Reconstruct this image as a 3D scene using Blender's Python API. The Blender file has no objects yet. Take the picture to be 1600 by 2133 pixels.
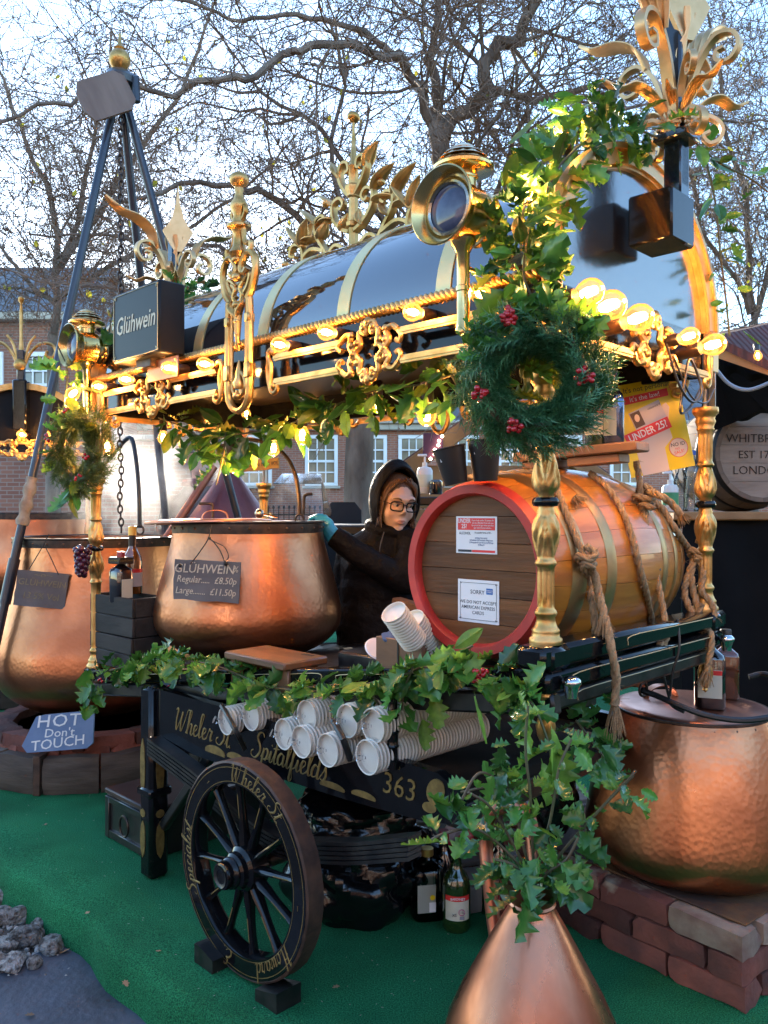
import bpy, math, random
from mathutils import Vector, Matrix, Euler
random.seed(7)
PI = math.pi; sin = math.sin; cos = math.cos; R = math.radians
sc = bpy.context.scene
COL = sc.collection
# ------------------------------------------------------------------ camera
H = 1.27                      # camera height above the carpet
F = 1700.0                    # focal length in pixels of the 1600 px wide photograph
cam = bpy.data.cameras.new('camera'); camo = bpy.data.objects.new('camera', cam); COL.objects.link(camo)
camo.location = (0, 0, H); camo.rotation_euler = (R(90), 0, 0)
cam.sensor_fit = 'HORIZONTAL'; cam.sensor_width = 36; cam.lens = F/1600*36
cam.clip_start = 0.02; cam.clip_end = 1000
sc.camera = camo
# ------------------------------------------------------------------ sky and sun
SUN_EL, SUN_AZ = 13.0, -15.0  # low winter sun behind the stall, left of the view axis (az from +Y)
w = bpy.data.worlds.new('World'); sc.world = w; w.use_nodes = True
nt = w.node_tree; bg = nt.nodes['Background']
sky = nt.nodes.new('ShaderNodeTexSky'); sky.sky_type = 'NISHITA'; sky.sun_disc = False
sky.sun_elevation = R(SUN_EL); sky.sun_rotation = R(SUN_AZ); sky.air_density = 1.0; sky.dust_density = 0.2; sky.ozone_density = 2.6
nt.links.new(sky.outputs[0], bg.inputs[0]); bg.inputs[1].default_value = 0.15
sl = bpy.data.lights.new('sun', 'SUN'); sl.energy = 2.6; sl.angle = R(0.5); sl.color = (1.0, 0.87, 0.70)
so = bpy.data.objects.new('sun', sl); COL.objects.link(so); so.location = (-5, 20, 12)
sd = Vector((sin(R(SUN_AZ))*cos(R(SUN_EL)), cos(R(SUN_AZ))*cos(R(SUN_EL)), sin(R(SUN_EL))))
so.rotation_euler = sd.to_track_quat('Z', 'Y').to_euler()
vs = sc.view_settings; vs.view_transform = 'Standard'; vs.look = 'None'; vs.gamma = 1; vs.exposure = 2.55; vs.use_curve_mapping = False
sc.cycles.max_bounces = 8; sc.cycles.transparent_max_bounces = 24; sc.cycles.volume_bounces = 1
sc.cycles.sample_clamp_indirect = 6; sc.cycles.caustics_reflective = False; sc.cycles.caustics_refractive = False
sc.cycles.volume_step_rate = 1.0; sc.cycles.volume_max_steps = 128
# ------------------------------------------------------------------ helpers
def W(px, py, d):             # photograph pixel at depth d -> world point
    return Vector(((px-800)/F*d, d, H-(py-1066.5)/F*d))
def G(px, py, z=0):           # photograph pixel on the level z -> world point
    d = (H-z)*F/(py-1066.5); return W(px, py, d)
UX, UY = 0.714, -0.70         # cart frame: u along the long side (to the right, nearer), v across it (to the right, farther)
RZ = math.atan2(UY, UX); P0 = Vector((0.357, 1.80, 0))
cr, sr = cos(RZ), sin(RZ)
def C(u, v, z=0): return Vector((P0.x+cr*u-sr*v, P0.y+sr*u+cr*v, z))
def toC(p):
    dx, dy = p.x-P0.x, p.y-P0.y
    return Vector((cr*dx+sr*dy, -sr*dx+cr*dy, p.z))
def WC(px, py, d): return toC(W(px, py, d))
def onV(px, py, v):           # pixel on the vertical plane v = const -> cart coordinates
    k = (px-800)/F
    # X = P0x + cr*u - sr*v ; Y = P0y + sr*u + cr*v ; X = k Y
    u = (k*(P0.y+cr*v) - P0.x + sr*v)/(cr-k*sr)
    d = P0.y+sr*u+cr*v
    return Vector((u, v, H-(py-1066.5)/F*d))
def BZ(u): return 0.9296+0.1387*u        # top of the sloping bed frame
class MB:
    def __init__(s): s.v = []; s.f = []
    def add(s, vf, m=None):
        v, f = vf; n = len(s.v)
        s.v += [m @ Vector(p) for p in v] if m is not None else [Vector(p) for p in v]
        s.f += [tuple(i+n for i in q) for q in f]; return s
def mesh(name, mb, mat=None, smooth=True, angle=40):
    if isinstance(mb, tuple): mb = MB().add(mb)
    me = bpy.data.meshes.new(name); me.from_pydata([tuple(p) for p in mb.v], [], mb.f)
    if mat is not None: me.materials.append(mat)
    if smooth:
        me.polygons.foreach_set('use_smooth', [True]*len(me.polygons))
        try: me.set_sharp_from_angle(angle=R(angle))
        except Exception: pass
    me.update(); return me
def link(o, parent=None, loc=None, rot=None, scale=None):
    COL.objects.link(o)
    if parent is not None: o.parent = parent
    if loc is not None: o.location = loc
    if rot is not None: o.rotation_euler = rot
    if scale is not None: o.scale = (scale,)*3 if isinstance(scale, (int, float)) else scale
    return o
def obj(name, mb, mat=None, parent=None, loc=None, rot=None, scale=None, smooth=True, angle=40):
    me = mb if isinstance(mb, bpy.types.Mesh) else mesh(name, mb, mat, smooth, angle)
    return link(bpy.data.objects.new(name, me), parent, loc, rot, scale)
def tag(o, label, cat, group=None):
    o['label'] = label; o['category'] = cat
    if group: o['group'] = group
    return o
def thing(name, label, cat, loc=(0, 0, 0), rz=0, group=None, rot=None):
    o = bpy.data.objects.new(name, None); COL.objects.link(o); o.empty_display_size = .05
    o.location = loc; o.rotation_euler = rot if rot is not None else (0, 0, rz)
    return tag(o, label, cat, group)
def struct(o): o['kind'] = 'structure'; return o
def stuff(o): o['kind'] = 'stuff'; return o
def T(x=0, y=0, z=0, rx=0, ry=0, rz=0, s=1):
    S = Matrix.Diagonal((s, s, s, 1)) if isinstance(s, (int, float)) else Matrix.Diagonal((*s, 1))
    return Matrix.Translation((x, y, z)) @ Euler((rx, ry, rz)).to_matrix().to_4x4() @ S
# ------------------------------------------------------------------ shapes: every one returns (verts, faces)
def cbox(sx, sy, sz, b=.004, c=(0, 0, 0)):
    x, y, z = sx/2, sy/2, sz/2; b = min(b, x*.9, y*.9, z*.9); v = []; idx = {}
    for i in (-1, 1):
        for j in (-1, 1):
            for k in (-1, 1):
                for a in range(3):
                    p = [i*(x-b), j*(y-b), k*(z-b)]; p[a] = (i*x, j*y, k*z)[a]
                    idx[(i, j, k, a)] = len(v); v.append((p[0]+c[0], p[1]+c[1], p[2]+c[2]))
    f = []
    for a in range(3):
        o1, o2 = [q for q in range(3) if q != a]
        for s in (-1, 1):
            q = []
            for (p1, p2) in ((-1, -1), (1, -1), (1, 1), (-1, 1)):
                t = [0, 0, 0]; t[a] = s; t[o1] = p1; t[o2] = p2; q.append(idx[(*t, a)])
            if (s > 0) == (a == 1): q.reverse()
            f.append(tuple(q))
    for a in range(3):
        o1, o2 = [q for q in range(3) if q != a]
        for s1 in (-1, 1):
            for s2 in (-1, 1):
                t = [0, 0, 0]; t[o1] = s1; t[o2] = s2; t[a] = -1; A = tuple(t); t[a] = 1; B = tuple(t)
                q = [idx[(*A, o1)], idx[(*B, o1)], idx[(*B, o2)], idx[(*A, o2)]]
                n = Vector(v[q[1]])-Vector(v[q[0]]); m = Vector(v[q[2]])-Vector(v[q[1]])
                d = [0, 0, 0]; d[o1] = s1; d[o2] = s2
                if n.cross(m).dot(Vector(d)) < 0: q.reverse()
                f.append(tuple(q))
    for i in (-1, 1):
        for j in (-1, 1):
            for k in (-1, 1):
                q = [idx[(i, j, k, a)] for a in range(3)]
                if i*j*k < 0: q.reverse()
                f.append(tuple(q))
    return v, f
def lathe(prof, seg=32, mod=None, cap=True, a0=0, a1=2*PI):
    v = []; f = []; full = abs(a1-a0-2*PI) < 1e-6; n = seg if full else seg+1
    for i, (r, z) in enumerate(prof):
        for k in range(n):
            a = a0+(a1-a0)*k/seg; rr = mod(a, z, r) if mod else r
            v.append((rr*cos(a), rr*sin(a), z))
    for i in range(len(prof)-1):
        for k in range(seg):
            k2 = (k+1) % n if full else k+1
            f.append((i*n+k, i*n+k2, (i+1)*n+k2, (i+1)*n+k))
    if cap and full:
        if prof[0][0] > 1e-5: f.append(tuple(reversed(range(n))))
        if prof[-1][0] > 1e-5: f.append(tuple((len(prof)-1)*n+k for k in range(n)))
    return v, f
def frames(pts, up=None):
    P = [Vector(p) for p in pts]; n = len(P); Ts = []
    for i in range(n):
        t = P[min(i+1, n-1)]-P[max(i-1, 0)]
        Ts.append(t.normalized() if t.length > 1e-9 else (Ts[-1] if Ts else Vector((0, 0, 1))))
    out = []; N = None
    for i in range(n):
        t = Ts[i]
        if up is not None:
            B = Vector(up); B = (B-t*B.dot(t)); B = B.normalized() if B.length > 1e-6 else t.orthogonal().normalized(); N = B.cross(t)
        else:
            if N is None: N = t.orthogonal().normalized()
            else:
                N = N-t*N.dot(t); N = N.normalized() if N.length > 1e-6 else t.orthogonal().normalized()
            B = t.cross(N)
        out.append((P[i], t, N, B))
    return out
def tube(pts, r, seg=8, cap=True, up=None, sec=None, closed=False, twist=0):
    fr = frames(pts, up); n = len(fr); v = []; f = []
    if sec is None: sec = [(cos(2*PI*k/seg), sin(2*PI*k/seg)) for k in range(seg)]
    seg = len(sec)
    for i, (p, t, N, B) in enumerate(fr):
        rr = r(i/(n-1)) if callable(r) else (r[i] if isinstance(r, (list, tuple)) else r)
        ca, sa = cos(twist*i), sin(twist*i)
        for (a, b) in sec: v.append(p+N*((a*ca-b*sa)*rr)+B*((a*sa+b*ca)*rr))
    m = n if closed else n-1
    for i in range(m):
        i2 = (i+1) % n
        for k in range(seg):
            k2 = (k+1) % seg; f.append((i*seg+k, i*seg+k2, i2*seg+k2, i2*seg+k))
    if cap and not closed: f.append(tuple(reversed(range(seg)))); f.append(tuple((n-1)*seg+k for k in range(seg)))
    return v, f
def ball(r=1, c=(0, 0, 0), seg=12, rings=8, s=(1, 1, 1)):
    v = []; f = []
    for i in range(1, rings):
        a = PI*i/rings
        for k in range(seg):
            b = 2*PI*k/seg; v.append((c[0]+r*s[0]*sin(a)*cos(b), c[1]+r*s[1]*sin(a)*sin(b), c[2]+r*s[2]*cos(a)))
    t = len(v); v.append((c[0], c[1], c[2]+r*s[2])); bt = len(v); v.append((c[0], c[1], c[2]-r*s[2]))
    for k in range(seg):
        k2 = (k+1) % seg; f.append((t, k, k2)); f.append((bt, (rings-2)*seg+k2, (rings-2)*seg+k))
        for i in range(rings-2): f.append((i*seg+k, (i+1)*seg+k, (i+1)*seg+k2, i*seg+k2))
    return v, f
def prism(out, d0, d1, axis='y'):       # outline in (x, z) swept from y=d0 to y=d1
    n = len(out); v = [(x, d0, z) for x, z in out]+[(x, d1, z) for x, z in out]
    ar = sum(out[i][0]*out[(i+1) % n][1]-out[(i+1) % n][0]*out[i][1] for i in range(n))
    a = tuple(range(n)); b = tuple(range(n, 2*n))
    f = []
    if (ar > 0) == (d0 < d1): f += [a, tuple(reversed(b))]; f += [((i+1) % n, i, i+n, (i+1) % n+n) for i in range(n)]
    else: f += [tuple(reversed(a)), b]; f += [(i, (i+1) % n, (i+1) % n+n, i+n) for i in range(n)]
    return v, f
def spline(ctrl, n=8):                  # Catmull-Rom through the control points
    P = [Vector(p) for p in ctrl]; P = [2*P[0]-P[1]]+P+[2*P[-1]-P[-2]]; out = []
    for i in range(1, len(P)-2):
        for k in range(n):
            t = k/n; a, b, c, d = P[i-1], P[i], P[i+1], P[i+2]
            out.append(.5*((2*b)+(c-a)*t+(2*a-5*b+4*c-d)*t*t+(3*b-a-3*c+d)*t*t*t))
    out.append(P[-2]); return out
def scroll(c, r0, r1, a0, a1, n=24, y=0):    # spiral in the xz plane
    o = []
    for i in range(n+1):
        t = i/n; a = a0+(a1-a0)*t; r = r0+(r1-r0)*t
        o.append((c[0]+r*cos(a), y, c[1]+r*sin(a)))
    return o
def strip(pts, wid, up, rib=.0, nr=5, cup=.0, th=.0015):   # leaf-like strip with lengthwise ribs
    fr = frames(pts, up); n = len(fr); v = []; f = []; m = nr*2+1
    for side in (1, -1):
        for i, (p, t, N, B) in enumerate(fr):
            w_ = wid(i/(n-1)) if callable(wid) else wid
            for k in range(m):
                x = (k/(m-1)-.5)*2; h = (rib if k % 2 else -rib)+cup*x*x
                v.append(p+B*(x*w_/2)+N*(h*min(1, w_*40)+side*th))
    q = n*m
    for i in range(n-1):
        for k in range(m-1):
            a = i*m+k; f.append((a, a+1, a+m+1, a+m)); a += q; f.append((a, a+m, a+m+1, a+1))
    for i in range(n-1):
        f.append((i*m, (i+1)*m, q+(i+1)*m, q+i*m)); a = i*m+m-1; f.append((a, q+a, q+a+m, a+m))
    return v, f
TMP = bpy.data.scenes.new('scratch')   # text and remesh are evaluated here, away from the growing scene
def evaluated(o):
    TMP.collection.objects.link(o); vl = TMP.view_layers[0]; vl.update(); dg = vl.depsgraph; dg.update(); return o.evaluated_get(dg), dg
def text(s, size=1, shear=0, ext=.0008, off=0, align='CENTER', spacing=1, sx=1, line=1):
    c = bpy.data.curves.new('lettering', 'FONT'); c.body = s; c.size = size; c.shear = shear; c.extrude = ext; c.offset = off*size
    c.align_x = align; c.align_y = 'CENTER'; c.space_character = spacing; c.space_line = line; c.resolution_u = 2
    o = bpy.data.objects.new('lettering', c); e, dg = evaluated(o)
    me = e.to_mesh(); v = [(p.co.x*sx, p.co.y, p.co.z) for p in me.vertices]; f = [tuple(p.vertices) for p in me.polygons]
    bpy.data.objects.remove(o); bpy.data.curves.remove(c); return v, f
GL = {'W': (.92, [(0,.85),(.08,.95),(.15,.85),(.12,.4),(.22,0),(.4,.5),(.5,.85),(.46,.4),(.56,0),(.75,.5),(.85,.95),(1,1)]),
 'h': (.5, [(0,0),(.15,.4),(.25,.9),(.18,1),(.12,.85),(.12,0),(.2,.35),(.3,.45),(.38,.38),(.38,.05),(.48,0),(.55,.1)]), 'e': (.38, [(0,.05),(.15,.2),(.28,.33),(.24,.45),(.12,.42),(.08,.2),(.15,.02),(.3,.02),(.42,.15)]),
 'l': (.26, [(0,.05),(.15,.4),(.25,.9),(.18,1),(.1,.85),(.1,.15),(.18,0),(.3,.1)]), 'r': (.38, [(0,.05),(.1,.4),(.14,.5),(.2,.42),(.32,.42),(.28,.2),(.3,.02),(.42,.08)]),
 'S': (.62, [(.62,.85),(.5,1),(.3,.95),(.25,.75),(.45,.5),(.5,.25),(.3,0),(.05,.05),(0,.2),(.12,.28)]), 't': (.28, [(0,.1),(.12,.5),(.16,.8),(.12,.15),(.2,0),(.32,.1)], [(-.02,.55),(.3,.58)]),
 'p': (.42, [(0,.1),(.1,.45),(.05,-.4),(0,-.45),(.1,0),(.12,.35),(.25,.46),(.36,.3),(.28,.05),(.14,.05),(.44,.1)]), 'i': (.24, [(0,.1),(.1,.42),(.1,.1),(.18,0),(.28,.1)], [(.12,.62),(.13,.66)]),
 'a': (.46, [(.32,.4),(.18,.46),(.05,.3),(.06,.08),(.2,.02),(.32,.2),(.34,.42),(.34,.1),(.42,0),(.5,.1)]), 'f': (.3, [(0,.05),(.15,.45),(.3,.9),(.24,1.02),(.15,.9),(.12,.2),(.1,-.3),(.16,-.42),(.24,-.3),(.16,0),(.3,.1)]),
 'd': (.46, [(.3,.4),(.16,.46),(.04,.28),(.06,.06),(.2,.03),(.3,.2),(.36,1),(.34,.12),(.42,0),(.5,.1)]), 's': (.34, [(0,.05),(.15,.3),(.2,.48),(.26,.35),(.3,.15),(.2,0),(.06,.04)]),
 'c': (.34, [(.28,.38),(.18,.46),(.06,.3),(.08,.06),(.2,0),(.36,.12)]), 'o': (.4, [(.2,.45),(.06,.32),(.06,.08),(.2,0),(.33,.18),(.28,.4),(.18,.44),(.3,.36),(.44,.4)]),
 'w': (.54, [(0,.4),(.06,.44),(.08,.1),(.16,0),(.26,.15),(.28,.42),(.28,.1),(.38,0),(.48,.2),(.46,.42),(.58,.36)]), 'n': (.46, [(0,.1),(.08,.42),(.1,0),(.14,.3),(.26,.46),(.34,.36),(.34,.08),(.42,0),(.5,.1)]),
 'E': (.6, [(.5,.85),(.35,1),(.18,.9),(.2,.65),(.34,.55),(.15,.48),(.02,.25),(.12,.02),(.32,0),(.52,.18)]), 'H': (.7, [(0,.85),(.12,.98),(.16,.8),(.1,.1),(0,0)], [(.55,1),(.46,.6),(.44,.1),(.54,0),(.66,.12)], [(.02,.42),(.28,.55),(.52,.48)]),
 '.': (.2, [(.05,.02),(.07,.05)]), '~': (.62, [(.1,.3),(.2,.42),(.34,.32),(.46,.42)]), '-': (.4, [(.05,.3),(.3,.32)]), ' ': (.3,)}
def script(s, size=1, shear=.3):           # brush-written lettering: thick down strokes, thin up strokes; lies in the xy plane, centred
    mb = MB(); x = 0; tot = sum(GL[c][0] for c in s)
    for c in s:
        for st in GL[c][1:]:
            P = [((x-tot/2+p.x+shear*p.y)*size, (p.y-.4)*size, 0) for p in spline([(a, b, 0) for a, b in st], 5)]; n = len(P)
            r = [(.022+.036*max(0, (P[max(0, i-1)][1]-P[min(n-1, i+1)][1])/(1e-6+math.dist(P[max(0, i-1)], P[min(n-1, i+1)]))))*size*(2.0 if c in '.i' and n < 8 else 1) for i in range(n)]
            mb.add(tube(P, r, up=(0, 0, 1), sec=[(1, 0), (.6, .25), (-.6, .25), (-1, 0), (-.6, -.1), (.6, -.1)]))
        x += GL[c][0]
    return mb
def remesh(mb, vox, smooth=6, name='tmp', fac=.5):
    me = mesh(name, mb, None, True); o = bpy.data.objects.new(name, me)
    m = o.modifiers.new('r', 'REMESH'); m.mode = 'VOXEL'; m.voxel_size = vox; m.use_smooth_shade = True
    if smooth: s = o.modifiers.new('s', 'SMOOTH'); s.iterations = smooth; s.factor = fac
    e, dg = evaluated(o)
    n = bpy.data.meshes.new_from_object(e); bpy.data.objects.remove(o); bpy.data.meshes.remove(me)
    n.polygons.foreach_set('use_smooth', [True]*len(n.polygons)); return n
# ------------------------------------------------------------------ materials
_m = {}
def NEW(name):
    m = bpy.data.materials.new(name); m.use_nodes = True; n = m.node_tree; return m, n, n.nodes['Principled BSDF']
def M(name, col, rough=.5, metal=0, col2=None, vs=6, vd=4, vlo=.35, vhi=.65, bump=0, bs=60, bd=.01, coat=0, rnd=0, spec=.5, kind='noise', stretch=None, rvar=0, trans=0, sheen=0, aniso=0, ior=None):
    if name in _m: return _m[name]
    m, n, b = NEW(name); L = n.links.new
    b.inputs['Roughness'].default_value = rough; b.inputs['Metallic'].default_value = metal; b.inputs['Specular IOR Level'].default_value = spec
    b.inputs['Coat Weight'].default_value = coat; b.inputs['Coat Roughness'].default_value = .06; b.inputs['Sheen Weight'].default_value = sheen
    tc = n.nodes.new('ShaderNodeTexCoord'); mp = n.nodes.new('ShaderNodeMapping'); L(tc.outputs['Object'], mp.inputs[0])
    if stretch: mp.inputs['Scale'].default_value = stretch
    oi = n.nodes.new('ShaderNodeObjectInfo')
    if rnd:
        ad = n.nodes.new('ShaderNodeVectorMath'); ad.operation = 'MULTIPLY_ADD'; L(oi.outputs['Random'], ad.inputs[0]); ad.inputs[1].default_value = (17, 31, 23); L(mp.outputs[0], ad.inputs[2]); vec = ad.outputs[0]
    else: vec = mp.outputs[0]
    cs = None
    if col2 is not None or rvar:
        t = n.nodes.new('ShaderNodeTexNoise'); t.inputs['Scale'].default_value = vs; t.inputs['Detail'].default_value = vd; L(vec, t.inputs['Vector'])
        r = n.nodes.new('ShaderNodeValToRGB'); r.color_ramp.elements[0].position = vlo; r.color_ramp.elements[1].position = vhi
        r.color_ramp.elements[0].color = (*col, 1); r.color_ramp.elements[1].color = (*(col2 or col), 1); L(t.outputs['Fac'], r.inputs[0]); cs = r.outputs[0]
        if rvar:
            mr = n.nodes.new('ShaderNodeMapRange'); L(t.outputs['Fac'], mr.inputs[0]); mr.inputs[1].default_value = .3; mr.inputs[2].default_value = .7
            mr.inputs[3].default_value = rough; mr.inputs[4].default_value = rough+rvar; L(mr.outputs[0], b.inputs['Roughness'])
    if rnd:
        hs = n.nodes.new('ShaderNodeHueSaturation'); mr = n.nodes.new('ShaderNodeMapRange'); L(oi.outputs['Random'], mr.inputs[0]); mr.inputs[3].default_value = 1-rnd; mr.inputs[4].default_value = 1+rnd
        L(mr.outputs[0], hs.inputs['Value'])
        if cs: L(cs, hs.inputs['Color'])
        else: hs.inputs['Color'].default_value = (*col, 1)
        cs = hs.outputs[0]
    if cs: L(cs, b.inputs['Base Color'])
    else: b.inputs['Base Color'].default_value = (*col, 1)
    if bump:
        if kind == 'noise': t = n.nodes.new('ShaderNodeTexNoise'); t.inputs['Detail'].default_value = 5; o = t.outputs['Fac']
        elif kind == 'vor': t = n.nodes.new('ShaderNodeTexVoronoi'); t.feature = 'SMOOTH_F1'; t.inputs['Smoothness'].default_value = .6; o = t.outputs['Distance']
        else: t = n.nodes.new('ShaderNodeTexWave'); t.bands_direction = kind[-1].upper(); t.inputs['Distortion'].default_value = 1.5; o = t.outputs['Fac']
        t.inputs['Scale'].default_value = bs; L(vec, t.inputs['Vector'])
        bp = n.nodes.new('ShaderNodeBump'); bp.inputs['Strength'].default_value = bump; bp.inputs['Distance'].default_value = bd; L(o, bp.inputs['Height']); L(bp.outputs[0], b.inputs['Normal'])
    if trans:
        tr = n.nodes.new('ShaderNodeBsdfTranslucent'); mx = n.nodes.new('ShaderNodeMixShader'); mx.inputs[0].default_value = trans
        if cs: L(cs, tr.inputs[0])
        else: tr.inputs[0].default_value = (*col, 1)
        out = n.nodes['Material Output']; L(b.outputs[0], mx.inputs[1]); L(tr.outputs[0], mx.inputs[2]); L(mx.outputs[0], out.inputs[0])
    if ior: b.inputs['IOR'].default_value = ior
    _m[name] = m; return m
def EM(name, col, st):
    if name in _m: return _m[name]
    m, n, b = NEW(name); b.inputs['Base Color'].default_value = (*col, 1); b.inputs['Emission Color'].default_value = (*col, 1); b.inputs['Emission Strength'].default_value = st; _m[name] = m; return m
def THIN(name, tint=(1, 1, 1), gl=.15, rough=.03):       # thin glass or film: clear with a sheen that grows at grazing angles
    if name in _m: return _m[name]
    m = bpy.data.materials.new(name); m.use_nodes = True; n = m.node_tree; n.nodes.clear(); L = n.links.new
    o = n.nodes.new('ShaderNodeOutputMaterial'); mx = n.nodes.new('ShaderNodeMixShader'); t = n.nodes.new('ShaderNodeBsdfTransparent'); g = n.nodes.new('ShaderNodeBsdfGlossy')
    lw = n.nodes.new('ShaderNodeLayerWeight'); lw.inputs[0].default_value = gl; g.inputs['Roughness'].default_value = rough; t.inputs[0].default_value = (*tint, 1)
    L(lw.outputs['Fresnel'], mx.inputs[0]); L(t.outputs[0], mx.inputs[1]); L(g.outputs[0], mx.inputs[2]); L(mx.outputs[0], o.inputs[0]); _m[name] = m; return m
gold = M('gold_paint', (.42, .225, .06), .30, .95, col2=(.74, .46, .18), vs=16, vd=8, bump=.35, bs=70, bd=.003, rvar=.2)
goldpale = M('pale_gold_leaf', (.56, .33, .14), .36, .92, col2=(.72, .47, .24), vs=12, bump=.15, bs=60, bd=.002, rvar=.1)
goldflat = M('gold_lettering', (.30, .20, .065), .45, .5, col2=(.17, .11, .035), vs=40)
brass = M('polished_brass', (.80, .58, .24), .13, 1, col2=(.62, .40, .14), vs=9, bump=.06, bs=30, rvar=.12)
brassband = M('brass_band', (.62, .48, .20), .3, .8, col2=(.70, .56, .28), vs=5, rvar=.1)
black = M('gloss_black_paint', (.004, .004, .005), .09, 0, col2=(.007, .007, .008), vs=20, coat=.0, spec=.38, bump=.04, bs=14, bd=.01)
blackold = M('worn_black_paint', (.005, .005, .006), .3, 0, col2=(.014, .012, .011), vs=25, coat=.1, bump=.15, bs=60, bd=.003, rvar=.2)
copper = M('hammered_copper', (.62, .265, .13), .26, 1, col2=(.37, .135, .065), vs=3.5, vd=10, bump=.24, bs=66, bd=.003, kind='vor', rvar=.16)
coppersm = M('smooth_copper', (.52, .22, .12), .26, 1, col2=(.40, .15, .08), vs=5, vd=8, bump=.08, bs=20, bd=.006, rvar=.22)
copperlid = M('copper_lid', (.50, .22, .14), .28, 1, col2=(.36, .15, .10), vs=7, bump=.1, bs=30, bd=.004, rvar=.15)
iron = M('dark_iron', (.03, .027, .026), .42, .7, col2=(.07, .045, .035), vs=30, bump=.3, bs=50, bd=.004)
rust = M('rusty_iron', (.10, .055, .038), .6, .45, col2=(.05, .032, .026), vs=25, bump=.5, bs=90, bd=.003)
white = M('white_card', (.80, .80, .82), .4)
ink = M('dark_ink', (.02, .02, .03), .5)
redink = M('red_ink', (.75, .03, .03), .45)
# ================================================================== setting: ground, carpet, stones, buildings
def grid(nx, ny, fn):
    v = [fn(i/nx, j/ny) for j in range(ny+1) for i in range(nx+1)]
    f = [(j*(nx+1)+i, j*(nx+1)+i+1, (j+1)*(nx+1)+i+1, (j+1)*(nx+1)+i) for j in range(ny) for i in range(nx)]
    return v, f
soil = M('damp_gravel_soil', (.05, .042, .036), .9, 0, col2=(.11, .10, .09), vs=14, bump=.8, bs=30, bd=.03)
struct(obj('ground', grid(1, 1, lambda a, b: (-300+600*a, -300+600*b, -.145)), soil))
pave = M('blue_grey_paving', (.020, .027, .040), .5, 0, col2=(.075, .09, .12), vs=4, vd=10, vlo=.3, vhi=.7, bump=.6, bs=45, bd=.006, rvar=.2)
# paving slab edge runs from the left margin in to the carpet
pv = [G(-60, 2068, -.13), G(40, 2005, -.13), G(150, 1950, -.13), G(235, 1975, -.13), G(560, 2300, -.13), G(900, 2900, -.13), G(-900, 2900, -.13)]
struct(obj('pavement', ([(p.x, p.y, -.128) for p in pv]+[(p.x, p.y, -.2) for p in pv], [tuple(reversed(range(7)))]+[(i, (i+1) % 7, (i+1) % 7+7, i+7) for i in range(7)]), pave, smooth=False))
def carpetmat():
    m, n, b = NEW('green_carpet'); L = n.links.new
    tc = n.nodes.new('ShaderNodeTexCoord')
    t1 = n.nodes.new('ShaderNodeTexNoise'); t1.inputs['Scale'].default_value = 260; t1.inputs['Detail'].default_value = 3; L(tc.outputs['Object'], t1.inputs['Vector'])
    t2 = n.nodes.new('ShaderNodeTexNoise'); t2.inputs['Scale'].default_value = 2.2; t2.inputs['Detail'].default_value = 6; L(tc.outputs['Object'], t2.inputs['Vector'])
    r1 = n.nodes.new('ShaderNodeValToRGB'); r1.color_ramp.elements[0].position = .34; r1.color_ramp.elements[1].position = .70
    r1.color_ramp.elements[0].color = (.004, .070, .028, 1); r1.color_ramp.elements[1].color = (.035, .31, .12, 1); L(t1.outputs['Fac'], r1.inputs[0])
    r2 = n.nodes.new('ShaderNodeValToRGB'); r2.color_ramp.elements[0].position = .3; r2.color_ramp.elements[1].position = .6
    r2.color_ramp.elements[0].color = (.50, .55, .54, 1); r2.color_ramp.elements[1].color = (1, 1, 1, 1); L(t2.outputs['Fac'], r2.inputs[0])
    mx = n.nodes.new('ShaderNodeMix'); mx.data_type = 'RGBA'; mx.blend_type = 'MULTIPLY'; mx.inputs[0].default_value = 1; L(r1.outputs[0], mx.inputs[6]); L(r2.outputs[0], mx.inputs[7])
    L(mx.outputs[2], b.inputs['Base Color']); b.inputs['Roughness'].default_value = .95; b.inputs['Specular IOR Level'].default_value = .15
    b.inputs['Sheen Weight'].default_value = .0
    bp = n.nodes.new('ShaderNodeBump'); bp.inputs['Strength'].default_value = .9; bp.inputs['Distance'].default_value = .006; L(t1.outputs['Fac'], bp.inputs['Height'])
    t3 = n.nodes.new('ShaderNodeTexNoise'); t3.inputs['Scale'].default_value = 5.5; t3.inputs['Detail'].default_value = 2; L(tc.outputs['Object'], t3.inputs['Vector']); b3 = n.nodes.new('ShaderNodeBump'); b3.inputs['Strength'].default_value = .55; b3.inputs['Distance'].default_value = .03; L(t3.outputs['Fac'], b3.inputs['Height']); L(b3.outputs[0], bp.inputs['Normal']); L(bp.outputs[0], b.inputs['Normal'])
    return m
prof = [(-.392, -.146), (-.388, -.11), (-.384, -.06), (-.378, -.022), (-.366, -.006), (-.345, 0), (-.2, 0), (9, 0)]
def cf(a, b):
    j = int(round(b*(len(prof)-1))); v_, z = prof[j]; u = -9+16*a
    w_ = .012*sin(u*7.3)+.008*sin(u*17+1)
    k = max(0, min(1, (-.2-v_)/.2)); p = C(u, v_+w_*k*1.2, z+.006*sin(u*11+2)*k); return tuple(p)
struct(obj('carpet', grid(200, len(prof)-1, cf), carpetmat()))
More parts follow.
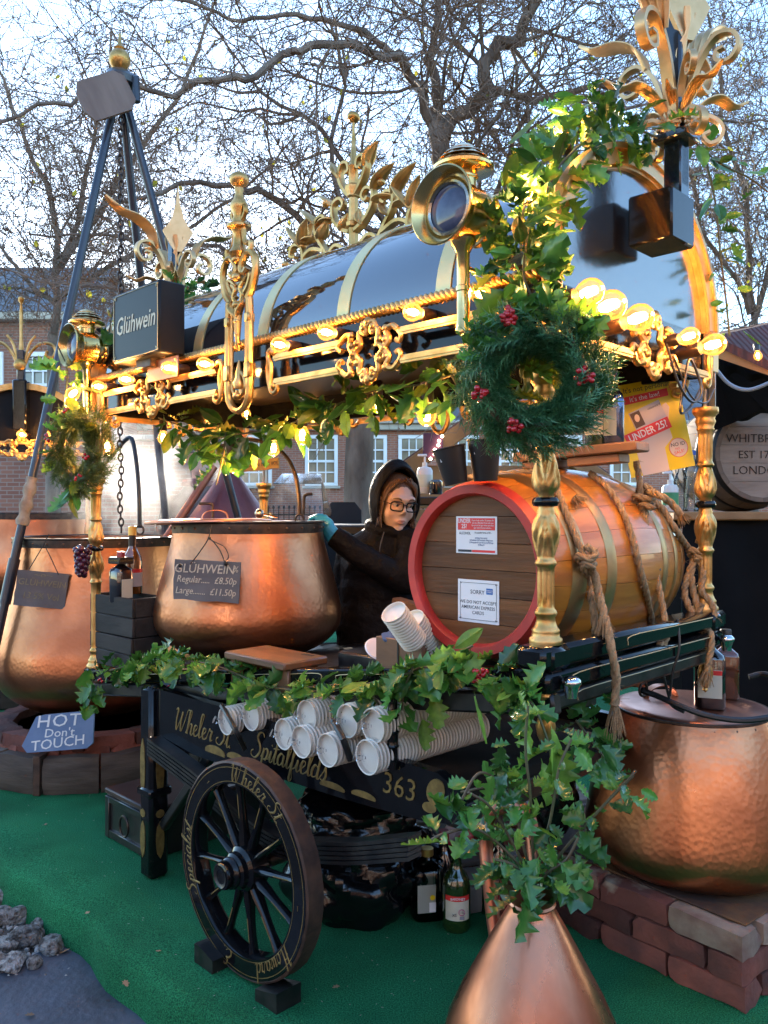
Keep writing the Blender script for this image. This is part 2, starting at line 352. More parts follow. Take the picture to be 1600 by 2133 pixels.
# flecks and dead leaves on the carpet
deadm = M('dry_leaf', (.20, .12, .06), .8, 0, col2=(.34, .22, .12), vs=40, rnd=.3)
def deadleaf():
    n = 9; o = [(0, -.5), (.12, -.3), (.34, -.34), (.22, -.1), (.42, .08), (.18, .12), (.16, .36), (0, .5), (-.16, .34), (-.2, .12), (-.4, .1), (-.22, -.1), (-.3, -.34), (-.1, -.3)]
    v = [(x, y, .12*abs(x)+.1*y*y+random.uniform(-.03, .03)) for x, y in o]+[(0, 0, 0)]
    return v, [(i, (i+1) % len(o), len(o)) for i in range(len(o))]
dl = mesh('dead_leaf', MB().add(deadleaf()), deadm)
for (px, py, z, s, lab) in ((262, 2053, -.0, .028, 'curled dry brown leaf lying on the green carpet edge'), (62, 2118, -.128, .03, 'dark curled leaf on the blue grey paving'), (135, 1985, -.128, .035, 'brown leaf scrap where the paving meets the carpet'), (182, 1905, 0, .022, 'small brown leaf on the carpet left of the near leg'), (330, 1985, 0, .02, 'tiny crumpled leaf on the carpet left of the wheel chock'), (700, 2060, 0, .024, 'pale brown leaf on the carpet in front of the wheel'), (95, 1720, 0, .02, 'dry leaf on the carpet in front of the chest')):
    p = G(px, py, z); o = tag(obj('dead_leaf', dl, None, None, (p.x, p.y, z+.006), (random.uniform(-.3, .3), random.uniform(-.3, .3), random.uniform(0, 6)), s), lab, 'leaf')
fl = MB()
for i in range(300):
    px, py = random.uniform(0, 1150), random.uniform(1650, 2120)
    p = G(px, py); q = toC(p)
    if q.y < -.33: continue
    a = random.uniform(0, 6.3); l = random.uniform(.002, .007)
    fl.add(cbox(l, .0012, .001, .0003), T(p.x, p.y, .0015, rz=a))
o = stuff(obj('carpet_flecks', fl, M('pale_fleck', (.30, .34, .26), .8), smooth=False)); tag(o, 'pale scraps and fibres scattered over the green carpet', 'debris')
# rubble stones beside the carpet
stonem = M('rubble_stone', (.10, .083, .072), .9, 0, col2=(.56, .55, .53), vs=2.2, vd=9, vlo=.38, vhi=.60, bump=1, bs=7, bd=.08, rnd=.4)
def stone(seed, s=(1, .8, .6)):
    rg = random.Random(seed); dirs = [Vector((rg.gauss(0, 1), rg.gauss(0, 1), rg.gauss(0, 1))).normalized() for _ in range(11)]; cut = [rg.uniform(.62, .9) for _ in dirs]
    v, f = ball(1, seg=26, rings=18); o = []
    for p in v:
        p = Vector(p)
        for d, c_ in zip(dirs, cut):
            e = p.dot(d)
            if e > c_: p = p-d*(e-c_)
        k = 1+.035*sin(p.x*9+seed)*sin(p.y*11+2*seed)+.025*sin(p.z*17+seed*3)+rg.gauss(0, .008)
        o.append((p.x*s[0]*k, p.y*s[1]*k, p.z*s[2]*k))
    return o, f
SL = [(18, 1862, .05, 'small brown stone at the head of the rubble strip'), (44, 1898, .055, 'dark angular stone wedged against the carpet edge'), (6, 1905, .05, 'brown stone at the left margin of the rubble'), (52, 1952, .062, 'pale grey split stone, palest and largest of the rubble'), (108, 1965, .052, 'white chipped stone beside the paving edge'), (12, 1965, .055, 'grey stone left of the palest stone'), (28, 2002, .05, 'brown stone lying on the edge of the paving'), (82, 1925, .04, 'small earthy stone under the carpet edge'), (-8, 2000, .05, 'dark stone cut by the left margin'), (70, 1998, .034, 'little pebble between the paving and the pale stone'), (120, 1925, .035, 'dark pebble tucked under the carpet fold')]
for i, (px, py, s, lab) in enumerate(SL):
    p = G(px, py, -.11); tag(obj('rubble_stone', stone(i, (1, .8, .68)), stonem, None, (p.x, p.y, -.118), (0, 0, i*1.3), s, angle=25), lab, 'stone', 'rubble stones beside the carpet')
gvb = MB(); rg = random.Random(9)
for i in range(420):
    px, py = rg.uniform(-40, 170), rg.uniform(1840, 2040); p = G(px, py, -.14); q = toC(p)
    if q.y > -.40: continue
    k = rg.uniform(.004, .014); gvb.add(stone(i % 7, (1, .8, .6)) if False else ball(1, (0, 0, 0), 6, 4, (1, .8, .6)), T(p.x, p.y, -.138, rg.uniform(0, 3), rg.uniform(0, 3), rg.uniform(0, 6), k))
o = stuff(obj('gravel_bits', gvb, stonem, smooth=False)); tag(o, 'small grit and gravel between the rubble stones', 'gravel')
rope_y = M('yellow_rag', (.5, .36, .03), .8)
p = G(48, 1884, -.10); tag(obj('yellow_cord', tube(spline([(0, 0, 0), (.02, -.01, .012), (.035, -.02, 0), (.05, -.035, .008)], 5), .006, 6), rope_y, None, p), 'scrap of yellow cord among the stones by the carpet', 'cord')
# ---- brick terrace behind
def brickmat(name, c1, c2, mortar, sc_=1.0):
    m, n, b = NEW(name); L = n.links.new; tc = n.nodes.new('ShaderNodeTexCoord'); mp = n.nodes.new('ShaderNodeMapping'); L(tc.outputs['Object'], mp.inputs[0]); mp.inputs['Rotation'].default_value = (R(90), 0, 0)
    t = n.nodes.new('ShaderNodeTexBrick'); t.inputs['Color1'].default_value = (*c1, 1); t.inputs['Color2'].default_value = (*c2, 1); t.inputs['Mortar'].default_value = (*mortar, 1)
    t.inputs['Scale'].default_value = 1; t.inputs['Brick Width'].default_value = .225*sc_; t.inputs['Row Height'].default_value = .075*sc_; t.inputs['Mortar Size'].default_value = .008; L(mp.outputs[0], t.inputs['Vector'])
    no = n.nodes.new('ShaderNodeTexNoise'); no.inputs['Scale'].default_value = .8; no.inputs['Detail'].default_value = 6; L(tc.outputs['Object'], no.inputs['Vector'])
    r = n.nodes.new('ShaderNodeValToRGB'); r.color_ramp.elements[0].color = (.7, .7, .7, 1); r.color_ramp.elements[1].color = (1.15, 1.1, 1.05, 1); r.color_ramp.elements[0].position = .3; r.color_ramp.elements[1].position = .7; L(no.outputs['Fac'], r.inputs[0])
    mx = n.nodes.new('ShaderNodeMix'); mx.data_type = 'RGBA'; mx.blend_type = 'MULTIPLY'; mx.inputs[0].default_value = 1; L(t.outputs['Color'], mx.inputs[6]); L(r.outputs[0], mx.inputs[7]); L(mx.outputs[2], b.inputs['Base Color'])
    b.inputs['Roughness'].default_value = .85; return m
bm1 = brickmat('red_brick_far', (.40, .15, .085), (.30, .11, .07), (.34, .27, .22))
bm2 = brickmat('brown_brick_far', (.30, .13, .085), (.22, .09, .06), (.28, .22, .18))
wpaint = M('white_window_paint', (.78, .78, .76), .5)
slate = M('roof_slate', (.07, .075, .09), .55, 0, col2=(.13, .135, .15), vs=3, bump=.5, bs=6, bd=.05, kind='wave_z')
stonec = M('pale_cornice_stone', (.48, .44, .36), .8, 0, col2=(.36, .33, .27), vs=2)
paneg = M('window_glass', (.12, .11, .085), .08, 0, spec=.8, col2=(.30, .26, .17), vs=.9)
def windowthing(par, x, z0, z1, w_, y, cols=3, rows=4):
    wf = obj('window', MB().add(cbox(w_+.24, .10, .12, .01, (x, y-.03, z1+.06))).add(cbox(w_+.24, .10, .10, .01, (x, y-.03, z0-.02))).add(cbox(.12, .10, z1-z0, .01, (x-w_/2-.06, y-.03, (z0+z1)/2))).add(cbox(.12, .10, z1-z0, .01, (x+w_/2+.06, y-.03, (z0+z1)/2))), wpaint, par)
    for i in range(1, cols): obj('glazing_bar', cbox(.04, .05, z1-z0, .004, (x-w_/2+w_*i/cols, y+.0, (z0+z1)/2)), wpaint, wf)
    for j in range(1, rows): obj('glazing_bar', cbox(w_, .052, .045 if j != rows//2 else .08, .004, (x, y-.004, z0+(z1-z0)*j/rows)), wpaint, wf)
    obj('pane', cbox(w_, .01, z1-z0, .001, (x, y+.04, (z0+z1)/2)), paneg, wf)
    obj('sill', cbox(w_+.4, .2, .09, .01, (x, y-.08, z0-.12)), stonec, wf)
def wallwith(x0, x1, z0, z1, y, wins):     # wall built from strips round its openings
    mb = MB(); xs = sorted({x0, x1, *[a for w_ in wins for a in (w_[0], w_[1])]})
    for a, b in zip(xs, xs[1:]):
        h = [w_ for w_ in wins if w_[0] <= a+1e-6 and w_[1] >= b-1e-6]
        zz = [z0]+[q for w_ in h for q in (w_[2], w_[3])]+[z1]
        for i in range(0, len(zz), 2): mb.add(cbox(b-a, .3, zz[i+1]-zz[i], .001, ((a+b)/2, y+.15, (zz[i]+zz[i+1])/2)))
    return mb
BY = 27.0
wx = [(-12.6, 1.0), (-10.9, 1.0), (-8.6, 1.0), (-6.6, .9), (-4.3, .95), (-2.07, .85), (-.42, .8), (.95, .72), (2.6, .85), (4.3, .85), (6.0, .85), (8.0, .85), (10, .85)]
bt = thing('brick_building', 'long low red brick building with white sash windows behind the stall', 'building', (0, BY, -.14))
WZ0, WZ1 = 2.35, 3.83
obj('wall', wallwith(-16, 14, 0, 4.1, 0, [(x-w_/2-.1, x+w_/2+.1, WZ0-.05, WZ1+.1) for x, w_ in wx]), bm1, bt, smooth=False)
for x, w_ in wx: windowthing(bt, x, WZ0, WZ1, w_, 0)
obj('cornice', MB().add(cbox(30.2, .5, .2, .03, (-1, -.05, 4.2))).add(cbox(30.4, .7, .1, .02, (-1, -.1, 4.35))), stonec, bt)
rf = obj('roof', ([(-16.2, -.4, 4.4), (14.2, -.4, 4.4), (14.2, 4, 7.6), (-16.2, 4, 7.6), (14.2, 8, 4.4), (-16.2, 8, 4.4)], [(0, 1, 2, 3), (3, 2, 4, 5), (0, 3, 5), (1, 4, 2)]), slate, bt, smooth=False)
for x in (-11.5, -2.4, 6.5): obj('chimney', MB().add(cbox(1.1, .7, 1.6, .03, (x, 4, 8.0))).add(cbox(1.25, .85, .15, .02, (x, 4, 8.75))), bm2, rf)
b2 = thing('brick_house', 'taller brown brick house at the far left behind the other stall', 'building', (0, 21, -.14))
wx2 = [(-8.9, .8), (-10.3, .8), (-11.8, .8)]
obj('wall', wallwith(-14, -8.2, 0, 6.3, 0, [(x-w_/2-.1, x+w_/2+.1, 3.9, 5.5) for x, w_ in wx2]), bm2, b2, smooth=False)
obj('wall', cbox(.3, 5, 6.3, .001, (-8.05, 2.6, 3.15)), bm2, b2, smooth=False)
for x, w_ in wx2: windowthing(b2, x, 3.95, 5.4, w_, 0)
obj('cornice', cbox(6.3, .5, .2, .02, (-11.1, -.05, 6.4)), stonec, b2)
obj('roof', ([(-14.2, -.3, 6.5), (-7.8, -.3, 6.5), (-7.8, 3, 8.6), (-14.2, 3, 8.6), (-7.8, 6, 6.5), (-14.2, 6, 6.5)], [(0, 1, 2, 3), (3, 2, 4, 5), (0, 3, 5), (1, 4, 2)]), slate, b2, smooth=False)
# garden wall of the left stall side (bricks seen between the steam)
gw = thing('garden_wall', 'low brown brick wall behind the steam at far left', 'wall', (0, 15, -.14))
obj('wall_body', cbox(9, .3, 2.7, .01, (-7.2, 0, 1.35)), bm2, gw, smooth=False)
obj('coping', cbox(9.1, .42, .1, .02, (-7.2, 0, 2.76)), stonec, gw)
# iron railing
rl = thing('iron_railing', 'black iron railing in front of the red brick building', 'railing', (0, 19, -.14))
obj('rail', MB().add(cbox(5, .03, .03, .004, (-.6, 0, 1.35))).add(cbox(5, .03, .03, .004, (-.6, 0, .25))), iron, rl)
bar = mesh('bar', MB().add(cbox(.022, .022, 1.5, .003, (0, 0, .75))).add(ball(.03, (0, 0, 1.52), 6, 4, (1, 1, 1.6))), iron)
for i in range(42): obj('bar', bar, None, rl, (-3.05+i*.12, 0, 0))

# the square's other sides, seen only in the polished paint: terraces behind and to the right of the viewer
rt = thing('rear_terrace', 'brown brick terrace across the square, mirrored in the glossy canopy roof', 'building', (0, -11, -.14), PI)
obj('wall', cbox(44, .4, 6.0, .01, (0, .2, 3.0)), bm2, rt, smooth=False); obj('cornice', cbox(44.4, .6, .25, .02, (0, 0, 6.1)), stonec, rt)
obj('roof', ([(-22.3, -.3, 6.22), (22.3, -.3, 6.22), (22.3, 3, 7.4), (-22.3, 3, 7.4), (22.3, 6, 6.22), (-22.3, 6, 6.22)], [(0, 1, 2, 3), (3, 2, 4, 5)]), slate, rt, smooth=False)
for i in range(14):
    for z in (1.0, 3.7): windowthing(rt, -20+i*3.05, z, z+1.7, 1.0, -.06)
rt2 = thing('side_terrace', 'brick house to the right of the square, mirrored in the arched end panel', 'building', (13, -3, -.14), -PI/2)
obj('wall', cbox(17, .4, 3.4, .01, (0, .2, 1.7)), bm1, rt2, smooth=False); obj('roof', ([(-8.7, -.3, 3.42), (8.7, -.3, 3.42), (8.7, 3, 4.8), (-8.7, 3, 4.8)], [(0, 1, 2, 3)]), slate, rt2, smooth=False)
for i in range(5): windowthing(rt2, -6.4+i*3.2, 1.4, 3.2, 1.0, -.06)
# ================================================================== bare winter trees
bark = M('tree_bark', (.12, .092, .07), .9, 0, col2=(.25, .20, .155), vs=8, vd=6, bump=.9, bs=18, bd=.03, stretch=(1, 1, .35))
barkd = M('twig_bark', (.15, .10, .07), .85, 0, col2=(.24, .17, .115), vs=3)
def infrustum(p, m=1.18):
    if p.y < .6: return False
    return abs(p.x/p.y) < .4706*m and -.70*m < (p.z-H)/p.y < .6274*m
def seg6(p, q, r0, r1, n, mb):
    d = (q-p); L_ = d.length
    if L_ < 1e-6: return
    d /= L_; N = d.orthogonal().normalized(); B = d.cross(N); k0 = len(mb.v)
    for (c, r) in ((p, r0), (q, r1)):
        for k in range(n):
            a = 2*PI*k/n; mb.v.append(c+N*(r*cos(a))+B*(r*sin(a)))
    for k in range(n):
        k2 = (k+1) % n; mb.f.append((k0+k, k0+k2, k0+n+k2, k0+n+k))
def grow(rg, p, d, length, r, lev, mbs, tips, bend=.28, up=.02, cull=True, dens=1.0):
    n = max(3, int(length/(.10+r*3))); st = length/n; kids = []; pp = p; dd = d.copy(); rr = r
    for i in range(n):
        dd = (dd+Vector((rg.gauss(0, bend), rg.gauss(0, bend), rg.gauss(0, bend)+up))*(.55 if lev == 0 else .8)).normalized()
        q = pp+dd*st; r2 = r*(1-(.6 if lev < 3 else .45)*(i+1)/n)
        if not cull or infrustum(q) or infrustum(pp):
            seg6(pp, q, rr, r2, 7 if rr > .03 else (5 if rr > .009 else 3), mbs[0 if rr > .012 else 1])
        if rr < .006 and rg.random() < .7: tips.append((q.copy(), dd.copy()))
        kids.append((q, dd.copy(), r2)); pp, rr = q, r2
    if lev >= 5 or (lev >= 4 and length < .12): return
    nk = {0: 9, 1: 8, 2: 7, 3: 5, 4: 2}[lev]; nk = max(2, int(nk*dens+.5))
    for k in range(nk):
        i = rg.randint(max(0, n//5), n-1); q, e, r2 = kids[i]
        ax = e.orthogonal().normalized(); ax.rotate(Matrix.Rotation(rg.uniform(0, 2*PI), 3, e)); nd = e.copy(); nd.rotate(Matrix.Rotation(rg.uniform(.5, 1.25), 3, ax))
        l2 = length*rg.uniform(.38, .62); rr2 = max(.0030, min(r2*.8, r*.5))
        if cull and lev >= 1 and not infrustum(q, 1.18+l2*.25/max(.5, q.y)): continue
        grow(rg, q, nd, l2, rr2, lev+1, mbs, tips, bend*1.06, up*.5, cull, dens)
yl = M('yellow_leaf', (.55, .44, .03), .5, 0, col2=(.34, .40, .04), vs=3, rnd=.35, trans=.5)
def simple_leaf():
    o = []; n = 6
    v = []; f = []
    for i in range(n+1):
        t = i/n; w_ = .3*sin(PI*min(1, t*1.02))**.8
        v += [(-w_, t, .10*w_+.15*t*t), (0, t, .15*t*t-.03), (w_, t, .10*w_+.15*t*t)]
    for i in range(n):
        for k in range(2): a = i*3+k; f.append((a, a+1, a+4, a+3))
    return v, f
leafy = mesh('leaf', MB().add(simple_leaf()), yl)
def tree(name, label, limbs, seed, dens=1.0, trunk=None, leaves=0, lsize=.05, levels=1, cull=True, group=None, twig_up=.02):
    rg = random.Random(seed); tr = thing(name, label, 'tree', (0, 0, 0), 0, group); mt = MB(); mb = [MB(), MB()]; tips = []
    if trunk:
        pts, rad = trunk; v = spline(pts, 6); mt.add(tube(v, lambda t: rad[0]+(rad[1]-rad[0])*t, 12))
        obj('trunk', mt, bark, tr)
    for (pts, r0, r1) in limbs:
        v = spline(pts, 5); n = len(v); ph = [rg.uniform(0, 6) for _ in range(6)]; jit = [Vector((sin(k_*.9+ph[0])+.5*sin(k_*2.1+ph[1]), sin(k_*.8+ph[2]), sin(k_*1.0+ph[3])+.5*sin(k_*2.3+ph[4])))*min(.05, r0*.8) for k_ in range(n)]
        v = [a+b for a, b in zip(v, jit)]
        mb[0].add(tube(v, lambda t: r0+(r1-r0)*t, 8)); L_ = sum((v[i+1]-v[i]).length for i in range(n-1))
        for k in range(int(L_*9*dens)+2):
            i = rg.randint(1, n-2); e = (v[i+1]-v[i]).normalized(); ax = e.orthogonal().normalized(); ax.rotate(Matrix.Rotation(rg.uniform(0, 2*PI), 3, e))
            nd = e.copy(); nd.rotate(Matrix.Rotation(rg.uniform(.5, 1.3), 3, ax)); rr = (r0+(r1-r0)*i/n)*rg.uniform(.25, .55)
            grow(rg, v[i], nd, rg.uniform(.6, 1.5)*(.6+min(.9, rr*25)), max(.0045, rr*.75), levels+(1 if rr < .015 else 0), mb, tips, up=twig_up, cull=cull, dens=dens)
    obj('crown', mb[0], bark, tr)
    if mb[1].v: stuff(obj('twigs', mb[1], barkd, tr))
    rg.shuffle(tips); k = 0
    for (q, d) in tips:
        if k >= leaves: break
        if not infrustum(q, 1.0): continue
        obj('leaf', leafy, None, tr, q, (rg.uniform(1.2, 2.6), rg.uniform(-.8, .8), rg.uniform(0, 6.3)), rg.uniform(.7, 1.2)*lsize); k += 1
    return tr
def PX(*a): return [W(*q) for q in a]
# main tree behind the stall: trunk seen below the canopy, leaning limbs above it
tree('bare_tree', 'bare tree with thick grey trunk just behind the woman', [
    (PX((748, 860, 6.2), (700, 700, 6.2), (660, 520, 6.1), (610, 445, 6.0), (500, 388, 5.8), (350, 395, 5.6), (200, 440, 5.4)), .045, .010),
    (PX((750, 830, 6.2), (800, 640, 6.2), (880, 480, 6.2), (915, 360, 6.2), (925, 270, 6.2)), .085, .07),
    (PX((925, 280, 6.2), (1000, 200, 6.1), (1040, 100, 6.0), (1120, 20, 5.9), (1200, -60, 5.8)), .06, .035),
    (PX((922, 280, 6.2), (880, 200, 6.1), (850, 140, 6.0), (800, 110, 5.8), (640, 95, 5.6), (560, 140, 5.5), (420, 180, 5.4), (300, 190, 5.3), (140, 200, 5.2), (-40, 290, 5.1)), .042, .010),
    (PX((920, 250, 6.2), (900, 180, 6.3), (905, 60, 6.3), (890, -80, 6.3)), .045, .025),
    (PX((1010, 190, 6.1), (1150, 200, 6.0), (1300, 180, 5.9), (1450, 230, 5.8), (1620, 260, 5.7)), .028, .007),
    (PX((850, 140, 6.0), (700, 40, 5.9), (560, 40, 5.8), (420, 20, 5.7), (260, -30, 5.6)), .025, .007),
    (PX((745, 800, 6.2), (640, 640, 6.4), (450, 520, 6.5), (260, 500, 6.4), (60, 480, 6.2)), .028, .007),
    (PX((745, 800, 6.2), (600, 700, 6.0), (420, 620, 5.8), (180, 600, 5.6), (0, 560, 5.4)), .025, .006)], 3, dens=.82,
    trunk=(PX((748, 1180, 6.2), (746, 1040, 6.2), (750, 900, 6.2), (752, 800, 6.2)), (.115, .105)), leaves=90, lsize=.06)
tree('bare_tree', 'bare tree with fine arching twigs at the far left behind the tripod', [
    (PX((110, 700, 9.5), (120, 500, 9.4), (60, 300, 9.3), (-20, 120, 9.2)), .05, .012),
    (PX((120, 560, 9.4), (260, 360, 9.3), (380, 180, 9.2), (460, -20, 9.0)), .045, .012),
    (PX((115, 620, 9.4), (300, 520, 9.3), (480, 420, 9.2), (620, 280, 9.0)), .035, .01),
    (PX((115, 640, 9.4), (20, 540, 9.3), (-80, 460, 9.3)), .03, .01),
    (PX((120, 560, 9.4), (200, 300, 9.3), (230, 60, 9.1)), .035, .01)], 21, dens=.85,
    trunk=(PX((112, 1260, 9.5), (110, 950, 9.5), (110, 690, 9.5)), (.10, .055)), leaves=45, lsize=.065)
tree('bare_tree', 'twiggy tree with small green leaves behind the hut at far right', [
    (PX((1560, 900, 8.6), (1570, 600, 8.5), (1540, 380, 8.3), (1500, 200, 8.2), (1480, 20, 8)), .04, .012),
    (PX((1565, 700, 8.5), (1620, 450, 8.3), (1640, 200, 8.2)), .035, .012),
    (PX((1565, 650, 8.5), (1480, 500, 8.3), (1420, 330, 8.2), (1320, 120, 8)), .03, .01)], 31, dens=1.0,
    trunk=(PX((1560, 1250, 8.6), (1560, 1050, 8.6), (1560, 880, 8.6)), (.12, .08)), leaves=120, lsize=.05)

def BK(*a): return [Vector(q) for q in a]
tree('bare_tree', 'bare tree across the square whose branches are mirrored in the canopy roof', [
    (BK((-4, -4.5, 3), (-3.4, -4, 5), (-2.4, -3.4, 7), (-1, -2.8, 8.5)), .09, .02), (BK((-4, -4.5, 3), (-4.6, -3.4, 5), (-4.8, -2, 6.5), (-4.6, -.4, 7.5)), .08, .02), (BK((-3.6, -4.2, 4.5), (-2.2, -4.4, 6), (-.4, -4.2, 7), (1.6, -3.8, 7.8)), .07, .015), (BK((-3.0, -3.8, 6), (-2.6, -2.4, 7.2), (-2, -.8, 8), (-1.2, .6, 8.6)), .05, .012)], 77, dens=.45,
    trunk=(BK((-4, -4.6, -.2), (-4, -4.5, 1.5), (-4, -4.5, 3.1)), (.17, .11)), cull=False, levels=2)
# ================================================================== the stall: barrow, bed frame, posts, canopy
cart = thing('drinks_stall', 'ornate black and gold drinks stall on an old barrow with arched black canopy', 'stall', P0, RZ)
LU = -2.125; WV = .84
def beam(p, q, w_, h, b=.006):             # bar between two points of the cart frame, p and q on its centre line
    p, q = Vector(p), Vector(q); d = q-p; L_ = d.length; a = math.atan2(d.y, d.x); e = math.asin(d.z/L_); c = (p+q)/2
    return [(Matrix.Translation(c) @ Euler((0, -e, a)).to_matrix().to_4x4()) @ Vector(v) for v in (lambda t: t[0])(cbox(L_, w_, h, b))], cbox(L_, w_, h, b)[1]
# --- barrow
boards = MB()
o_ = [(-1.60, .49), (-1.60, .66), (-.9, .665), (-.25, .655), (-.19, .63), (-.185, .575), (-.21, .545), (-.30, .53), (-.55, .515), (-1.05, .50), (-1.1, .485), (-1.35, .48)]
sbd = obj('side_board', prism(o_, -.075, -.045), black, cart)
goldshape = lambda cx, cz, a, b, r=0: [(cx+a*cos(2*PI*k/20)*cos(r)-b*sin(2*PI*k/20)*sin(r), cz+a*cos(2*PI*k/20)*sin(r)+b*sin(2*PI*k/20)*cos(r)) for k in range(20)]
for (cx, cz, a, b) in ((-1.17, .515, .055, .02), (-1.06, .52, .045, .016), (-.62, .535, .05, .013), (-.50, .54, .045, .013), (-.60, .632, .05, .012), (-.43, .64, .06, .014)):
    q = goldshape(cx, cz, a, b); q = [(x, z if z > cz-.3*b else cz-.3*b) for x, z in q]; obj('gilt_chamfer', prism(q, -.0765, -.074), goldflat, sbd)
obj('gilt_leaf', MB().add(prism([(x, z) for x, z in goldshape(-.255, .61, .034, .026, 1.0)], -.0768, -.074)).add(prism(goldshape(-.275, .568, .022, .013, .1), -.0764, -.074)), goldflat, sbd)
def lettering(s, size, u, v, z, par, mat, shear=.3, rx=R(90), ry=0, rz=0, **k):
    return obj('lettering', text(s, size, shear, **k), mat, par, (u, v, z), (rx, ry, rz), smooth=False)
obj('lettering', script('Wheler St. ~ Spitalfields', .079), goldflat, sbd, (-1.03, -.0762, .575), (R(90), 0, 0), smooth=False)
lettering('363', .078, -.375, -.0768, .592, sbd, goldflat, .12, off=-.006)
obj('side_board', prism([(x, z) for x, z in o_], .72, .75), black, cart)
obj('deck', cbox(1.4, .74, .03, .003, (-.9, .34, .60)), M('matt_dark_deck', (.010, .009, .008), .9, 0, col2=(.022, .018, .015), vs=8, spec=.1), cart)
for u in (-1.45, -1.0, -.55, -.24): obj('cross_beam', cbox(.05, .74, .06, .005, (u, .34, .545)), blackold, cart)
for v in (-.06, .73):
    lg = obj('leg', MB().add(cbox(.075, .075, .665, .012, (-1.565, v, .3325))).add(cbox(.09, .09, .03, .006, (-1.565, v, .30))), black, cart)
    if v < 0:
        for z0, h in ((.135, .13), (.225, .03), (.385, .20)):
            q = [(-1.565+.016*cos(a)*(.55 if abs(sin(a)) > .9 else 1), z0+h/2*sin(a)) for a in [2*PI*k/16 for k in range(16)]]
            obj('gilt_chamfer', prism([(x-.012, z) for x, z in q], v-.0395, v-.037), goldflat, lg)
            obj('gilt_chamfer', MB().add(prism([(x+1.565, z) for x, z in q], -.0012, .0012), T(-1.565+.0385, v, 0, rz=R(90))), goldflat, lg)
obj('brace', MB().add(beam((-1.52, -.05, .18), (-1.20, -.05, .52), .03, .035)), blackold, cart)
obj('brace', tube(spline([(-1.53, -.03, .46), (-1.49, -.03, .50), (-1.42, -.03, .50), (-1.4, -.03, .44)], 5), .008, 6), iron, cart)
# leaf spring curving to the axle
for k in range(5): obj('spring_leaf', tube(spline([(-1.50, -.10, .50-k*.012), (-1.2, -.11, .455-k*.013), (-.83, -.11, .37-k*.012), (-.55, -.11, .42-k*.012), (-.30, -.10, .50-k*.012)], 6), .028, up=(0, 0, 1), sec=[(-.9, -.16), (.9, -.16), (.9, .16), (-.9, .16)]), blackold, cart)
obj('axle', tube([(-.83, -.26, .295), (-.83, .94, .295)], .022, 10), iron, cart)
# wheels
def wheel(v, side):
    wu, wz, r = -.83, .297, .29
    wh = obj('wheel', lathe([(r-.012, -.028), (r-.008, -.028), (r-.008, .028), (r-.06, .028), (r-.064, .02), (r-.064, -.02), (r-.058, -.028), (r-.012, -.028)], 64, cap=False), black, cart, (wu, v, wz), (R(90), 0, 0), angle=30)
    obj('tyre', lathe([(r-.0085, -.024), (r-.006, -.0285), (r, -.0245), (r, .0245), (r-.006, .0285), (r-.0085, .024)], 64, mod=lambda a, z, q: q+.0012*sin(a*23+z*300)*sin(a*7), cap=False), rust, wh, angle=30)
    obj('pinstripe', MB().add(lathe([(r-.017, .0285), (r-.015, .0285)], 64, cap=False)).add(lathe([(r-.055, .0285), (r-.0535, .0285)], 64, cap=False)), goldflat, wh)
    hubp = [(.0, .085), (.024, .085), (.03, .088), (.035, .086), (.037, .08), (.037, .066), (.041, .062), (.043, .055), (.041, .05), (.048, .044), (.05, .03), (.06, .022), (.062, .012), (.06, .004), (.06, -.03), (.045, -.05), (.03, -.06), (0, -.06)]
    hub = obj('hub', lathe(hubp, 32, cap=False), black, wh, angle=35)
    obj('axle_cap', lathe([(0, .080), (.018, .080), (.020, .0865), (.028, .089), (.0285, .0895)], 24, cap=False), blackold, hub)
    sp = MB(); L0, L1 = .05, r-.055
    v_, f_ = tube([(L0, 0, 0), (L0+.03, 0, 0), (L0+.09, 0, 0), (L1-.05, 0, 0), (L1, 0, 0)], [.017, .018, .013, .0125, .017], 10, up=(0, 0, 1), sec=[(cos(2*PI*k/12)*.62, sin(2*PI*k/12)) for k in range(12)])
    sp.add((v_, f_)); sm = mesh('spoke', sp, black)
    st = mesh('pinstripe', MB().add(cbox(L1-L0-.07, .0025, .001, .0002, ((L0+L1)/2, 0, .0128))), goldflat)
    for k in range(12):
        s_ = obj('spoke', sm, None, wh, None, (0, 0, 2*PI*k/12+.14))
        if side > 0: obj('pinstripe', st, None, wh, None, (0, 0, 2*PI*k/12+.14))
    if side > 0:
        words = [('Wheler St.', 72), ('-', 126), ('Specialist', 190), ('Howard', -52), ('-', -4), ('E.', 258)]
        for s, a0 in words:
            n = len(s); ws_ = [GL[c][0] for c in s]; tw = sum(ws_); acc = 0
            for i, ch in enumerate(s):
                acc += ws_[i]
                if ch == ' ': continue
                a = R(a0+(tw/2-acc+ws_[i]/2)*13.2)
                obj('lettering', script(ch, .050, .25), goldflat, wh, (.256*cos(a), .256*sin(a), .0285), (0, 0, a-R(90)), smooth=False)
    return wh
wheel(-.20, 1); wheel(.88, -1)
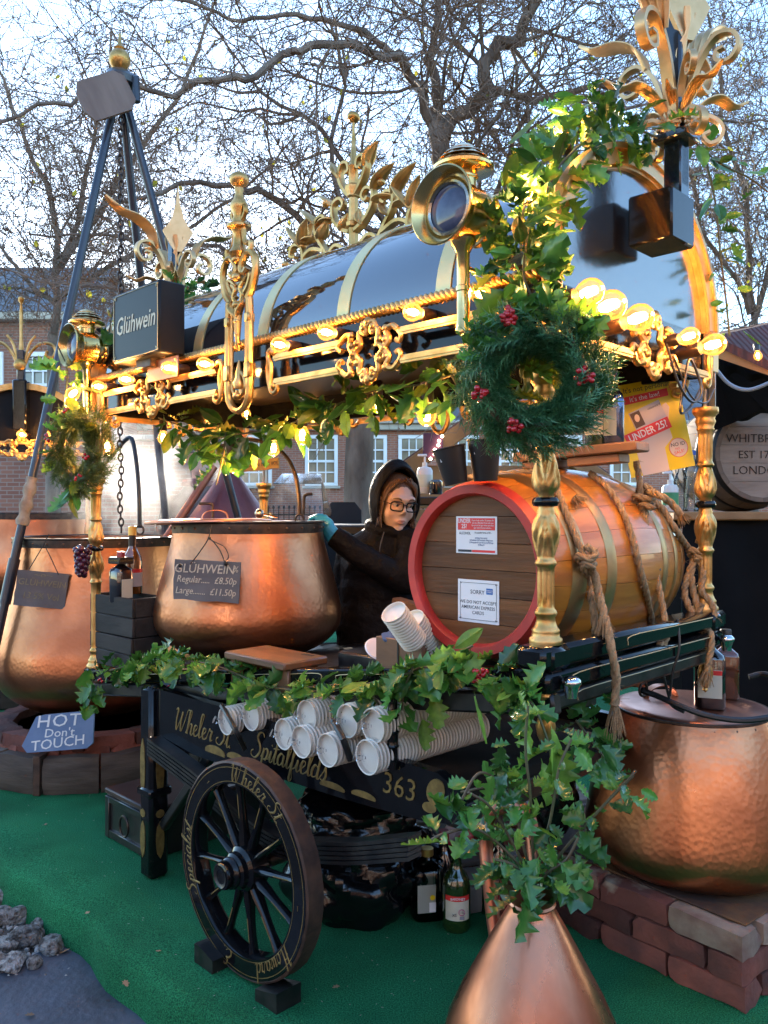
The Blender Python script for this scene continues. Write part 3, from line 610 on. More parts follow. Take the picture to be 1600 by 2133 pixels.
# --- bed frame: sloping beams, blocks under the posts
line = M('fine_gold_line', (.55, .42, .22), .4, .4)
def sb(u): return BZ(u)
bf = obj('bed_beam', beam((-2.15, 0, sb(-2.15)-.022), (.03, 0, sb(.03)-.022), .05, .044), black, cart)
for a, b in ((-2.0, -1.75), (-1.68, -1.45), (-1.40, -1.12), (-1.05, -.72), (-.66, -.3)):
    za, zb = sb(a)-.030, sb(b)-.030
    obj('pinstripe', tube(spline([(a, -.0262, za), (a+.015, -.0262, za+.016), ((a+b)/2, -.0262, (za+zb)/2+.016), (b-.015, -.0262, zb+.016), (b, -.0262, zb)], 4), .0011, 5), line, bf)
obj('bed_beam', beam((-2.15, 0, sb(-2.15)-.075), (.03, 0, sb(.03)-.082), .035, .05), blackold, cart)
obj('bed_beam', beam((-2.15, WV, sb(-2.15)-.022), (.03, WV, sb(.03)-.022), .05, .044), black, cart)
for u in (-2.12, -1.5, -.95, -.45): obj('cross_beam', beam((u, .02, sb(u)-.046), (u, WV-.02, sb(u)-.046), .06, .04), blackold, cart)
for i in range(9):
    u = -2.06+i*.135; obj('plank', beam((u, .03, sb(u)-.022), (u, WV-.03, sb(u)-.022), .128, .02, .003), blackold, cart)
ez = .955
eb = obj('end_beam', cbox(.075, .97, .05, .01, (0, WV/2, ez)), black, cart)
obj('end_beam', cbox(.05, .93, .045, .008, (.01, WV/2, ez-.055)), black, cart)
obj('end_beam', cbox(.04, .86, .04, .008, (.0, WV/2, ez-.105)), blackold, cart)
for z, v0, v1 in ((ez+.004, .30, .80), (ez-.052, .06, .80), (ez-.1, .1, .75)):
    x = .0385 if z > ez-.03 else (.0362 if z > ez-.08 else .0206)
    obj('pinstripe', tube(spline([(x, v0, z-.013), (x, v0+.02, z+.008), (x, (v0+v1)/2, z+.008), (x, v1, z+.008)], 4), .0012, 5), line, eb)
for v in (0, WV):
    obj('post_block', cbox(.085, .085, .055, .012, (0, v, ez-.003)), black, cart)
    obj('post_block', cbox(.065, .065, .05, .008, (0, v, ez-.056)), black, cart)
    obj('silver_boss', lathe([(0, .030), (.012, .030), (.022, .026), (.030, .018), (.031, .008), (.026, 0), (.02, -.02), (.018, -.035)], 20), M('chrome', (.6, .6, .62), .12, 1, bump=.05, bs=30), cart, (.058, v+.01, ez-.062), None, .72)
    obj('drop_finial', lathe([(.026, 0), (.027, -.006), (.018, -.016), (.014, -.03), (.016, -.036), (.012, -.042), (.017, -.055), (.022, -.075), (.019, -.095), (.010, -.115), (.006, -.12), (.008, -.126), (0, -.134)], 20), gold, cart, (0, v, ez-.082))
for v in (0, WV): obj('post_block', cbox(.075, .075, .05, .01, (LU, v, .622)), black, cart)
# --- turned posts with flutes and leaf carving
ringm = black
def post(u, v, z0, ext):
    def sh(z): return z if z < .12 else z+ext
    P = [(.036, 0), (.037, .006), (.036, .012), (.031, .016), (.030, .026), (.031, .03), (.026, .036), (.022, .046), (.020, .058), (.024, .063), (.025, .068), (.023, .073), (.019, .078)]
    for i in range(9): P.append((.0185+.0004*i/8, .082+i*(.086+ext)/8))
    z = .172+ext
    P += [(.022, z), (.0245, z+.005), (.022, z+.011)]
    z = .186+ext
    for i in range(15):
        t = i/14; P.append((.019+.0105*sin(PI*min(1, t*1.0)**1.5)*(1 if t < .98 else .8), z+t*.10))
    z = .290+ext; P += [(.020, z), (.017, z+.008)]
    P += [(.017, .316+ext)]
    z = .330+ext
    for i in range(13):
        t = i/12; P.append((.018+.0110*sin(PI*(t**.62)), z+t*.09))
    z = .424+ext; P += [(.022, z), (.0245, z+.004), (.022, z+.010), (.0195, z+.014)]
    for i in range(7): P.append((.0192+.002*i/6, .441+ext+i*.086/6))
    z = .530+ext; P += [(.024, z), (.025, z+.004), (.023, z+.009), (.026, z+.018), (.029, z+.026), (.026, z+.034), (.029, z+.042), (.036, z+.05), (.037, z+.058), (.036, z+.066), (.0, z+.066)]
    def mod(a, z, r):
        zz = z-ext
        if .084 < zz < .166 or (z > .084 and z < .166+ext) or .445 < zz < .525: return r-.0034*max(0, cos(8*a))**1.5
        if .192 < zz < .282:
            t = (zz-.19)/.095; s = abs(((a*3/(2*PI)) % 1)-.5)*2
            return r+.0028*sin(s*9+t*10)*(1-abs(2*t-1)**3)*(1 if s > .12 else -1.2)
        if .335 < zz < .415:
            t = (zz-.33)/.09; s = abs(((a*3/(2*PI)) % 1)-.5)*2
            return r+.0026*sin(s*9-t*9)*(1-abs(2*t-1)**3)*(1 if s > .12 else -1.2)
        return r
    po = obj('post', lathe(P, 60, mod), gold, cart, (u, v, z0), angle=60)
    obj('collar', lathe([(.017, -.012), (.026, -.010), (.0295, -.004), (.0295, .003), (.026, .009), (.017, .011)], 28, mod=lambda a, z, r: r*(1+.03*cos(10*a)) if r > .02 else r), ringm, po, (0, 0, .313+ext))
    top = z0+.596+ext
    obj('rod', MB().add(tube([(0, 0, .59+ext), (0, 0, 1.66-z0)], .007, 8)).add(cbox(.02, .006, max(.02, 1.75-top), .001, (.02, 0, (top+1.75)/2-z0))), M('steel_bar', (.22, .22, .23), .4, .8), po)
    return po
post(0, 0, .98, 0); post(0, WV, .98, 0); post(LU, 0, .645, .166); post(LU, WV, .645, .166)
lacq = M('roof_lacquer', (.006, .006, .009), .045, 0, ior=2.6, bump=.03, bs=3, bd=.03)
# --- canopy: fascia, vaulted roof, brass bands, rope moulding
RU0, RU1 = -2.12, .0
obj('fascia', cbox(RU1-RU0, .02, .13, .003, ((RU0+RU1)/2, .025, 1.725)), black, cart)
obj('fascia', cbox(RU1-RU0, .02, .13, .003, ((RU0+RU1)/2, WV-.025, 1.725)), black, cart)
for u in (RU0+.01, RU1-.01): obj('fascia', cbox(.02, WV-.07, .13, .003, (u, WV/2, 1.725)), black, cart)
def vault(off, u0, u1, n=40, th=.012, a0=0, a1=PI):
    mb = MB(); A = .415+off; B = .365+off; v = []; f = []
    for k in range(n+1):
        a = a0+(a1-a0)*k/n
        for (q, uu) in ((0, u0), (0, u1), (th, u1), (th, u0)):
            v.append((uu, WV/2-(A-q)*cos(a), 1.79+(B-q)*sin(a)))
    for k in range(n):
        for j in range(4): j2 = (j+1) % 4; f.append((k*4+j, k*4+j2, (k+1)*4+j2, (k+1)*4+j))
    f += [(3, 2, 1, 0), tuple(n*4+j for j in range(4))]
    return v, f
roof = obj('roof', vault(0, RU0, RU1), lacq, cart)
obj('roof_skirt', MB().add(cbox(RU1-RU0, .012, .05, .002, ((RU0+RU1)/2, .004, 1.772))).add(cbox(RU1-RU0, .012, .05, .002, ((RU0+RU1)/2, WV-.004, 1.772))), black, roof)
for i in range(6):
    u = -.30-.365*i
    if u > RU0: obj('brass_band', vault(.0035, u-.024, u+.024, 40, .003), brassband, roof)
obj('ceiling', cbox(RU1-RU0-.05, WV-.08, .012, .002, ((RU0+RU1)/2, WV/2, 1.775)), M('dark_ceiling', (.02, .014, .01), .5), cart)
def ropebar(p, q, r=.015, pitch=.05):
    p, q = Vector(p), Vector(q); n = int((q-p).length/.006); pts = [p+(q-p)*i/n for i in range(n+1)]
    sec = [((.72+.28*abs(cos(1.5*a)))*cos(a), (.72+.28*abs(cos(1.5*a)))*sin(a)) for a in [2*PI*k/18 for k in range(18)]]
    return tube(pts, r, sec=sec, twist=2*PI*.006/pitch/1.0)
for v in (-.008, WV+.008): obj('rope_moulding', ropebar((RU0, v, 1.80), (RU1, v, 1.80)), gold, cart)
# gable ends: mirror-black panel in a gilt arch
def arch(off, u0, u1, wd, n=40):
    v = []; f = []
    for k in range(n+1):
        a = PI*k/n; A = .415+off; B = .365+off
        for (q, uu) in ((0, u0), (0, u1), (wd, u1), (wd, u0)): v.append((uu, WV/2-(A-q)*cos(a), 1.79+(B-q)*sin(a)))
    for k in range(n):
        for j in range(4): j2 = (j+1) % 4; f.append((k*4+j, k*4+j2, (k+1)*4+j2, (k+1)*4+j))
    f += [(3, 2, 1, 0), tuple(n*4+j for j in range(4))]; return v, f
def gable(u, s):
    o = [(WV/2-.40*cos(PI*k/36), 1.79+.35*sin(PI*k/36)) for k in range(37)]+[(WV-.02, 1.70), (.02, 1.70)]
    v = [(u, y, z) for y, z in o]+[(u-s*.012, y, z) for y, z in o]; n = len(o)
    g = obj('gable_panel', (v, [tuple(range(n)) if s < 0 else tuple(reversed(range(n))), tuple(range(n, 2*n)) if s > 0 else tuple(reversed(range(n, 2*n)))]), M('mirror_black_panel', (.004, .004, .006), .16, 0, ior=2.9, bump=.12, bs=4, bd=.03), cart, smooth=False)
    for off, a, b, wd in ((.022, 0, .022, .036), (.034, .0, .030, .014), (-.012, .0, .014, .010)):
        obj('gilt_arch', arch(off, u+s*a, u+s*b, wd), goldpale if off > 0.03 or off > .02 else gold, g)
    for y in (.0, WV): obj('gilt_arch', cbox(.03, .045, .12, .004, (u+s*.016, y+(.0 if y else 0), 1.735)), goldpale, g)
    return g
gable(RU1, 1); gable(RU0, -1)
# ================================================================== gilt ironwork on the stall
SQ = [(-.5, -1), (.5, -1), (.62, -.6), (.62, .6), (.5, 1), (-.5, 1), (-.62, .6), (-.62, -.6)]
UPY = (0, 1, 0)
def bar2(p, q, w_=.007, h=.010): # fluted rail
    return tube([p, q], 1, sec=[(-w_, -h*.4), (-w_*.6, -h*.4), (-w_*.6, -h), (w_*.6, -h), (w_*.6, -h*.4), (w_, -h*.4), (w_, h*.4), (w_*.6, h*.4), (w_*.6, h), (-w_*.6, h), (-w_*.6, h*.4), (-w_, h*.4)], up=(0, 0, 1))
def foil():                      # pierced casting between the rails, in the xz plane, centre at the origin
    mb = MB()
    pts = []
    for k in range(65):
        a = 2*PI*k/64; r = .044+.0085*cos(8*a); pts.append((r*cos(a)*.95, 0, r*sin(a)*1.45))
    mb.add(tube(pts[:-1], .0085, 8, up=UPY, closed=True))
    for k in range(8):
        a = 2*PI*(k+.5)/8; r = .0475; mb.add(ball(.010, (r*cos(a)*.95, -.004, r*sin(a)*1.45), 8, 6))
    for s in (1, -1):
        mb.add(ball(.013, (0, -.003, s*.077), 8, 6)); mb.add(tube(spline([(-.03, 0, s*.055), (-.018, -.004, s*.076), (0, -.006, s*.066), (.018, -.004, s*.076), (.03, 0, s*.055)], 5), .007, 7))
        mb.add(tube(spline([(s*.040, 0, .03), (s*.058, 0, .02), (s*.056, -.003, 0), (s*.058, 0, -.02), (s*.040, 0, -.03)], 5), .007, 7))
        c = [(s*.105, 0, .042), (s*.085, 0, .054), (s*.066, -.003, .045), (s*.073, 0, .022), (s*.060, -.003, 0), (s*.073, 0, -.022), (s*.066, -.003, -.045), (s*.085, 0, -.054), (s*.105, 0, -.042)]
        mb.add(tube(spline(c, 6), .0085, 8)); 
        for z in (.05, -.05, .022, -.022, 0): mb.add(ball(.0105, (s*(.064 if z else .058), -.004, z), 8, 5))
        mb.add(tube(spline([(s*.105, 0, .040), (s*.118, -.003, .026), (s*.108, 0, .012), (s*.098, -.003, .018)], 6), .007, 7))
        mb.add(tube(spline([(s*.105, 0, -.040), (s*.118, -.003, -.026), (s*.108, 0, -.012), (s*.098, -.003, -.018)], 6), .007, 7))
    return mb
FO = mesh('fret_casting', foil(), gold)
def endscroll(s):
    mb = MB()
    c = [(0, 0, .050), (s*.012, 0, .062), (s*.026, 0, .056), (s*.030, 0, .040), (s*.020, 0, .026), (s*.016, 0, 0), (s*.022, 0, -.03), (s*.020, 0, -.055), (s*.004, 0, -.068), (-s*.012, 0, -.060), (-s*.010, 0, -.046), (s*.002, 0, -.046)]
    mb.add(tube(spline(c, 6), lambda t: .0085-.002*t, 8)); mb.add(tube(spline([(s*.03, 0, .04), (s*.034, 0, .01), (s*.03, 0, -.03), (s*.02, 0, -.055)], 6), .006, 7))
    mb.add(ball(.011, (0, -.002, .052), 8, 6)); mb.add(ball(.010, (s*.002, -.002, -.048), 8, 6)); return mb
def fret(par, x0, x1, loc, rz, oc=None):   # panel in local xz, facing -y
    o = obj('fretwork', FO, None, par, tuple(Vector(loc)+Vector((oc*cos(rz), oc*sin(rz), 0))), (0, 0, rz))
    for a, b in ((x0, oc-.115), (oc+.115, x1)):
        for z in (.036, -.036): obj('rail', bar2((a-oc, 0, z), (b-oc, 0, z)), gold, o)
    x0 -= oc; x1 -= oc; obj('end_scroll', endscroll(-1), gold, o, (x0, 0, 0)); obj('end_scroll', endscroll(1), gold, o, (x1, 0, 0)); return o
FZ = 1.691
fret(cart, -1.98, -1.22, (0, -.035, FZ), 0, oc=-1.62); fret(cart, -.92, -.10, (0, -.035, FZ), 0, oc=-.52)
fret(cart, .10, .74, (.045, 0, FZ), R(90), oc=.42); fret(cart, -.74, -.10, (LU-.03, 0, FZ), R(-90), oc=-.42)
fret(cart, .10, .92, (0, WV+.035, FZ), PI, oc=.52); fret(cart, 1.22, 1.98, (0, WV+.035, FZ), PI, oc=1.62)
for u in (-1.05,): pass
# tall pierced standard at the middle of the front
def standard():
    mb = MB()
    for s in (1, -1):
        mb.add(tube(spline([(s*.040, 0, 1.92), (s*.042, 0, 1.85), (s*.043, 0, 1.72), (s*.043, 0, 1.66), (s*.038, 0, 1.615), (s*.02, 0, 1.588), (0, 0, 1.58)], 6), .010, 8))
        mb.add(tube(spline([(s*.030, 0, 1.92), (s*.031, 0, 1.80), (s*.030, 0, 1.675)], 6), .005, 6))
        mb.add(cbox(.022, .024, .05, .004, (s*.042, 0, 1.70))); mb.add(cbox(.020, .022, .03, .004, (s*.041, 0, 1.86)))
        # ring of the upper part
        mb.add(tube(spline([(s*.035, 0, 1.92), (s*.052, 0, 1.945), (s*.064, 0, 1.985), (s*.066, 0, 2.02), (s*.055, 0, 2.05), (s*.034, 0, 2.058), (s*.016, 0, 2.04), (s*.010, 0, 2.015), (s*.022, 0, 2.0), (s*.034, 0, 2.012)], 6), .0095, 8))
        mb.add(tube(spline([(s*.010, 0, 1.93), (s*.034, 0, 1.955), (s*.046, 0, 1.99), (s*.03, 0, 1.985), (s*.012, 0, 1.965)], 6), .0065, 7))
        mb.add(tube(spline([(0, 0, 1.90), (s*.018, -.003, 1.93), (s*.010, -.004, 1.955), (s*.024, -.004, 1.972)], 5), .006, 7))
        mb.add(tube(spline([(s*.006, 0, 1.70), (s*.022, 0, 1.68), (s*.026, 0, 1.65), (s*.012, 0, 1.63), (s*.006, 0, 1.645)], 6), .0055, 7))
        mb.add(strip(spline([(0, -.004, 1.86), (s*.012, -.008, 1.88), (s*.026, -.010, 1.905), (s*.022, -.006, 1.93)], 5), lambda t: .02*sin(PI*min(1, t+.1)), UPY, .0015))
        # shoulders of the finial
        mb.add(tube(spline([(s*.045, 0, 2.05), (s*.048, 0, 2.085), (s*.034, 0, 2.085), (s*.022, 0, 2.10), (s*.018, 0, 2.14), (s*.030, 0, 2.150)], 6), .007, 7))
        mb.add(tube(spline([(s*.012, 0, 2.16), (s*.026, 0, 2.185), (s*.022, 0, 2.205), (s*.010, 0, 2.20)], 6), .006, 7))
    mb.add(tube(spline([(0, 0, 1.915), (0, -.004, 1.86), (0, -.004, 1.80), (0, 0, 1.765)], 4), lambda t: .010*(1-t)+.003, 8))
    for z, r in ((1.905, .013), (1.855, .010), (1.815, .008), (1.785, .006), (1.99, .014), (2.045, .014), (1.625, .012)): mb.add(ball(r, (0, -.005, z), 10, 6))
    mb.add(lathe([(.012, 1.65), (.016, 1.665), (.010, 1.68), (.007, 1.71), (.002, 1.735)], 10))
    mb.add(lathe([(.018, 2.05), (.026, 2.065), (.016, 2.085), (.013, 2.12), (.018, 2.135), (.030, 2.142), (.030, 2.150), (.018, 2.158), (.013, 2.18), (.020, 2.20), (.022, 2.215), (.014, 2.23), (.009, 2.25), (.012, 2.262), (.008, 2.27)], 14))
    mb.add(ball(.0235, (0, 0, 2.292), 14, 10)); mb.add(ball(.004, (0, 0, 2.317), 6, 4))
    return mb
obj('pierced_standard', standard(), gold, cart, (-1.07, -.055, 0), None, (1.28, 1.3, 1))
obj('pierced_standard', standard(), gold, cart, (-1.07, WV+.055, 0))
# ridge cresting
def petal(p, d, L_, w_, up, curl=.35):
    p = Vector(p); d = Vector(d).normalized(); n = Vector(up).cross(d).normalized()
    return strip([p+d*(L_*t)+n*(curl*L_*t*t) for t in [i/7 for i in range(8)]], lambda t: w_*sin(PI*(.12+.86*t)**.8), up, .0012, 3, cup=-.004)
def crest():
    mb = MB()
    mb.add(lathe([(.016, 0), (.018, .02), (.014, .03), (.014, .10), (.020, .105), (.021, .118), (.014, .124), (.013, .20), (.019, .205), (.019, .212), (.024, .225), (.024, .238), (.015, .246), (.013, .30), (.017, .305), (.010, .315), (.004, .43), (.0035, .455)], 8, a0=PI/8, a1=2*PI+PI/8))
    mb.add(ball(.0185, (0, 0, .470), 12, 8))
    for s in (1, -1):
        S = lambda *a: [(s*x, 0, z) for x, z in a]
        def bar(c, r=.0115, n=7): mb.add(tube(spline(S(*c), n), lambda t: r*(1-.35*t), sec=SQ, up=UPY))
        bar([(0, .20), (.035, .235), (.06, .285), (.05, .325), (.025, .325), (.018, .30), (.032, .292)])
        bar([(.012, .09), (.05, .11), (.085, .15), (.09, .20), (.06, .215), (.042, .195), (.055, .178), (.067, .187)])
        bar([(.012, .01), (.05, .05), (.08, .06), (.105, .04), (.095, .012), (.072, .018), (.076, .036)])
        bar([(.09, .0), (.13, .06), (.17, .12), (.175, .165), (.145, .18), (.125, .16), (.138, .146)])
        bar([(.13, .055), (.19, .075), (.235, .055), (.23, .02), (.20, .018), (.197, .04)])
        bar([(.26, .0), (.235, .05), (.25, .10), (.29, .11), (.305, .08), (.28, .068)])
        bar([(.30, .0), (.33, .035), (.37, .045), (.39, .02), (.37, .004)])
        bar([(.42, -.01), (.445, .03), (.47, .035), (.48, .01), (.46, .0)], .007)
        for (x, z, a, L_) in ((.09, .20, 55, .10), (.09, .16, 15, .09), (.06, .285, 75, .08), (.175, .16, 60, .11), (.18, .12, 10, .09), (.05, .10, 130, .06), (.16, .10, 140, .07)):
            mb.add(petal((s*x, 0, z), (s*cos(R(a)), 0, sin(R(a))), L_, .045, UPY, .35*s))
        # lily
        for a in (-32, -12, 12, 32):
            d = (s*sin(R(a+12)), .25*(1 if a in (-12, 32) else -1), cos(R(a))); mb.add(petal((s*.245, 0, .10), d, .095, .04, UPY, .25*(1 if a > 0 else -1)*s))
        mb.add(ball(.012, (s*.245, 0, .10), 10, 6)); mb.add(ball(.013, (s*.335, 0, .055), 8, 6)); mb.add(ball(.011, (s*.405, 0, .03), 8, 6)); mb.add(ball(.012, (s*.125, -.003, .215), 8, 6))
    return mb
obj('ridge_crest', crest(), gold, cart, (-1.06, WV/2, 2.152), None, (1.12, 1.4, 1.05))
# gable finial: black post, spade blade, scrolls, leaves and rosettes
finblack = M('finial_blue_black', (.012, .018, .03), .12, 0, coat=.5)
def finial(u, s):
    fo = obj('finial_post', MB().add(cbox(.045, .05, .44, .006, (0, 0, 2.29))).add(cbox(.045, .05, .16, .004, (.0, .0, 2.11))).add(cbox(.085, .085, .02, .004, (0, 0, 2.195))), finblack, cart, (u, WV/2, 0))
    obj('lamp_box', MB().add(cbox(.115, .125, .125, .005)), black, fo, (s*-.030, -.020, 1.990))
    blade = [(0, .22), (.010, .14), (.026, .08), (.045, .045), (.066, .02), (.045, -.02), (.016, -.07), (-.016, -.07), (-.045, -.02), (-.066, .02), (-.045, .045), (-.026, .08), (-.010, .14)]
    obj('spade_blade', prism(blade, -.006, .006), goldpale, fo, (.026, 0, 2.50), (0, 0, R(62)))
    mb = MB()
    for k, (a, hh) in enumerate(((0, 1.0), (180, 1.0), (90, .82), (-90, .82), (45, .6), (-135, .6))):
        m = T(0, 0, 2.235, rz=R(a+90)) @ T(s=(hh*1.25, hh*1.25, hh*1.12))
        mb.add(tube(spline([(.02, 0, .0), (.032, 0, .07), (.055, 0, .14), (.095, 0, .19), (.135, 0, .185), (.15, 0, .15), (.13, 0, .118), (.10, 0, .125), (.098, 0, .15), (.115, 0, .155)], 6), lambda t: .0125-.004*t, sec=[(-.45, -1), (.45, -1), (.45, 1), (-.45, 1)], up=UPY), m)
        if k < 3: mb.add(strip(spline([(.075, 0, .17), (.10, 0, .235), (.15, 0, .27), (.215, 0, .285), (.265, 0, .325)], 6), lambda t: .065*sin(PI*(.15+.8*t))+.004, UPY, .003, 4), m)
        mb.add(strip(spline([(.02, 0, -.01), (.07, 0, .045), (.12, 0, .065), (.165, 0, .05), (.21, 0, .07)], 6), lambda t: .04*sin(PI*(.15+.8*t))+.003, UPY, .0025, 3), T(0, 0, 2.245, rz=R(a+60)) @ T(s=hh))
    for a in (30, 150, 210, 330):
        m = T(0, 0, 2.27, rz=R(a)); mb.add(strip(spline([(.02, 0, 0), (.03, .004, .06), (.022, -.004, .12), (.034, .006, .18), (.045, 0, .23)], 6), lambda t: .028*abs(sin(PI*(.1+2.6*t)))*(1-.5*t)+.006, UPY, .001, 2), m)
        m = T(0, 0, 2.225, rz=R(a)); mb.add(tube(spline([(.02, 0, 0), (.06, 0, .02), (.10, 0, -.002), (.105, 0, -.035), (.08, 0, -.05), (.062, 0, -.03), (.078, 0, -.02)], 6), lambda t: .011-.003*t, sec=[(-.45, -1), (.45, -1), (.45, 1), (-.45, 1)], up=UPY), m)
    obj('gilt_scrollwork', mb, goldpale, fo)
    for a in (0, 90, 180, 270):
        ro = MB().add(ball(.011, (0, 0, .008), 10, 6))
        for k in range(14): ro.add(ball(.0065, (.024*cos(2*PI*k/14), .024*sin(2*PI*k/14), .002), 6, 4, (1, 1, .7)), None); ro.add(tube([(.006*cos(2*PI*k/14), .006*sin(2*PI*k/14), .006), (.026*cos(2*PI*k/14), .026*sin(2*PI*k/14), .004)], .005, 5))
        obj('rosette', ro, goldpale, fo, (.032*cos(R(a)), .034*sin(R(a)), 2.225), Euler((0, R(90), R(a))))
finial(.105, 1); finial(LU-.10, -1)
# festoon cable loops and brackets
cab = M('black_cable', (.012, .012, .013), .4)
def cable(ctrl, r=.0035, par=cart, n=8): return obj('cable', tube(spline(ctrl, n), r, 6), cab, par)
cable([(.06, .46, 1.70), (.075, .50, 1.60), (.08, .57, 1.56), (.075, .64, 1.60), (.06, .60, 1.68), (.07, .54, 1.60), (.07, .52, 1.53), (.06, .60, 1.55), (.05, .70, 1.62)])
cable([(.05, .52, 1.68), (.07, .58, 1.58), (.07, .68, 1.57), (.05, .78, 1.62)], .0025)
# ================================================================== lamps and bulbs
def onU(px, py, u):
    k = (px-800)/F     # X = P0x+cr*u-sr*v ; Y = P0y+sr*u+cr*v
    v = (P0.x+cr*u-k*(P0.y+sr*u))/(sr+k*cr); d = P0.y+sr*u+cr*v
    return Vector((u, v, H-(py-1066.5)/F*d))
lensg = M('lamp_lens', (.025, .03, .07), .08, 0, spec=.6, col2=(.10, .11, .17), vs=14)
mirror = M('lamp_reflector', (.40, .36, .30), .2, 1, bump=.2, bs=60)
def lamp(label, p, s=1.0):
    t = thing('carriage_lamp', label, 'lamp', C(p.x, p.y, p.z), RZ, 'brass carriage lamps')
    obj('pole', lathe([(0, 0), (.0165, 0), (.017, .008), (.0145, .012), (.0145, .09), (.0165, .092), (.0165, .102), (.0145, .104), (.0145, .175), (.017, .178), (.020, .186), (.026, .192), (.030, .205), (0, .205)], 24), brass, t)
    ax = T(0, 0, .262, rx=R(90))            # lathe axis -> -y (front)
    dr = obj('drum', MB().add(lathe([(0, -.075), (.045, -.075), (.055, -.07), (.061, -.06), (.062, -.055), (.060, -.05), (.060, -.03), (.0615, -.028), (.0615, -.022), (.060, -.02), (.060, .03), (.064, .034), (.064, .042), (.058, .044)], 40, cap=False), ax), brass, t)
    obj('bezel', MB().add(lathe([(.058, .040), (.060, .046), (.068, .062), (.078, .076), (.082, .080), (.085, .078), (.084, .073), (.076, .062), (.066, .046), (.062, .036)], 48, cap=False), ax), brass, t)
    obj('lens', MB().add(lathe([(0, .060), (.02, .059), (.04, .055), (.052, .049), (.058, .044)], 32, cap=False), ax), lensg, t)
    obj('lens_ring', MB().add(lathe([(.050, .052), (.054, .056), (.059, .054), (.061, .048)], 40, cap=False), ax), mirror, t)
    obj('door_catch', cbox(.012, .006, .022, .002, (.060, .012, .262)), brass, t)
    ch = obj('chimney', lathe([(.030, .318), (.030, .335), (.034, .337), (.034, .341), (.030, .343), (.030, .350), (.060, .352), (.068, .356), (.069, .362), (.064, .366)], 36), brass, t)
    for r, z in ((.060, .366), (.052, .378), (.042, .389)):
        obj('louvre', lathe([(r, z), (r+.004, z+.001), (r-.004, z+.008), (r-.014, z+.010)], 36, mod=lambda a, zz, q: q*(1+.03*(1 if sin(12*a) > 0 else -1)*(zz > z+.004))), brass, ch)
    obj('cap', lathe([(.032, .397), (.034, .400), (.022, .410), (.008, .414), (0, .415)], 30), brass, ch)
    for z in (.10, .145): obj('bracket', cbox(.010, .12, .010, .002, (0, .06, z)), brass, t)
    return t
LR = WC(965, 690, 1.80); LR.z = 1.665; lamp('large brass carriage lamp beside the holly arch at the near corner', LR)
LL = WC(181, 850, 3.22); LL.z = 1.655; lamp('brass carriage lamp at the far left corner beside the black box sign', LL)
bulbg = None
def bulbglass():
    m = bpy.data.materials.new('amber_bulb_glass'); m.use_nodes = True; n = m.node_tree; n.nodes.clear(); L = n.links.new
    o = n.nodes.new('ShaderNodeOutputMaterial'); mx = n.nodes.new('ShaderNodeMixShader'); t = n.nodes.new('ShaderNodeBsdfTransparent'); g = n.nodes.new('ShaderNodeBsdfGlossy'); e = n.nodes.new('ShaderNodeEmission'); ad = n.nodes.new('ShaderNodeAddShader')
    t.inputs[0].default_value = (1, .86, .62, 1); g.inputs['Roughness'].default_value = .03; e.inputs[0].default_value = (1, .42, .07, 1); e.inputs[1].default_value = .10
    lw = n.nodes.new('ShaderNodeLayerWeight'); lw.inputs[0].default_value = .2
    L(lw.outputs['Fresnel'], mx.inputs[0]); L(t.outputs[0], mx.inputs[1]); L(g.outputs[0], mx.inputs[2]); L(mx.outputs[0], ad.inputs[0]); L(e.outputs[0], ad.inputs[1]); L(ad.outputs[0], o.inputs[0]); return m
bulbg = bulbglass(); fil = EM('glowing_filament', (1, .50, .14), 42)
sockm = M('brown_bakelite', (.035, .018, .012), .35, coat=.3)
BG = mesh('bulb_glass', lathe([(.012, 0), (.013, .008), (.018, .016), (.0225, .028), (.0225, .036), (.019, .046), (.012, .053), (.005, .0565), (0, .057)], 24), bulbg)
fm = MB()
for k in range(8):
    a = 2*PI*k/8; fm.add(tube([(.004*cos(a), .004*sin(a), .014), (.0075*cos(a), .0075*sin(a), .027), (.005*cos(a), .005*sin(a), .043)], .0017, 5))
fm.add(ball(.005, (0, 0, .030), 8, 6, (1, 1, 1.7)))
FM = mesh('filament', fm, fil)
SM = mesh('socket', lathe([(.0, -.045), (.013, -.045), (.016, -.04), (.0165, -.004), (.014, .003), (.0, .003)], 18), sockm)
wattage = .30
def bulb(label, p, d, s=1.0, group='warm bulbs strung round the stall', k=1.0):
    d = Vector(d).normalized(); t = thing('light_bulb', label, 'light bulb', Vector(p)-d*.03*s, 0, group, rot=d.to_track_quat('Z', 'Y').to_euler())
    t.scale = (s, s, s)
    obj('bulb_glass', BG, None, t); obj('filament', FM, None, t); obj('socket', SM, None, t)
    l = bpy.data.lights.new('bulb_light', 'POINT'); l.energy = wattage*s*s*k; l.color = (1, .52, .17); l.shadow_soft_size = .012
    lo = bpy.data.objects.new('bulb_light', l); COL.objects.link(lo); lo.parent = t; lo.location = (0, 0, .062); return t
OUT = C(0, -1, 0)-C(0, 0, 0); EU = C(1, 0, 0)-C(0, 0, 0)
front = [(205, 805, 'first'), (262, 790, 'second'), (352, 766, 'third'), (426, 758, 'fourth'), (582, 718, 'fifth'), (680, 692, 'sixth'), (860, 650, 'seventh'), (1003, 613, 'eighth')]
for px, py, nth in front:
    q = onV(px, py, -.075); bulb('glowing bulb on the front rail, %s from the left' % nth, C(*q), OUT+Vector((0, 0, -.05)), 1.0)
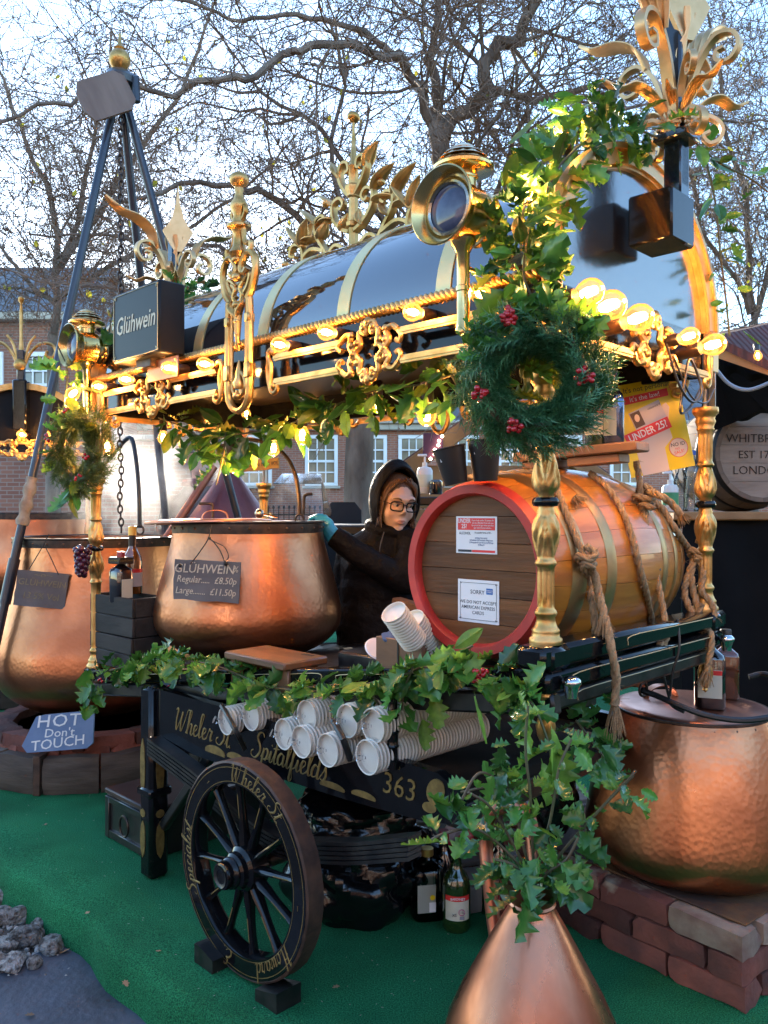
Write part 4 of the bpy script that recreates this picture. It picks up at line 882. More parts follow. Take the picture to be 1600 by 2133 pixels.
for px, py, s, lab in ((1228, 608, 1.25, 'glowing globe bulb nearest the holly on the arched end'), (1270, 636, 1.45, 'large glowing globe bulb second on the arched end'), (1330, 662, 1.4, 'large glowing globe bulb third on the arched end'), (1436, 700, 1.0, 'small glowing bulb just above the far end scroll'), (1486, 718, 1.3, 'glowing bulb at the far right corner of the canopy')):
    q = onU(px, py, .11); bulb(lab, C(*q), EU+Vector((0, 0, .1)), s)
DN = Vector((0, 0, -1))
for px, py, d, s, lab, dr in ((1168, 285, 1.98, 1.0, 'glowing bulb in the holly near the top of the arch', (-.3, -.5, .2)), (1102, 405, 1.80, 1.05, 'glowing bulb in the holly beside the brass lamp', (-.3, -.6, .1)),
        (152, 820, 3.22, 1.2, 'glowing bulb in the holly above the left wreath', (-.3, -.3, -.4)), (224, 932, 3.25, 1.25, 'glowing bulb hanging just right of the left wreath', (.1, 0, -1)),
        (340, 912, 3.35, 1.0, 'glowing bulb hanging under the canopy left of the pierced standard', DN), (486, 966, 3.0, 1.3, 'lowest glowing bulb hanging in the ivy by the wooden sign', (.1, 0, -1)), (570, 934, 3.05, 1.1, 'glowing bulb hanging in the ivy right of the wooden sign', DN),
        (630, 908, 2.75, 1.15, 'glowing bulb hanging in the ivy in front of the sash window', DN), (787, 842, 2.6, 1.0, 'glowing bulb half hidden in the leaves above the tree trunk', DN), (889, 864, 2.15, 1.15, 'glowing bulb hanging in the leaves left of the large wreath', DN), (513, 862, 3.6, .9, 'glowing bulb inside the canopy behind the pierced standard', DN),
        (572, 655, 2.9, .8, 'faint bulb tucked under the canopy edge behind the front rail', DN)):
    if 'faint' in lab: continue
    bulb(lab, W(px, py, d), dr, s)
# the black box sign
gs = onV(340, 735, -.115)
bs_ = thing('box_sign', 'black box sign lettered with the drink name above the far left rail', 'sign', C(-1.59, -.07, 1.925), RZ)
obj('case', cbox(.32, .10, .245, .006), M('satin_black', (.006, .006, .007), .42, 0, spec=.25), bs_)
obj('pinstripe', MB().add(tube(spline([(-.135, -.0512, .113), (.135, -.0512, .113), (.138, -.0512, .10), (.150, -.0512, .097), (.150, -.0512, -.097), (.138, -.0512, -.10), (.135, -.0512, -.113), (-.135, -.0512, -.113), (-.138, -.0512, -.10), (-.150, -.0512, -.097), (-.150, -.0512, .097), (-.138, -.0512, .10), (-.135, -.0512, .113)], 4), .0013, 5)), line, bs_)
lettering('Glühwein', .088, 0, -.0508, 0, bs_, M('cream_gilt', (.62, .50, .34), .5, .2), .22, sx=.80, off=.006)
obj('bracket', cbox(.10, .04, .035, .003, (0, 0, -.135)), iron, bs_)
cp = thing('copper_plaque', 'small blank copper plaque under the black box sign', 'plaque', C(-1.50, -.065, 1.76), RZ)
obj('plate', cbox(.20, .006, .075, .003), coppersm, cp)
for x in (-.085, .085): obj('screw', ball(.004, (x, -.003, .025), 8, 5), brass, cp)
# ================================================================== barrel with staves
BU, BZc = -.267, 1.125; BV0, BV1 = .075, .82; BR0, BR1 = .2135, .268
barw = M('barrel_oak', (.50, .19, .025), .30, 0, col2=(.34, .11, .014), vs=10, vd=5, bump=.2, bs=30, bd=.004, rnd=.14, stretch=(3, .35, 3), coat=.35, rvar=.15)
headw = M('barrel_head_oak', (.19, .075, .024), .5, 0, col2=(.085, .034, .013), vs=9, vd=6, bump=.35, bs=40, bd=.004, rnd=.2, stretch=(.35, 3, 3), spec=.25)
redp = M('red_barrel_paint', (.52, .035, .025), .38, 0, col2=(.40, .025, .02), vs=14, bump=.2, bs=50, bd=.003, rvar=.15)
def brad(v): c = (BV0+BV1)/2; return BR0+(BR1-BR0)*(1-((v-c)/((BV1-BV0)/2))**2)
def barrel(name, label, loc, rz, nst, wm, hm, rim, hoops, hoopm, L0, L1, rad, planks=6, inset=.022, hoopw=.03):
    t = thing(name, label, 'barrel', loc, rz)
    n = 12; ys = [L0+(L1-L0)*i/n for i in range(n+1)]; hw = PI/nst*.985
    v = []; f = []
    for y in ys:
        r = rad(y)
        for (rr, a) in ((r-.02, -hw), (r, -hw), (r+.0012, 0), (r, hw), (r-.02, hw)): v.append((rr*cos(a), y, rr*sin(a)))
    for i in range(n):
        for k in range(5): k2 = (k+1) % 5; f.append((i*5+k, (i+1)*5+k, (i+1)*5+k2, i*5+k2))
    f += [(0, 1, 2, 3, 4), tuple(n*5+k for k in (4, 3, 2, 1, 0))]
    sm = mesh('stave', MB().add((v, f)), wm, angle=30)
    for i in range(nst): obj('stave', sm, None, t, None, (0, 2*PI*i/nst, 0))
    for (y, s) in ((L0+inset, 1), (L1-inset, -1)):
        r = rad(y)-.019; w_ = 2*r/planks
        for i in range(planks):
            x0 = -r+i*w_+.0008; x1 = x0+w_-.0016; top = [(x0+(x1-x0)*k/6) for k in range(7)]
            o = [(math.sqrt(max(0, r*r-z*z)), z) for z in top]; o2 = [(-x, z) for x, z in reversed(o)]
            obj('head_plank', prism([(x, z) for x, z in o+o2], y, y+s*.012), hm, t, smooth=False)
    if rim:
        r = rad(L0)
        obj('painted_rim', lathe([(r-.028, inset+.001), (r-.026, .006), (r-.021, -.001), (r+.0005, -.002), (r+.003, .004), (rad(L0+.028)+.003, .026), (rad(L0+.03)+.0005, .028)], 72, cap=False), rim, t, (0, L0, 0), (R(-90), 0, 0), angle=30)
    for (y, w_) in hoops:
        obj('hoop', lathe([(rad(y+k*w_/4)+(.0035 if abs(k) < 2 else .0012), k*w_/4) for k in (-2, -1, 0, 1, 2)], 72, cap=False), hoopm, t, (0, y, 0), (R(-90), 0, 0))
    return t
bar_ = barrel('wooden_barrel', 'varnished oak barrel with red painted rim lying on the stall bed', C(BU, 0, BZc), RZ, 24, barw, headw, redp, [(.185, .05), (.305, .04), (.60, .04), (.70, .035), (.775, .022)], M('barrel_hoop_brass', (.50, .33, .15), .34, .9, col2=(.36, .24, .12), vs=8, rvar=.15), BV0, BV1, brad)
for v in (.22, .68): tag(obj('barrel_chock', prism([(-.17, 0), (.17, 0), (.17, .09), (.10, .032), (0, .012), (-.10, .032), (-.17, .09)], -.03, .03), blackold, None, C(BU, v, .84), (0, 0, RZ)), ('black cradle block under the front of the oak barrel' if v < .4 else 'black cradle block under the back of the oak barrel'), 'block')
for v in (.22, .68): tag(obj('cradle_beam', cbox(.60, .06, .04, .004), blackold, None, C(BU-.05, v, .82), (0, 0, RZ)), ('black cross bar carrying the front cradle of the barrel' if v < .4 else 'black cross bar carrying the back cradle of the barrel'), 'beam')
def card(name, label, u, z, w_, h, v=.075+.0205):
    t = thing(name, label, 'notice', C(u, v, z), RZ); obj('card', cbox(w_, .0012, h, .0004), white, t, smooth=False); return t
c1 = card('notice_card', 'white and red under 25 notice on the barrel head', -.268, 1.212, .130, .094)
obj('red_panel', cbox(.118, .0004, .030, .0001, (0, -.0009, .0275)), redink, c1, smooth=False)
lettering('UNDER', .0155, -.038, -.0012, .035, c1, white, 0, ext=.0001, sx=.8, off=.012); lettering('25?', .0155, -.038, -.0012, .0215, c1, white, 0, ext=.0001, sx=.85, off=.012)
lettering('If you look under 25 please do\nnot be offended if we ask you\nfor proof of age when you buy\nage restricted products...', .0062, .021, -.0012, .0275, c1, white, 0, ext=.0001, sx=.9)
lettering('ALCOHOL', .0098, -.036, -.0009, .004, c1, ink, 0, ext=.0001, sx=.8, off=.012); lettering('Acceptable forms of ID...', .0062, .022, -.0009, .006, c1, ink, 0, ext=.0001, sx=.85, off=.01)
lettering('(a) Passport (any country)\n(b) Provisional / Full Photographic Driving Licence\n(c) Photographic ID Cards that bear the PASS Logo\n(d) Military ID', .0058, .016, -.0009, -.016, c1, M('blue_ink', (.03, .06, .22), .5), 0, ext=.0001, sx=.62)
obj('foot_bar', cbox(.044, .0004, .006, .0001, (-.036, -.0009, -.0405)), ink, c1, smooth=False); obj('foot_bar', cbox(.072, .0004, .006, .0001, (.023, -.0009, -.0405)), redink, c1, smooth=False)
c2 = card('notice_card', 'white sorry notice with dark border low on the barrel head', -.262, 1.045, .130, .108)
obj('border', MB().add(tube(spline([(-.053, -.001, .046), (.053, -.001, .046), (.054, -.001, .043), (.057, -.001, .041), (.057, -.001, -.041), (.054, -.001, -.043), (.053, -.001, -.046), (-.053, -.001, -.046), (-.054, -.001, -.043), (-.057, -.001, -.041), (-.057, -.001, .041), (-.054, -.001, .043), (-.053, -.001, .046)], 3), .0006, 4)), ink, c2)
lettering('SORRY', .0145, -.002, -.0009, .023, c2, ink, 0, ext=.0001, off=.004); lettering('WE DO NOT ACCEPT\nAMERICAN EXPRESS\nCARDS', .0118, 0, -.0009, -.016, c2, ink, 0, ext=.0001, off=.004, line=1.12)
bx_ = obj('card_logo', cbox(.020, .0004, .015, .0001, (.036, -.0009, .027)), M('logo_blue', (.02, .13, .42), .4), c2, smooth=False)
lettering('AMERICAN\nEXPRESS', .0042, .036, -.0013, .027, c2, white, 0, ext=.0001, sx=.9)
# ================================================================== ropes
ropem = M('hemp_rope', (.36, .245, .13), .85, 0, col2=(.24, .155, .08), vs=60, bump=.8, bs=260, bd=.003, stretch=(1, 1, 1))
def bhit(px, py, off=.011):
    lo = None
    for i in range(400):
        d = 1.7+i*.0035; q = toC(W(px, py, d))
        if BV0 <= q.y <= BV1 and (q.x-BU)**2+(q.z-BZc)**2 < (brad(q.y)+off)**2: return W(px, py, d)
    return None
SEC3 = [((.66+.34*abs(cos(1.5*a)))*cos(a), (.66+.34*abs(cos(1.5*a)))*sin(a)) for a in [2*PI*k/18 for k in range(18)]]
def ropemesh(pts, r=.0095):
    P = spline(pts, 10); L_ = 0; out = [P[0]]
    # resample evenly
    acc = 0
    for a, b in zip(P, P[1:]):
        l = (b-a).length
        while acc+l >= .004:
            t = (.004-acc)/l; a = a+(b-a)*t; out.append(a.copy()); l = (b-a).length; acc = 0
        acc += l
    out = [p+Vector((random.gauss(0, 1), random.gauss(0, 1), random.gauss(0, 1)))*.0003 for p in out]
    return tube(out, r, sec=SEC3, twist=.30)
def fray(p, d, L_=.07, n=60, r0=.009, r1=.026):
    mb = MB(); d = Vector(d).normalized(); a = d.orthogonal().normalized(); b = d.cross(a)
    for i in range(n):
        t = random.uniform(0, 2*PI); q = math.sqrt(random.random()); o0 = (a*cos(t)+b*sin(t))*q*r0; o1 = (a*cos(t+.5)+b*sin(t+.5))*q*r1; l = L_*random.uniform(.6, 1.05)
        mb.add(tube([p+o0, p+o0*.8+o1*.35+d*l*.4, p+o1+d*l], [.0011, .0010, .0006], 4))
    return mb
def D(*a): return [W(*q) for q in a]
def rope(label, runs, frays=(), hairs=True, r=.0095):
    t = thing('rope', label, 'rope', (0, 0, 0)); 
    for k, c in enumerate(runs):
        obj('strand_run', ropemesh(c, r), ropem, t)
    for (p, d, L_) in frays: stuff(obj('frayed_end', fray(p, d, L_), ropem, t))
    hb = MB()
    for c in runs:
        P = spline(c, 10)
        for _ in range(len(P)//2):
            q = random.choice(P); a = Vector((random.gauss(0, 1), random.gauss(0, 1), random.gauss(0, 1))).normalized(); hb.add(tube([q+a*.006, q+a*.014+Vector((0, 0, -.003)), q+a*random.uniform(.016, .028)+Vector((random.gauss(0, .006), random.gauss(0, .006), -.006))], .0005, 3))
    stuff(obj('loose_fibres', hb, ropem, t)); return t
def BH(*a): return [bhit(px, py) or W(px, py, 2.15) for px, py in a]
def knot(c, s=.02):
    c = Vector(c); return [c+Vector((s*x, s*y, s*z)) for x, y, z in ((0, 0, 1.5), (1, -.6, .6), (.2, -1, 0), (-1, -.4, .3), (-.6, .3, -.4), (.8, .2, -.5), (.6, -.8, -.9), (-.4, -.8, -.6), (-.2, 0, -1.5))]
k1 = bhit(1216, 1162)+Vector((0, -.02, 0)); k1d = k1.y
rope('hemp rope knotted round the front of the barrel with a long frayed tail', [
    [C(BU-.16, .185, 1.36)]+BH((1130, 985), (1160, 1020), (1180, 1070), (1200, 1120))+[k1], knot(k1),
    D((1216, 1165, k1d), (1226, 1220, 1.98), (1236, 1270, 1.95), (1240, 1330, 1.95), (1232, 1368, 1.98), (1200, 1378, 2.03)),
    D((1222, 1160, k1d), (1244, 1220, 1.95), (1262, 1290, 1.92), (1275, 1350, 1.90), (1281, 1410, 1.90), (1283, 1470, 1.90)),
    D((1220, 1165, k1d), (1240, 1200, 1.94), (1250, 1250, 1.93), (1260, 1295, 1.915)),
    D((1262, 1290, 1.915), (1272, 1350, 1.893), (1285, 1410, 1.895), (1278, 1470, 1.893))],
    [(W(1281, 1470, 1.9), (0, 0, -1), .082), (W(1255, 1285, 1.92), (.1, -.1, -1), .05), (W(1195, 1035, bhit(1195, 1035).y-.01), (.7, -.2, -.7), .03)])
k2 = bhit(1335, 1040)+Vector((0, -.025, 0))
rope('hemp rope tied in a bow at the top of the barrel below the yellow poster', [
    D((1325, 960, k2.y), (1332, 1000, k2.y-.005), (1335, 1040, k2.y), (1340, 1080, k2.y-.01), (1345, 1120, k2.y-.01)), knot(k2, .026),
    BH((1230, 985), (1260, 1010), (1290, 1050), (1315, 1110), (1330, 1170), (1345, 1230), (1358, 1290))+D((1375, 1330, 2.16), (1370, 1350, 2.14), (1330, 1372, 2.12), (1290, 1392, 2.08), (1240, 1412, 2.04)),
    D((1340, 1050, k2.y), (1352, 1100, 2.26), (1360, 1160, 2.22), (1372, 1220, 2.20), (1385, 1290, 2.18), (1388, 1330, 2.16), (1375, 1350, 2.15)),
    D((1335, 1050, k2.y), (1325, 1090, k2.y-.005), (1335, 1130, k2.y-.01), (1345, 1090, k2.y-.012), (1338, 1050, k2.y-.005))],
    [(W(1340, 1120, k2.y-.012), (.2, 0, -1), .06)])
rope('hemp rope bundled in loops beside the far right post', [
    BH((1350, 1035), (1380, 1060), (1405, 1100), (1425, 1130))+D((1440, 1150, 2.45), (1450, 1170, 2.42)), knot(W(1452, 1150, 2.42), .024),
    D((1450, 1150, 2.42), (1440, 1200, 2.40), (1452, 1260, 2.38), (1470, 1300, 2.36), (1482, 1330, 2.34), (1476, 1380, 2.33), (1472, 1400, 2.33)),
    D((1455, 1150, 2.42), (1465, 1190, 2.39), (1462, 1230, 2.38), (1480, 1255, 2.37), (1488, 1280, 2.36), (1470, 1300, 2.36), (1455, 1280, 2.37), (1462, 1255, 2.37)),
    D((1448, 1160, 2.42), (1430, 1210, 2.40), (1428, 1245, 2.39), (1450, 1290, 2.37), (1475, 1315, 2.35)),
    BH((1330, 1020), (1370, 1030), (1400, 1050), (1420, 1075))], [(W(1472, 1398, 2.33), (-.1, 0, -1), .045), (W(1415, 1070, bhit(1410, 1070).y if bhit(1410, 1070) else 2.5), (.5, 0, -.6), .04)], r=.0105)
# black tape on the rope strand
tag(obj('tape_wrap', tube([W(1363, 1170, 2.215), W(1368, 1190, 2.208)], .0125, 12), M('black_tape', (.01, .01, .012), .4), None), 'band of black tape wound round a rope strand on the barrel', 'tape')
# ================================================================== copper cauldrons
rivm = M('rivet_metal', (.16, .09, .06), .4, .8)
def smoothprof(c, n=8): return [(max(0, p.x), p.z) for p in spline([(r, 0, z) for r, z in c], n)]
def pot(name, label, loc, prof, rim, band=(.04, .004), nriv=26, tilt=0, mat=copper, riv=True):
    t = thing(name, label, 'cauldron', loc, random.uniform(0, 6)); P = smoothprof(prof, 8)
    P2 = [(max(0, r-.006), z) for r, z in reversed(P[3:])]
    obj('body', lathe(P+[(P[-1][0]+.004, P[-1][1]+.003)]+P2, 72, mod=lambda a, z, r: r*(1+.0035*sin(3*a+z*4)), cap=False), mat, t, angle=70)
    zr = P[-1][1]; r = rim
    bd = obj('rim_band', lathe([(r-.008, zr-band[0]), (r+band[1], zr-band[0]), (r+band[1]+.001, zr-band[0]*.5), (r+band[1], zr-.004), (r+band[1]+.006, zr), (r+band[1]+.005, zr+.006), (r-.004, zr+.007), (r-.010, zr)], 72, cap=False), iron, t, angle=40)
    if riv:
        rm = mesh('rivet', ball(.0055, (0, 0, 0), 8, 5), rivm)
        for k in range(nriv):
            a = 2*PI*k/nriv+.05; obj('rivet', rm, None, bd, ((r+band[1])*cos(a), (r+band[1])*sin(a), zr-band[0]*.5))
    return t
PCx, PCd = -.537, 3.236
pc = pot('copper_cauldron', 'hammered copper cauldron with loose lid standing on the stall bed', (PCx, PCd, .70),
    [(.0, 0), (.12, .004), (.22, .02), (.305, .06), (.352, .11), (.366, .165), (.358, .23), (.338, .31), (.315, .39), (.298, .46), (.291, .53)], .291)
lid = thing('cauldron_lid', 'flat copper lid resting half across the middle cauldron', 'lid', W(436, 1084, 3.16)+Vector((0, 0, .0)), 0, rot=(R(-1.5), R(-1.2), 0))
obj('disc', lathe([(0, .004), (.20, .003), (.235, .0), (.243, -.004), (.244, -.010), (.238, -.012), (.0, -.006)], 64), copperlid, lid)
obj('strap_handle', tube(spline([(-.045, 0, .0), (-.04, 0, .02), (-.02, 0, .034), (.02, 0, .036), (.045, 0, .026), (.055, 0, .0)], 6), .012, up=(0, 1, 0), sec=[(-.12, -1), (.12, -1), (.12, 1), (-.12, 1)]), coppersm, lid, (.03, -.06, 0), (0, 0, R(20)))
lid2 = thing('cauldron_lid', 'thin pale half lid lying at the right of the middle cauldron rim', 'lid', W(560, 1086, 3.30), 0, rot=(R(1), R(1.5), 0))
obj('disc', lathe([(0, .002), (.14, .002), (.15, -.002), (.15, -.005), (0, -.004)], 48), copperlid, lid2)
def bail(label_, par, pts, r=.009, ringat=None, rr=.02):
    b = obj('bail_handle', tube(spline(pts, 10), r, 8), iron, par)
    return b
# bail of the middle cauldron and its rings
Lc = lambda p: p-Vector((PCx, PCd, .70))
pc.rotation_euler = (0, 0, 0)
bail('', pc, [Lc(W(624, 1074, 3.16)), Lc(W(622, 1030, 3.17)), Lc(W(614, 985, 3.2)), Lc(W(595, 950, 3.26)), Lc(W(560, 925, 3.34)), Lc(W(510, 915, 3.40)), Lc(W(460, 930, 3.45))])
ringpts = [(.016*cos(a), 0, .016*sin(a)*1.2) for a in [2*PI*k/16 for k in range(16)]]
obj('ring', tube(ringpts, .0045, 7, closed=True), iron, pc, Lc(W(624, 1082, 3.15)))
obj('hook', tube(spline([Lc(W(632, 1072, 3.15)), Lc(W(633, 1050, 3.15)), Lc(W(634, 1035, 3.15)), Lc(W(640, 1030, 3.15)), Lc(W(651, 1029, 3.15))], 5), .006, 7), iron, pc)
obj('hook', tube(spline([Lc(W(443, 1080, 3.30)), Lc(W(443, 1060, 3.30)), Lc(W(440, 1050, 3.30)), Lc(W(415, 1049, 3.30))], 5), .006, 7), iron, pc)
tag(obj('metal_ladle', MB().add(tube([W(545, 1070, 3.35), W(578, 1078, 3.35)], .004, 6)).add(ball(.02, tuple(W(540, 1070, 3.35)), 10, 6)), mirror), 'shiny ladle lying on the rim behind the loose lid', 'ladle')
# big cauldron at the left
LPx, LPd = -1.47, 4.20
pl = pot('copper_cauldron', 'largest steaming copper cauldron at the left on a brick hearth', (LPx, LPd, .25),
    [(.0, 0), (.18, .01), (.32, .05), (.44, .13), (.495, .23), (.50, .32), (.48, .42), (.45, .54), (.425, .66), (.408, .78), (.400, .89)], .400, nriv=30)
pl.rotation_euler = (0, 0, 0)
winem = M('mulled_wine', (.10, .01, .015), .1, bump=.3, bs=8)
obj('wine', lathe([(.0, .80), (.40, .80)], 48), winem, pl); obj('wine', lathe([(.0, .45), (.288, .45)], 48), winem, pc)
Ll = lambda p: p-Vector((LPx, LPd, .25))
obj('bail_handle', tube(spline([Ll(W(291, 1100, 4.08)), Ll(W(290, 1040, 4.08)), Ll(W(286, 980, 4.1)), Ll(W(278, 925, 4.12)), Ll(W(268, 912, 4.14)), Ll(W(245, 935, 4.2)), Ll(W(225, 960, 4.3))], 8), .011, 8), M('blue_black_iron', (.03, .04, .06), .35, .5), pl)
obj('ring', tube([(.02*cos(a), 0, .022*sin(a)) for a in [2*PI*k/16 for k in range(16)]], .005, 7, closed=True), iron, pl, Ll(W(291, 1104, 4.05)))
# right cauldron with lid
RPx, RPd = .95, 2.52
pr = pot('copper_cauldron', 'tall copper cauldron with riveted lid on the brick hearth at right', (RPx, RPd, .205),
    [(.0, 0), (.18, .0), (.262, .006), (.300, .03), (.317, .07), (.319, .11), (.308, .18), (.288, .27), (.262, .36), (.236, .43), (.224, .46)], .222, band=(.03, .003), nriv=22)
pr.rotation_euler = (0, 0, 0)
lr = thing('cauldron_lid', 'flat brown copper lid closing the right cauldron', 'lid', (RPx, RPd, .672), 0, rot=(0, R(.5), 0))
obj('disc', lathe([(0, .010), (.10, .010), (.205, .006), (.221, .002), (.226, -.004), (0, -.003)], 64), copperlid, lr)
obj('strap_handle', tube(spline([(-.06, .02, .006), (-.05, .02, .03), (-.02, .02, .045), (.015, .02, .045), (.04, .02, .03), (.05, .02, .006)], 6), .016, up=(0, 1, 0), sec=[(-.1, -1), (.1, -1), (.1, 1), (-.1, 1)]), coppersm, lr, (-.06, .06, 0), (0, 0, R(15)))
lb = M('rubber_hose', (.012, .013, .016), .4)
Lr = lambda p: p-Vector((RPx, RPd, .205))
obj('bail_handle', tube(spline([Lr(W(1335, 1438, 2.28)), Lr(W(1370, 1450, 2.22)), Lr(W(1420, 1472, 2.17)), Lr(W(1480, 1492, 2.14)), Lr(W(1560, 1500, 2.14)), Lr(W(1650, 1480, 2.2)), Lr(W(1690, 1440, 2.4)), Lr(W(1600, 1405, 2.6)), Lr(W(1560, 1410, 2.62))], 8), .0085, 8), lb, pr)
obj('ring', tube([(.016*cos(a), 0, .018*sin(a)) for a in [2*PI*k/16 for k in range(16)]], .004, 7, closed=True), iron, pr, Lr(W(1340, 1436, 2.28)), (0, .4, .6))
obj('cord', MB().add(tube(spline([Lr(W(1365, 1358, 2.2)), Lr(W(1380, 1400, 2.18)), Lr(W(1392, 1446, 2.19)), Lr(W(1400, 1470, 2.19)), Lr(W(1425, 1484, 2.165))], 6), .0035, 6)).add(tube(spline([Lr(W(1412, 1290, 2.2)), Lr(W(1415, 1350, 2.18)), Lr(W(1402, 1400, 2.18)), Lr(W(1395, 1450, 2.19))], 6), .0035, 6)), cab, pr)
tag(obj('copper_mug', lathe([(0, 0), (.028, 0), (.03, .004), (.03, .05), (.032, .052), (.028, .05), (.027, .006), (0, .006)], 24), coppersm, None, W(1327, 1428, 2.52)), 'small copper measure at the back of the right cauldron lid', 'mug')
# small hammered dents already in the material; rust plate and bricks of the right hearth
brickm = M('reclaimed_brick', (.20, .06, .04), .9, 0, col2=(.08, .032, .026), vs=7, vd=9, bump=.9, bs=45, bd=.006, rnd=.5)
brickm2 = M('mortar_stained_brick', (.17, .055, .04), .88, 0, col2=(.40, .31, .22), vs=9, vd=7, vlo=.52, vhi=.64, bump=.7, bs=40, bd=.006, rnd=.25)
brickm3 = M('pale_chipped_brick', (.36, .27, .20), .88, 0, col2=(.20, .10, .075), vs=12, vd=6, bump=.7, bs=40, bd=.006, rnd=.2)
def brickgeo(seed, L_=.215, W_=.1025, H_=.065):
    rg = random.Random(seed); nx, ny, nz = 7, 4, 3; idx = {}; v = []; f = []; ph = [rg.uniform(0, 6) for _ in range(8)]
    def P(i, j, k):
        if (i, j, k) in idx: return idx[i, j, k]
        q = Vector((i/nx*2-1, j/ny*2-1, k/nz*2-1)); s_ = Vector((L_/2, W_/2, H_/2)); p = Vector((q.x*s_.x, q.y*s_.y, q.z*s_.z))
        m = sum(1 for c in q if abs(abs(c)-1) < 1e-6)
        if m >= 2: p -= Vector((q.x, q.y, q.z))*(.0018 if m == 2 else .0035)*rg.uniform(.1, 2.2)
        p += Vector((q.x, q.y, q.z))*.0014*(sin(p.x*60+ph[0])*sin(p.y*70+ph[1])+sin(p.z*110+ph[2]+p.x*40)); p += Vector((rg.gauss(0, .0007), rg.gauss(0, .0007), rg.gauss(0, .0007)))
        idx[i, j, k] = len(v); v.append(p); return idx[i, j, k]
    for i in range(nx):
        for j in range(ny): f += [(P(i, j, 0), P(i, j+1, 0), P(i+1, j+1, 0), P(i+1, j, 0)), (P(i, j, nz), P(i+1, j, nz), P(i+1, j+1, nz), P(i, j+1, nz))]
        for k in range(nz): f += [(P(i, 0, k), P(i+1, 0, k), P(i+1, 0, k+1), P(i, 0, k+1)), (P(i, ny, k), P(i, ny, k+1), P(i+1, ny, k+1), P(i+1, ny, k))]
    for j in range(ny):
        for k in range(nz): f += [(P(0, j, k), P(0, j, k+1), P(0, j+1, k+1), P(0, j+1, k)), (P(nx, j, k), P(nx, j+1, k), P(nx, j+1, k+1), P(nx, j, k+1))]
    c = Vector((rg.choice((-1, 1))*L_/2, rg.choice((-1, 1))*W_/2, H_/2)); r_ = rg.uniform(.015, .04)
    v = [p-(c.normalized())*max(0, (r_-(p-c).length))*.55 for p in v]
    return v, f
BM = [[mesh('brick', MB().add(brickgeo(s)), m, angle=25) for s in range(5)] for m in (brickm, brickm2, brickm3)]
K = Vector((.908, 2.059, 0)); A_ = Vector((-.63, .777, 0)); B_ = Vector((.777, .63, 0)); aA = math.atan2(A_.y, A_.x); aB = math.atan2(B_.y, B_.x)
hr = thing('brick_hearth', 'dry laid red brick hearth under the right cauldron', 'hearth', (0, 0, 0))
for cz in range(3):
    z = .0335+cz*.0655
    off = .0 if cz % 2 == 0 else .11
    x = off-.0 if cz % 2 else .0
    for i in range(5):          # front run, outer face along A
        s = .108+i*.219+(.1095 if cz % 2 else 0)
        if s > 1.0: continue
        p = K+A_*s+B_*.0515; mtl = BM[2 if (cz == 2 and i == 0) else (1 if random.random() < (.55 if cz == 2 else .25) else 0)]
        obj('brick', random.choice(mtl), None, hr, (p.x, p.y, z), (random.gauss(0, .012), random.gauss(0, .012), aA+PI+random.gauss(0, .02)))
    for i in range(5):          # side run along B
        s = .108+i*.219+(0 if cz % 2 else .104)
        p = K+B_*s+A_*.0515
        if not cz % 2 and i == 0: pass
        obj('brick', random.choice(BM[2 if cz == 2 and i == 0 else 0]), None, hr, (p.x, p.y, z), (0, random.gauss(0, .01), aB+random.gauss(0, .02)))
    for i in range(4):          # inner fill
        for j in range(3):
            p = K+A_*(.21+i*.219)+B_*(.16+j*.11); obj('brick', random.choice(BM[0]), None, hr, (p.x, p.y, z-.004), (0, 0, aA+PI))
plate = M('rusty_plate', (.045, .024, .016), .85, .0, col2=(.22, .10, .025), vs=5, vd=8, vlo=.45, vhi=.7, bump=.4, bs=50, bd=.004)
pp = K+A_*.42+B_*.36; tag(obj('iron_plate', cbox(.80, .62, .006, .002), plate, None, (pp.x, pp.y, .2015), (0, 0, aA)), 'rusty iron plate between the bricks and the right cauldron', 'plate')
# left hearth: bricks inside a ring of curved staves
hl = thing('brick_hearth', 'round red brick hearth under the largest left cauldron', 'hearth', (LPx, LPd, 0))
for cz in range(4):
    for k in range(14):
        a = 2*PI*(k+.5*(cz % 2))/14; r = .44
        obj('brick', random.choice(BM[0 if random.random() < .8 else 1]), None, hl, (r*cos(a), r*sin(a), .0335+cz*.0655-(.02 if cz == 3 else 0)), (0, 0, a-PI/2))
obj('ash_bed', lathe([(0, .20), (.40, .20)], 24), M('ash', (.10, .09, .085), .9), hl)
gw_ = M('weathered_stave', (.045, .030, .022), .8, 0, col2=(.11, .08, .06), vs=7, vd=6, bump=.6, bs=26, bd=.008, rnd=.25, stretch=(.5, .5, 2.5))
kr = thing('stave_kerb', 'low ring of weathered barrel staves with iron straps round the left hearth', 'kerb', (LPx, LPd+.06, 0))
n = 15
for k in range(n):
    a0, a1 = 2*PI*k/n+.008, 2*PI*(k+1)/n-.008; v = []; f = []; m = 6
    for i in range(m+1):
        a = a0+(a1-a0)*i/m
        for (r, z) in ((.52, .0), (.60, .0), (.615, .05), (.615, .12), (.60, .165), (.52, .17)): v.append((r*cos(a), r*sin(a), z+.004*sin(k*5+i)))
    for i in range(m):
        for j in range(6): j2 = (j+1) % 6; f.append((i*6+j, (i+1)*6+j, (i+1)*6+j2, i*6+j2))
    f += [tuple(range(6)), tuple(reversed(range(m*6, m*6+6)))]
    obj('stave', (v, f), gw_, kr)
    if k % 2 == 0: obj('iron_strap', MB().add(cbox(.012, .035, .172, .003, (.617, 0, .087))).add(cbox(.10, .035, .008, .002, (.57, 0, .174))), rust, kr, None, (0, 0, a1+.008-.03))
